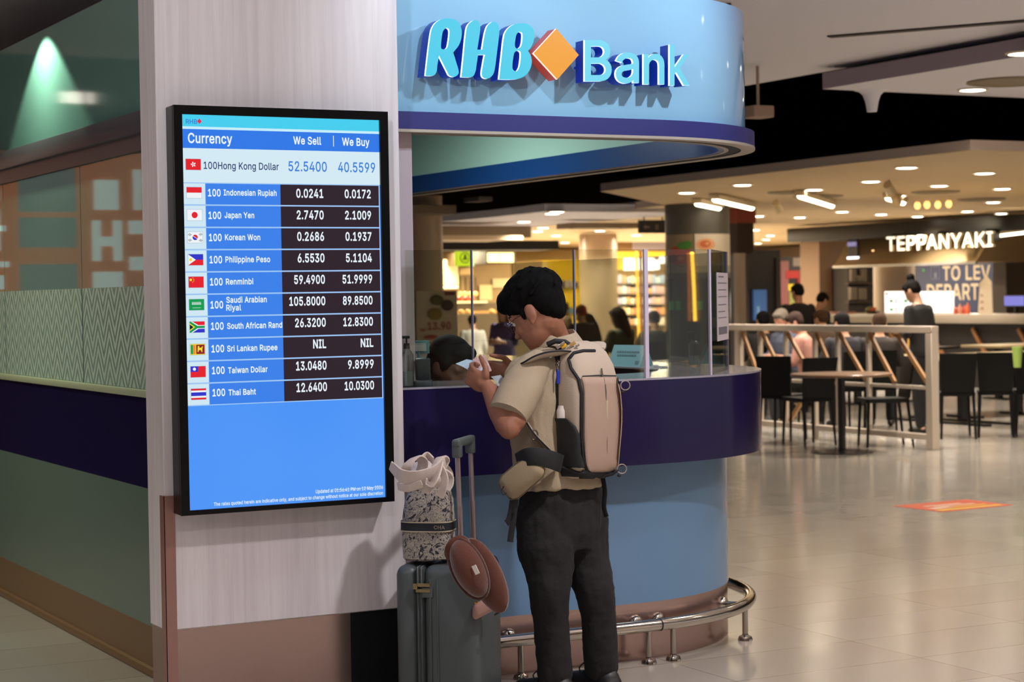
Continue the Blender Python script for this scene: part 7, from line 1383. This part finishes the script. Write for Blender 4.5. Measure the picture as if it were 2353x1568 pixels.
p, n = on_bag(1398, 1044, 0.007); b = B(M('logo_white', '#e9e2dc', 0.5)); tx = Uz.cross(n).normalized(); ty = n.cross(tx); b.prism([(-0.009, -0.009), (0.009, -0.006), (0.003, 0.013)], lambda u, v, h: p+tx*u+ty*v+n*(0.0015*h), 1); b.build('logo_patch', pack)
# padding between back and bag, straps, haul loop, rings
b = B(BKM); b.loft([[c+BK*(-0.024) for c in bag_ring(py, a*0.97, d*0.55)] for py, a, d in BSEC[1:9]]); b.build('back_padding', pack, smooth=True)
def ribbon(pts, w0, th, m, nm, par, wdir=None, edge=None):
    P = [Vector(p) for p in pts]; S = []
    for i in range(len(P)-1):
        p0, p1, p2, p3 = [P[max(0, min(len(P)-1, i+k))] for k in (-1, 0, 1, 2)]
        for j in range(6): t = j/6; S.append(0.5*((2*p1)+(p2-p0)*t+(2*p0-5*p1+4*p2-p3)*t*t+(-p0+3*p1-3*p2+p3)*t**3))
    S.append(P[-1]); b = B(m); R_ = []; E0, E1 = [], []
    for i, p in enumerate(S):
        t = (S[min(i+1, len(S)-1)]-S[max(i-1, 0)]).normalized(); w = Vector(wdir) if wdir is not None else ML; w = (w-t*w.dot(t)).normalized(); n = t.cross(w)
        R_.append([p+w*w0*sx+n*th*sy for sx, sy in ((-1, -.7), (-.9, -1), (.9, -1), (1, -.7), (1, .7), (.9, 1), (-.9, 1), (-1, .7))]); E0.append(p+w*w0); E1.append(p-w*w0)
    b.loft(R_); o = b.build(nm, par)
    if edge: 
        b = B(edge); b.tube(E0, th*0.75, 6); b.build('strap_edge', o); b = B(edge); b.tube(E1, th*0.75, 6); b.build('strap_edge', o)
    return o
ribbon([PD(1318, 814, 7.13), PD(1286, 812, 7.09), PD(1250, 816, 7.055), PD(1220, 829, 7.06), PD(1198, 856, 7.14), PD(1196, 930, 7.15), PD(1222, 990, 7.06), PD(1268, 1040, 7.06)], 0.030, 0.005, BGM, 'shoulder_strap', pack, ML*0.75-MF*0.5+Uz*0.2, BKM)
ribbon([PD(1372, 800, 7.22), PD(1372, 790, 7.32), PD(1345, 796, 7.42), PD(1318, 850, 7.45)], 0.030, 0.006, BGM, 'shoulder_strap', pack, -ML, BKM)
b = B(BKM); b.tube([PD(1258, 792, 7.13), PD(1276, 784, 7.12), PD(1298, 786, 7.13), PD(1318, 800, 7.12)], 0.010, 10); b.build('haul_loop', pack)
for px, py in ((1437, 886), (1429, 1078)):
    c = PD(px, py, 7.16); b = B(M('ring_clear', '#a89a94', 0.2, metal=0.3)); b.tube([c+(cv(1, 0, 0)*math.cos(a)+Uz*math.sin(a))*0.017 for a in [2*PI*i/20 for i in range(20)]], 0.0022, 6, closed=True); b.build('cord_loop', pack)
    b = B(BKM); b.ell(c-Uz*0.024-Rh*0.01, Rh*0.008, Fh*0.006, Uz*0.006, 8, 6); b.build('cord_lock', pack)
ribbon([PD(1384, 1092, 7.20), PD(1390, 1130, 7.19), PD(1388, 1165, 7.19), PD(1394, 1188, 7.19)], 0.010, 0.002, BKM, 'hanging_webbing', pack, MF)
# bottle in the side pocket, charms
c0b, n0 = on_bag(1289, 990, -0.012); b = B(M('bottle_white', '#d9cfc9', 0.4)); bt = PD(1289, 938, 7.10); base_b = Vector((c0b.x, c0b.y, bagz(992))); ztop = PD(1289, 932, 7.1).z
b.lathe([(0.022, 0), (0.024, 0.01), (0.024, ztop-base_b.z-0.018), (0.022, ztop-base_b.z-0.014), (0.020, ztop-base_b.z-0.010), (0.018, ztop-base_b.z), (0, ztop-base_b.z)], 20, base_b+n0*0.001); tag(b.build('water_bottle', at=base_b), 'white capped bottle in the black side pocket of the backpack', 'bottle')
p, n = on_bag(1287, 834, 0.006); kt = thing('blue_charm', 'bright blue tag hanging on a small chain from the backpack', 'key charm', p)
b = B(M('charm_blue', '#1d3fd0', 0.3, emit=0.05)); q = on_bag(1287, 866, 0.010)[0]; b.obox(q, n.cross(Uz), n, Uz, 0.0065, 0.003, 0.026, 0.002); b.build('tag', kt)
b = B(M('chain_steel', '#a79c92', 0.25, metal=0.9)); 
for i in range(5): c = p.lerp(q+Uz*0.026, i/4)+n*0.003+n.cross(Uz)*(0.005*(i % 2)); b.tube([c+(n.cross(Uz)*math.cos(a)+Uz*math.sin(a))*0.007 for a in [2*PI*k/10 for k in range(10)]], 0.0018, 5, closed=True)
b.build('chain', kt)
kt = thing('yellow_charm', 'yellow and silver charms clipped to the top loop of the backpack', 'key charm', PD(1300, 796, 7.10))
for px, py, m, rx in ((1300, 800, M('charm_yellow', '#d9a81f', 0.35), 0.011), (1316, 796, M('charm_gold', '#b08a4c', 0.4), 0.012), (1285, 796, M('charm_silver', '#b8aca2', 0.25, metal=0.8), 0.012), (1293, 789, MATS['charm_silver'], 0.008), (1325, 800, MATS['charm_silver'], 0.008)):
    c = on_bag(px, py, 0.012)[0] if py > 795 else PD(px, py, 7.09); b = B(m); b.obox(c, cv(0.8, 0, 0.5), Fh, cv(-0.5, 0, 0.8), rx, 0.004, rx*0.55, 0.002); b.build('charm', kt)
# waist pouch and belt
pouch = thing('waist_pouch', 'small beige zip pouch worn on a black belt at the customer left hip', 'pouch', PD(1200, 1098, 7.02))
pc_ = PD(1201, 1096, 7.03); pu = cv(0.72, -0.25, 0.62).normalized(); pnrm = (cv(-0.35, -0.90, 0)); pnrm = (pnrm-pu*pnrm.dot(pu)).normalized(); pw = pu.cross(pnrm)
b = B(M('pouch_beige', '#9c8a6e', 0.75, bump=0.2, bscale=300)); b.obox(pc_, pu, pw, pnrm, 0.088, 0.050, 0.034, 0.032, 5); b.build('pouch_body', pouch, smooth=True)
b = B(M('pouch_seam', '#6f604c', 0.7)); b.tube([pc_+pu*u*0.088+pw*v*0.0505+pnrm*0.008 for u, v in ((-.7, 1), (0.7, 1), (1, .7), (1, -.7), (.7, -1), (-.7, -1), (-1, -.7), (-1, .7))], 0.003, 6, closed=True); b.build('zip', pouch)
ribbon([PD(1190, 1062, 7.04), PD(1215, 1050, 6.99), PD(1250, 1052, 6.99), PD(1290, 1066, 7.04)], 0.032, 0.006, BKM, 'belt', pouch, Uz)
for pts, w_ in (([(1180, 1135), (1176, 1170), (1170, 1196), (1163, 1203)], 0.012), ([(1186, 1138), (1180, 1190), (1175, 1225), (1172, 1246)], 0.011)): ribbon([PD(x, y, 7.04) for x, y in pts], w_, 0.002, BKM, 'hanging_strap', pouch, Rh)
b = B(BKM); b.tube([PD(x, y, 7.0) for x, y in ((1158, 1118), (1152, 1128), (1156, 1138), (1164, 1134))], 0.002, 6); b.build('zip_cord', pouch)
p = PD(1228, 1000, 7.03); b = B(M('buckle_steel', '#6a6258', 0.35, metal=0.6)); b.tube([p+(Rh*math.cos(a)*0.012+Uz*math.sin(a)*0.018) for a in [2*PI*i/14 for i in range(14)]], 0.0035, 6, closed=True); b.build('strap_buckle', pack)
# banknotes
def note(pts, lab, col, nm='banknote'):
    g = [PD(*p) for p in pts]; b = B(M('note_'+col[1:], col, 0.6, var=0.25, vscale=60)); n = 8; ra, rb_ = [], []
    up_ = cv(0, -0.5, 0.8).normalized()
    for i in range(n+1):
        t = i/n; a = g[0].lerp(g[1], t)+up_*0.006*math.sin(PI*t); c = g[3].lerp(g[2], t)+up_*0.006*math.sin(PI*t); ra.append((b.v(a), b.v(a-up_*0.0008))); rb_.append((b.v(c), b.v(c-up_*0.0008)))
    for i in range(n):
        b.f([ra[i][0], ra[i+1][0], rb_[i+1][0], rb_[i][0]]); b.f([ra[i][1], rb_[i][1], rb_[i+1][1], ra[i+1][1]]); b.f([ra[i][0], ra[i][1], ra[i+1][1], ra[i+1][0]]); b.f([rb_[i][0], rb_[i+1][0], rb_[i+1][1], rb_[i][1]])
    b.f([ra[0][0], rb_[0][0], rb_[0][1], ra[0][1]]); b.f([ra[-1][0], ra[-1][1], rb_[-1][1], rb_[-1][0]])
    tag(b.build(nm, at=(g[0]+g[2])/2), lab, 'banknote')
note([(1047, 836, 7.24), (1100, 868, 7.14), (1118, 842, 7.20), (1072, 826, 7.27)], 'pale blue banknote fanned out in the customer left hand', '#a9c4d6')
note([(1054, 834, 7.25), (1112, 858, 7.15), (1122, 838, 7.21), (1082, 830, 7.28)], 'blue white banknote just behind the front blue note', '#c3d2dc')
note([(1086, 826, 7.22), (1108, 862, 7.16), (1130, 852, 7.20), (1112, 816, 7.27)], 'pinkish banknote held between the customer hands', '#c4a4a4')
note([(1128, 866, 7.20), (1146, 890, 7.14), (1164, 886, 7.18), (1150, 862, 7.24)], 'pale slip of paper held under the customer right hand', '#a9b4bc', 'paper_slip')
# ================================================================ suitcase, tote bag, hat
SB = cv(0.22, 0.97, 0).normalized(); ST = Vector((SB.y, -SB.x, 0))     # broad axis (away), thickness axis (right)
SO = PD(989, 670, 6.78); SO.z = 0
SO = SO+SB*0.19
def sc(t, w_, z): return SO+ST*t+SB*w_+Uz*z
case = thing('suitcase', 'grey green hard shell cabin suitcase standing beside the customer', 'suitcase', SO)
CM = M('case_grey', '#454c4e', 0.4, var=0.05, vscale=3, bump=0.06, bscale=90)
def shell(t0, t1, nm, m=CM, z0=0.055, z1=0.578, w_=0.185, bev=0.035):
    b = B(m); b.obox(sc((t0+t1)/2, 0, (z0+z1)/2), ST, SB, Uz, (t1-t0)/2, w_, (z1-z0)/2, bev, 5); return b.build(nm, case, smooth=True)
shell(-0.150, -0.070, 'front_shell'); back = shell(-0.048, 0.150, 'rear_shell')
shell(-0.075, -0.043, 'zip_band', M('case_zip', '#2d3234', 0.6), 0.06, 0.574, 0.181, 0.012)
for t in (-0.0665, -0.0535):
    b = B(M('zip_ridge', '#474d4e', 0.5)); b.obox(sc(t, 0, 0.318), ST, SB, Uz, 0.003, 0.1835, 0.2575, 0.002, 1); b.build('zip_ridge', case)
for t in (-0.02, 0.005):
    b = B(CM); b.tube([sc(t, -0.1855, 0.09), sc(t, -0.1862, 0.3), sc(t, -0.1855, 0.53)], 0.004, 8); b.build('shell_rib', back)
b = B(M('lock_brass', '#8f7e5c', 0.3, metal=0.8)); 
for dz_ in (0, 0.020): b.obox(sc(-0.045, -0.189, 0.512-dz_), ST, SB, Uz, 0.026, 0.005, 0.006, 0.002)
b.obox(sc(-0.072, -0.191, 0.507), ST, SB, Uz, 0.008, 0.006, 0.010, 0.002); b.build('zip_pull', case)
b = B(M('lock_plate', '#4a5153', 0.4)); b.obox(sc(-0.03, -0.187, 0.485), ST, SB, Uz, 0.02, 0.002, 0.018, 0.004); b.build('lock_plate', case)
for t in (-0.12, 0.12):
    for w_ in (-0.15, 0.15):
        b = B(M('wheel_dark', '#1b1b1d', 0.5)); b.cyl(sc(t-0.012, w_, 0.025), sc(t+0.012, w_, 0.025), 0.025, n=18); b.cyl(sc(t, w_, 0.035), sc(t, w_, 0.06), 0.014, n=10); b.build('wheel', case)
HT = 0.118
zt = PD(1030, 1024, 6.7).z
for w_ in (-0.105, 0.085):
    b = B(M('tube_alu', '#a8989a', 0.3, metal=0.8)); b.cyl(sc(HT-0.045, w_, 0.57), sc(HT-0.053, w_, zt-0.03), 0.0095, n=14); q = b.build('handle_tube', case)
    b = B(M('tube_alu_b', '#9c8e90', 0.3, metal=0.8)); b.cyl(sc(HT-0.045, w_, 0.565), sc(HT-0.049, w_, 0.78), 0.0118, n=14); b.build('tube_sleeve', q)
b = B(M('grip_grey', '#4d5454', 0.45)); b.obox(sc(HT-0.053, -0.01, zt-0.005), SB, ST, Uz, 0.118, 0.016, 0.014, 0.009, 3); b.obox(sc(HT-0.053, -0.105, zt-0.03), SB, ST, Uz, 0.019, 0.016, 0.026, 0.006); b.obox(sc(HT-0.053, 0.085, zt-0.03), SB, ST, Uz, 0.019, 0.016, 0.026, 0.006); b.build('grip', case)
b = B(CM); b.tube([sc(0.01, -0.10, 0.578), sc(0.01, -0.08, 0.594), sc(0.01, 0.08, 0.594), sc(0.01, 0.10, 0.578)], 0.009, 8); b.build('carry_handle', case)
b = B(M('tag_violet', '#5d6496', 0.6)); b.tube([sc(0.05, -0.14, 0.578), sc(0.045, -0.15, 0.602), sc(0.075, -0.155, 0.606), sc(0.085, -0.15, 0.578)], 0.006, 8); b.build('luggage_tag', case)
# tote bag with printed pattern
def print_mat():
    m = bpy.data.materials.new('tote_print'); m.use_nodes = True; nt = m.node_tree; L = nt.links.new; b = nt.nodes['Principled BSDF']; tc = nt.nodes.new('ShaderNodeTexCoord')
    nz = nt.nodes.new('ShaderNodeTexNoise'); nz.inputs['Scale'].default_value = 22; nz.inputs['Detail'].default_value = 3; nz.inputs['Distortion'].default_value = 4.5; L(tc.outputs['Object'], nz.inputs['Vector'])
    wv = nt.nodes.new('ShaderNodeTexVoronoi'); wv.feature = 'DISTANCE_TO_EDGE'; wv.inputs['Scale'].default_value = 34; L(tc.outputs['Object'], wv.inputs['Vector'])
    mu = nt.nodes.new('ShaderNodeMath'); mu.operation = 'MULTIPLY_ADD'; mu.inputs[1].default_value = 0.5; L(wv.outputs['Distance'], mu.inputs[0]); L(nz.outputs['Fac'], mu.inputs[2])
    rp = nt.nodes.new('ShaderNodeValToRGB'); e = rp.color_ramp.elements; e[0].position = 0.44; e[0].color = lin('#23232c'); e[1].position = 0.68; e[1].color = lin('#a39a90')
    for pos, c in ((0.49, '#6d6670'), (0.53, '#b0a792'), (0.58, '#a89f92'), (0.61, '#55505a')): q = e.new(pos); q.color = lin(c)
    L(mu.outputs[0], rp.inputs[0]); L(rp.outputs[0], b.inputs['Base Color']); b.inputs['Roughness'].default_value = 0.8; return m
TP = print_mat(); TO = sc(-0.050, -0.085, 0.585)
tote = thing('tote_bag', 'patterned black and white tote bag with a navy band, on the suitcase', 'bag', TO)
def tring(z, a, d, sh=0.0, ex=0.6, n=32): return [TO+Uz*z+ST*(math.copysign(abs(math.cos(t))**ex, math.cos(t))*a+sh)+SB*math.copysign(abs(math.sin(t))**ex, math.sin(t))*d for t in [2*PI*i/n for i in range(n)]]
b = B(TP); b.loft([tring(0.006, .080, .062), tring(0.012, .087, .068), tring(.06, .089, .07), tring(.105, .089, .07), tring(.16, .087, .068), tring(.215, .083, .062, 0.004), tring(.25, .072, .05, 0.008), tring(.262, .05, .03, 0.008)]); q = b.build('bag_body', tote, smooth=True); folds(q.data, 0.004, 22, 1.1)
b = B(M('tote_navy', '#15161f', 0.7), M('tote_piping', '#b9ab92', 0.7)); zb0 = 0.112; 
for z0, z1, m in ((zb0-0.004, zb0, 1), (zb0, zb0+0.028, 0), (zb0+0.028, zb0+0.032, 1)): b.mi = m; b.loft([tring(z0, .0945, .075), tring(z1, .0942, .0745)], False)
q = b.build('navy_band', tote)
ndir = (-SB*0.97+ST*0.25).normalized(); b = B(M('band_text', '#8d8478', 0.6)); o_ = TO+Uz*(zb0+0.008)+ST*0.040-SB*0.0765; put_text(b, 'CHA', o_, ST, Uz, 0.012, 0.040, 'L', 0.03); b.build('band_lettering', q, norm=False)
CLM = M('cloth_white', '#cbbcb4', 0.85, bump=0.15, bscale=200)
def cloth(pts, w_, wd): 
    return pts, w_, wd
scarf = thing('white_scarf', 'crumpled off white scarf with bows stuffed in the top of the tote bag', 'scarf', TO+Uz*0.26)
for pts, w_, wd in (([(905, 1078, 6.68), (925, 1095, 6.64), (960, 1098, 6.62), (1000, 1085, 6.64), (1022, 1062, 6.68)], 0.026, cv(0, -.4, .9)),
                    ([(928, 1110, 6.70), (935, 1075, 6.66), (955, 1052, 6.68), (972, 1062, 6.72), (965, 1090, 6.74)], 0.018, cv(.8, -.4, .3)),
                    ([(960, 1105, 6.66), (985, 1118, 6.62), (1000, 1100, 6.62), (1008, 1070, 6.66)], 0.026, cv(.6, -.6, .5)),
                    ([(1000, 1075, 6.66), (1012, 1052, 6.70), (1022, 1058, 6.74), (1014, 1080, 6.74)], 0.018, cv(.8, -.5, .2)),
                    ([(1012, 1075, 6.64), (1022, 1100, 6.63), (1018, 1125, 6.63), (1010, 1142, 6.64)], 0.013, cv(.9, -.4, .1)),
                    ([(1016, 1078, 6.72), (1034, 1092, 6.74), (1036, 1112, 6.74), (1028, 1128, 6.73)], 0.010, cv(.9, -.4, .1)),
                    ([(915, 1118, 6.68), (938, 1122, 6.64), (970, 1112, 6.62)], 0.014, cv(0, -.4, .9)),
                    ([(968, 1058, 6.72), (982, 1048, 6.74), (996, 1060, 6.72)], 0.016, cv(0, -.5, .8)), ([(898, 1070, 6.70), (908, 1082, 6.68), (922, 1086, 6.66)], 0.018, cv(.2, -.4, .8))):
    ribbon([PD(*p) for p in pts], w_, 0.0035, CLM, 'scarf_fold', scarf, wd)
b = B(CLM); b.ell(TO+Uz*0.292+ST*0.004, ST*0.078, SB*0.055, Uz*0.062, 36, 24); q = b.build('scarf_bundle', scarf, smooth=True); folds(q.data, 0.016, 20, 5)
# brown felt hat hung on the handle
hat = thing('felt_hat', 'rust brown felt hat with a small white label hanging on the suitcase handle', 'hat', PD(1095, 1320, 6.66))
HM = M('felt_rust', '#512410', 0.9, sheen=0.4, var=0.12, vscale=14, bump=0.15, bscale=180); HM2 = M('felt_rust_dark', '#40190a', 0.9, sheen=0.4, bump=0.15, bscale=180)
def disc3(c, ax1, ax2, n_, r1, r2, th, m, nm, par, dome=0.0, nu=32):
    b = B(m); prof = [(0.0, dome), (0.35, dome*0.94), (0.65, dome*0.72), (0.88, dome*0.35), (1.0, 0.0), (1.015, -th*0.5), (0.98, -th), (0.6, -th*0.6+dome*0.3), (0.0, -th*0.5+dome*0.5)]; rows = []
    for r, h in prof:
        if r == 0: rows.append(b.v(c+n_*h))
        else: rows.append([b.v(c+ax1*math.cos(2*PI*i/nu)*r1*r+ax2*math.sin(2*PI*i/nu)*r2*r+n_*h) for i in range(nu)])
    for a_, c_ in zip(rows, rows[1:]):
        for i in range(nu):
            j = (i+1) % nu
            f = b.f([a_, c_[i], c_[j]]) if not isinstance(a_, list) else b.f([a_[i], c_[i], c_[j], a_[j]] if isinstance(c_, list) else [a_[i], c_, a_[j]])
            if f: f.smooth = True
    return b.build(nm, par)
hu = cv(-0.42, 0.1, 0.90).normalized(); hn = cv(-0.35, -0.92, -0.05); hn = (hn-hu*hn.dot(hu)).normalized(); hv = hn.cross(hu)
disc3(PD(1114, 1324, 6.70), hu, hv, hn, 0.138, 0.060, 0.02, HM, 'brim', hat, 0.03)
q = disc3(PD(1076, 1308, 6.63), hu, hv, hn, 0.105, 0.055, 0.03, HM, 'crown', hat, 0.05); 
b = B(HM2); b.tube([PD(1076, 1308, 6.645)+hu*math.cos(2*PI*i/28)*0.108+hv*math.sin(2*PI*i/28)*0.058 for i in range(28)], 0.008, 8, closed=True); b.build('hat_band', hat)
disc3(PD(1050, 1262, 6.66), cv(0.6, 0, 0.7).normalized(), cv(-.6, -.4, .6).normalized(), cv(-.3, -.9, .2), 0.05, 0.045, 0.02, HM, 'folded_edge', hat, 0.02)
lp = PD(1093, 1310, 6.575); b = B(M('label_white', '#d8cfc8', 0.6)); b.obox(lp, hv, hn, hu, 0.008, 0.0015, 0.016); b.build('label', hat)
b = B(M('pin_gold', '#b98a3c', 0.3, metal=0.8)); b.ell(PD(1094, 1386, 6.655), Rh*0.006, Fh*0.004, Uz*0.006, 10, 6); b.build('pin', hat)
strap = thing('pink_purse', 'small pinkish purse edge with dark trim showing under the brown hat', 'purse', PD(1128, 1398, 6.76)); b = B(M('purse_pink', '#a88074', 0.6)); b.obox(PD(1118, 1393, 6.78), cv(0.9, 0.2, 0.42), cv(-.2, .9, 0), Uz, 0.055, 0.02, 0.028, 0.018, 3); b.build('purse_body', strap, smooth=True)
b = B(BKM); b.tube([PD(x, y, 6.755) for x, y in ((1143, 1374), (1154, 1380), (1156, 1392), (1146, 1408), (1136, 1414))], 0.0035, 8); b.build('trim', strap)

# ================================================================ things on the counter
ZC = 1.174
def onc(px, py): return PZ(px, py, ZC)
c0, c1 = onc(1396, 841), onc(1470, 843); t = thing('tent_card', 'light blue folded tent card with small print on the counter', 'card', (c0+c1)/2)
zt_ = PY(1400, 793, c0.y).z; d = (c1-c0).normalized(); n_ = Vector((d.y, -d.x, 0)); CB = M('card_blue', '#6fa9b8', 0.5)
b = B(CB); a_ = [c0+n_*0.0, c1, c1-n_*0.045+Uz*(zt_-ZC), c0-n_*0.045+Uz*(zt_-ZC)]; b2_ = [c0-n_*0.09, c1-n_*0.09]
P_ = [b.v(p) for p in (a_[0], a_[1], a_[2], a_[3], b2_[0], b2_[1])]; b.f(P_[:4]); b.f([P_[3], P_[2], P_[5], P_[4]]); b.f([P_[0], P_[4], P_[5], P_[1]]); b.f([P_[0], P_[3], P_[4]]); b.f([P_[1], P_[5], P_[2]]); b.build('card', t)
b = B(M('card_ink', '#3f6f7f', 0.5))
for k_, (f0, f1) in enumerate(((0.16, 0.86), (0.2, 0.8))):
    z_ = 0.62-0.16*k_; w_i = 9; 
    for i in range(w_i):
        u0 = f0+(f1-f0)*i/w_i; u1 = u0+(f1-f0)/w_i*0.8; q = lambda u, v: a_[0].lerp(a_[1], u).lerp(a_[3].lerp(a_[2], u), v)+n_*0.0012+Uz*0.0005
        b.f([b.v(q(u0, z_)), b.v(q(u1, z_)), b.v(q(u1, z_+0.09)), b.v(q(u0, z_+0.09))])
b.f([b.v(q(0.82, 0.1)), b.v(q(0.93, 0.1)), b.v(q(0.93, 0.26)), b.v(q(0.82, 0.26))]); b.build('small_print', t, norm=False)
# paper notice taped to the glass
def notice(lab, px0, px1, py0, py1):
    A_, B_ = Vector((V1[0], V1[1], 0)), Vector((V2[0], V2[1], 0)); d = (B_-A_).normalized(); n_ = Vector((d.y, -d.x, 0))
    def hit(px, py):
        r = ray(px, py); t = (A_-EYEP).dot(n_)/r.dot(n_); return EYEP+r*t+n_*0.0062
    a, c = hit(px0, py1), hit(px1, py0); t = thing('paper_notice', lab, 'notice', (a+c)/2); w_, h_ = (c-a).dot(d), c.z-a.z
    b = B(M('notice_paper', '#c9bdc0', 0.6)); b.obox((a+c)/2+n_*0.0004, d, n_, Uz, w_/2, 0.0004, h_/2); b.build('paper', t); b = B(M('notice_ink', '#6f6870', 0.6))
    for z_, hh, u0, u1 in ((0.93, 0.02, .15, .6), (0.84, 0.015, .1, .85), (0.74, 0.015, .1, .8), (0.64, 0.012, .1, .85), (0.52, 0.015, .1, .8), (0.42, 0.012, .1, .7), (0.33, 0.012, .1, .8), (0.09, 0.11, .12, .85)):
        b.f([b.v(a+d*w_*u+Uz*(h_*v)+n_*0.0012) for u, v in ((u0, z_), (u1, z_), (u1, z_+hh), (u0, z_+hh))])
    b.build('print', t, norm=False)
notice('long paper notice with small print taped to the angled glass', 1645, 1669, 628, 785)
CLR = glass_mat('clear_plastic', '#dfe6e4', 0.10); DKP = M('pump_dark', '#1d1b1e', 0.4)
def pump(px, py, h, r, lab, body=CLR):
    c = onc(px, py); t = thing('pump_bottle', lab, 'bottle', c); b = B(body); b.lathe([(r*0.95, 0), (r, 0.006), (r, h*0.62), (r*0.5, h*0.72), (r*0.42, h*0.74), (0, h*0.74)], 20, c); b.build('bottle', t)
    b = B(M('gel', '#a9b0ae', 0.2)); b.lathe([(r*0.85, 0.006), (r*0.85, h*0.3), (0, h*0.3)], 18, c); b.build('gel_fill', t)
    b = B(DKP); b.cyl(c+Uz*h*0.735, c+Uz*h*0.84, r*0.5, r*0.42, 14); b.cyl(c+Uz*h*0.84, c+Uz*h*0.93, r*0.15, n=8); b.obox(c+Uz*h*0.955-Rh*r*0.3, Rh, Fh, Uz, r*0.8, r*0.28, h*0.028, 0.003); b.build('pump_head', t)
pump(1596, 842, 0.165, 0.028, 'clear pump bottle with dark head on the counter behind the right glass')
pump(936, 890, 0.20, 0.026, 'clear hand gel pump bottle beside the wood portal')
c = onc(972, 889); t = thing('card_terminal', 'dark payment terminal box near the clerk head', 'terminal', c); b = B(M('terminal_grey', '#3f474f', 0.35)); b.obox(c+Uz*0.055+Fh*0.03, Rh, cv(0, .95, .3), cv(0, -.3, .95), 0.028, 0.012, 0.055, 0.006); b.obox(c+Uz*0.012+Fh*0.03, Rh, Fh, Uz, 0.034, 0.04, 0.012, 0.004); b.build('body', t); b = B(M('terminal_screen', '#5d6d7a', 0.2)); b.obox(c+Uz*0.066+Fh*0.0165, Rh, cv(0, .95, .3), cv(0, -.3, .95), 0.022, 0.0008, 0.034); b.build('screen', t)
c = PD(962, 812, 7.62); t = thing('desk_card_stand', 'small teal card stand on the counter left of the clerk head', 'card stand', Vector((c.x, c.y, ZC))); b = B(M('stand_teal', '#5f8f95', 0.5)); b.obox(Vector((c.x, c.y, PD(962, 798, 7.62).z)), Rh, cv(0, .95, .25), cv(0, -.25, .95), 0.042, 0.004, 0.026, 0.002); b.cyl(Vector((c.x, c.y, ZC)), Vector((c.x, c.y, PD(962, 810, 7.62).z)), 0.006, n=8); b.obox(Vector((c.x, c.y, ZC+0.006)), Rh, Fh, Uz, 0.04, 0.04, 0.006, 0.002); b.build('card', t); b = B(M('stand_paper', '#b5c0bc', 0.5)); b.obox(Vector((c.x, c.y, PD(962, 798, 7.62).z))-Fh*0.006, Rh, cv(0, .95, .25), cv(0, -.25, .95), 0.030, 0.001, 0.016); b.build('paper', t)
for i, (px, py, rz) in enumerate(((1490, 846, 0.3), (1506, 843, -0.2), (1522, 845, 0.5), (1500, 850, 0.9))):
    c = onc(px, py); b = B(M('slip_white', '#cfd3d8', 0.5)); X_ = Rh*math.cos(rz)+Fh*math.sin(rz); b.obox(c+Uz*0.004, X_, Uz.cross(X_), Uz, 0.016, 0.022, 0.003, 0.001); tag(b.build('paper_pad', at=c), 'small white paper pad in the row on the counter right of the tent card', 'paper pad', 'paper pads on the counter')
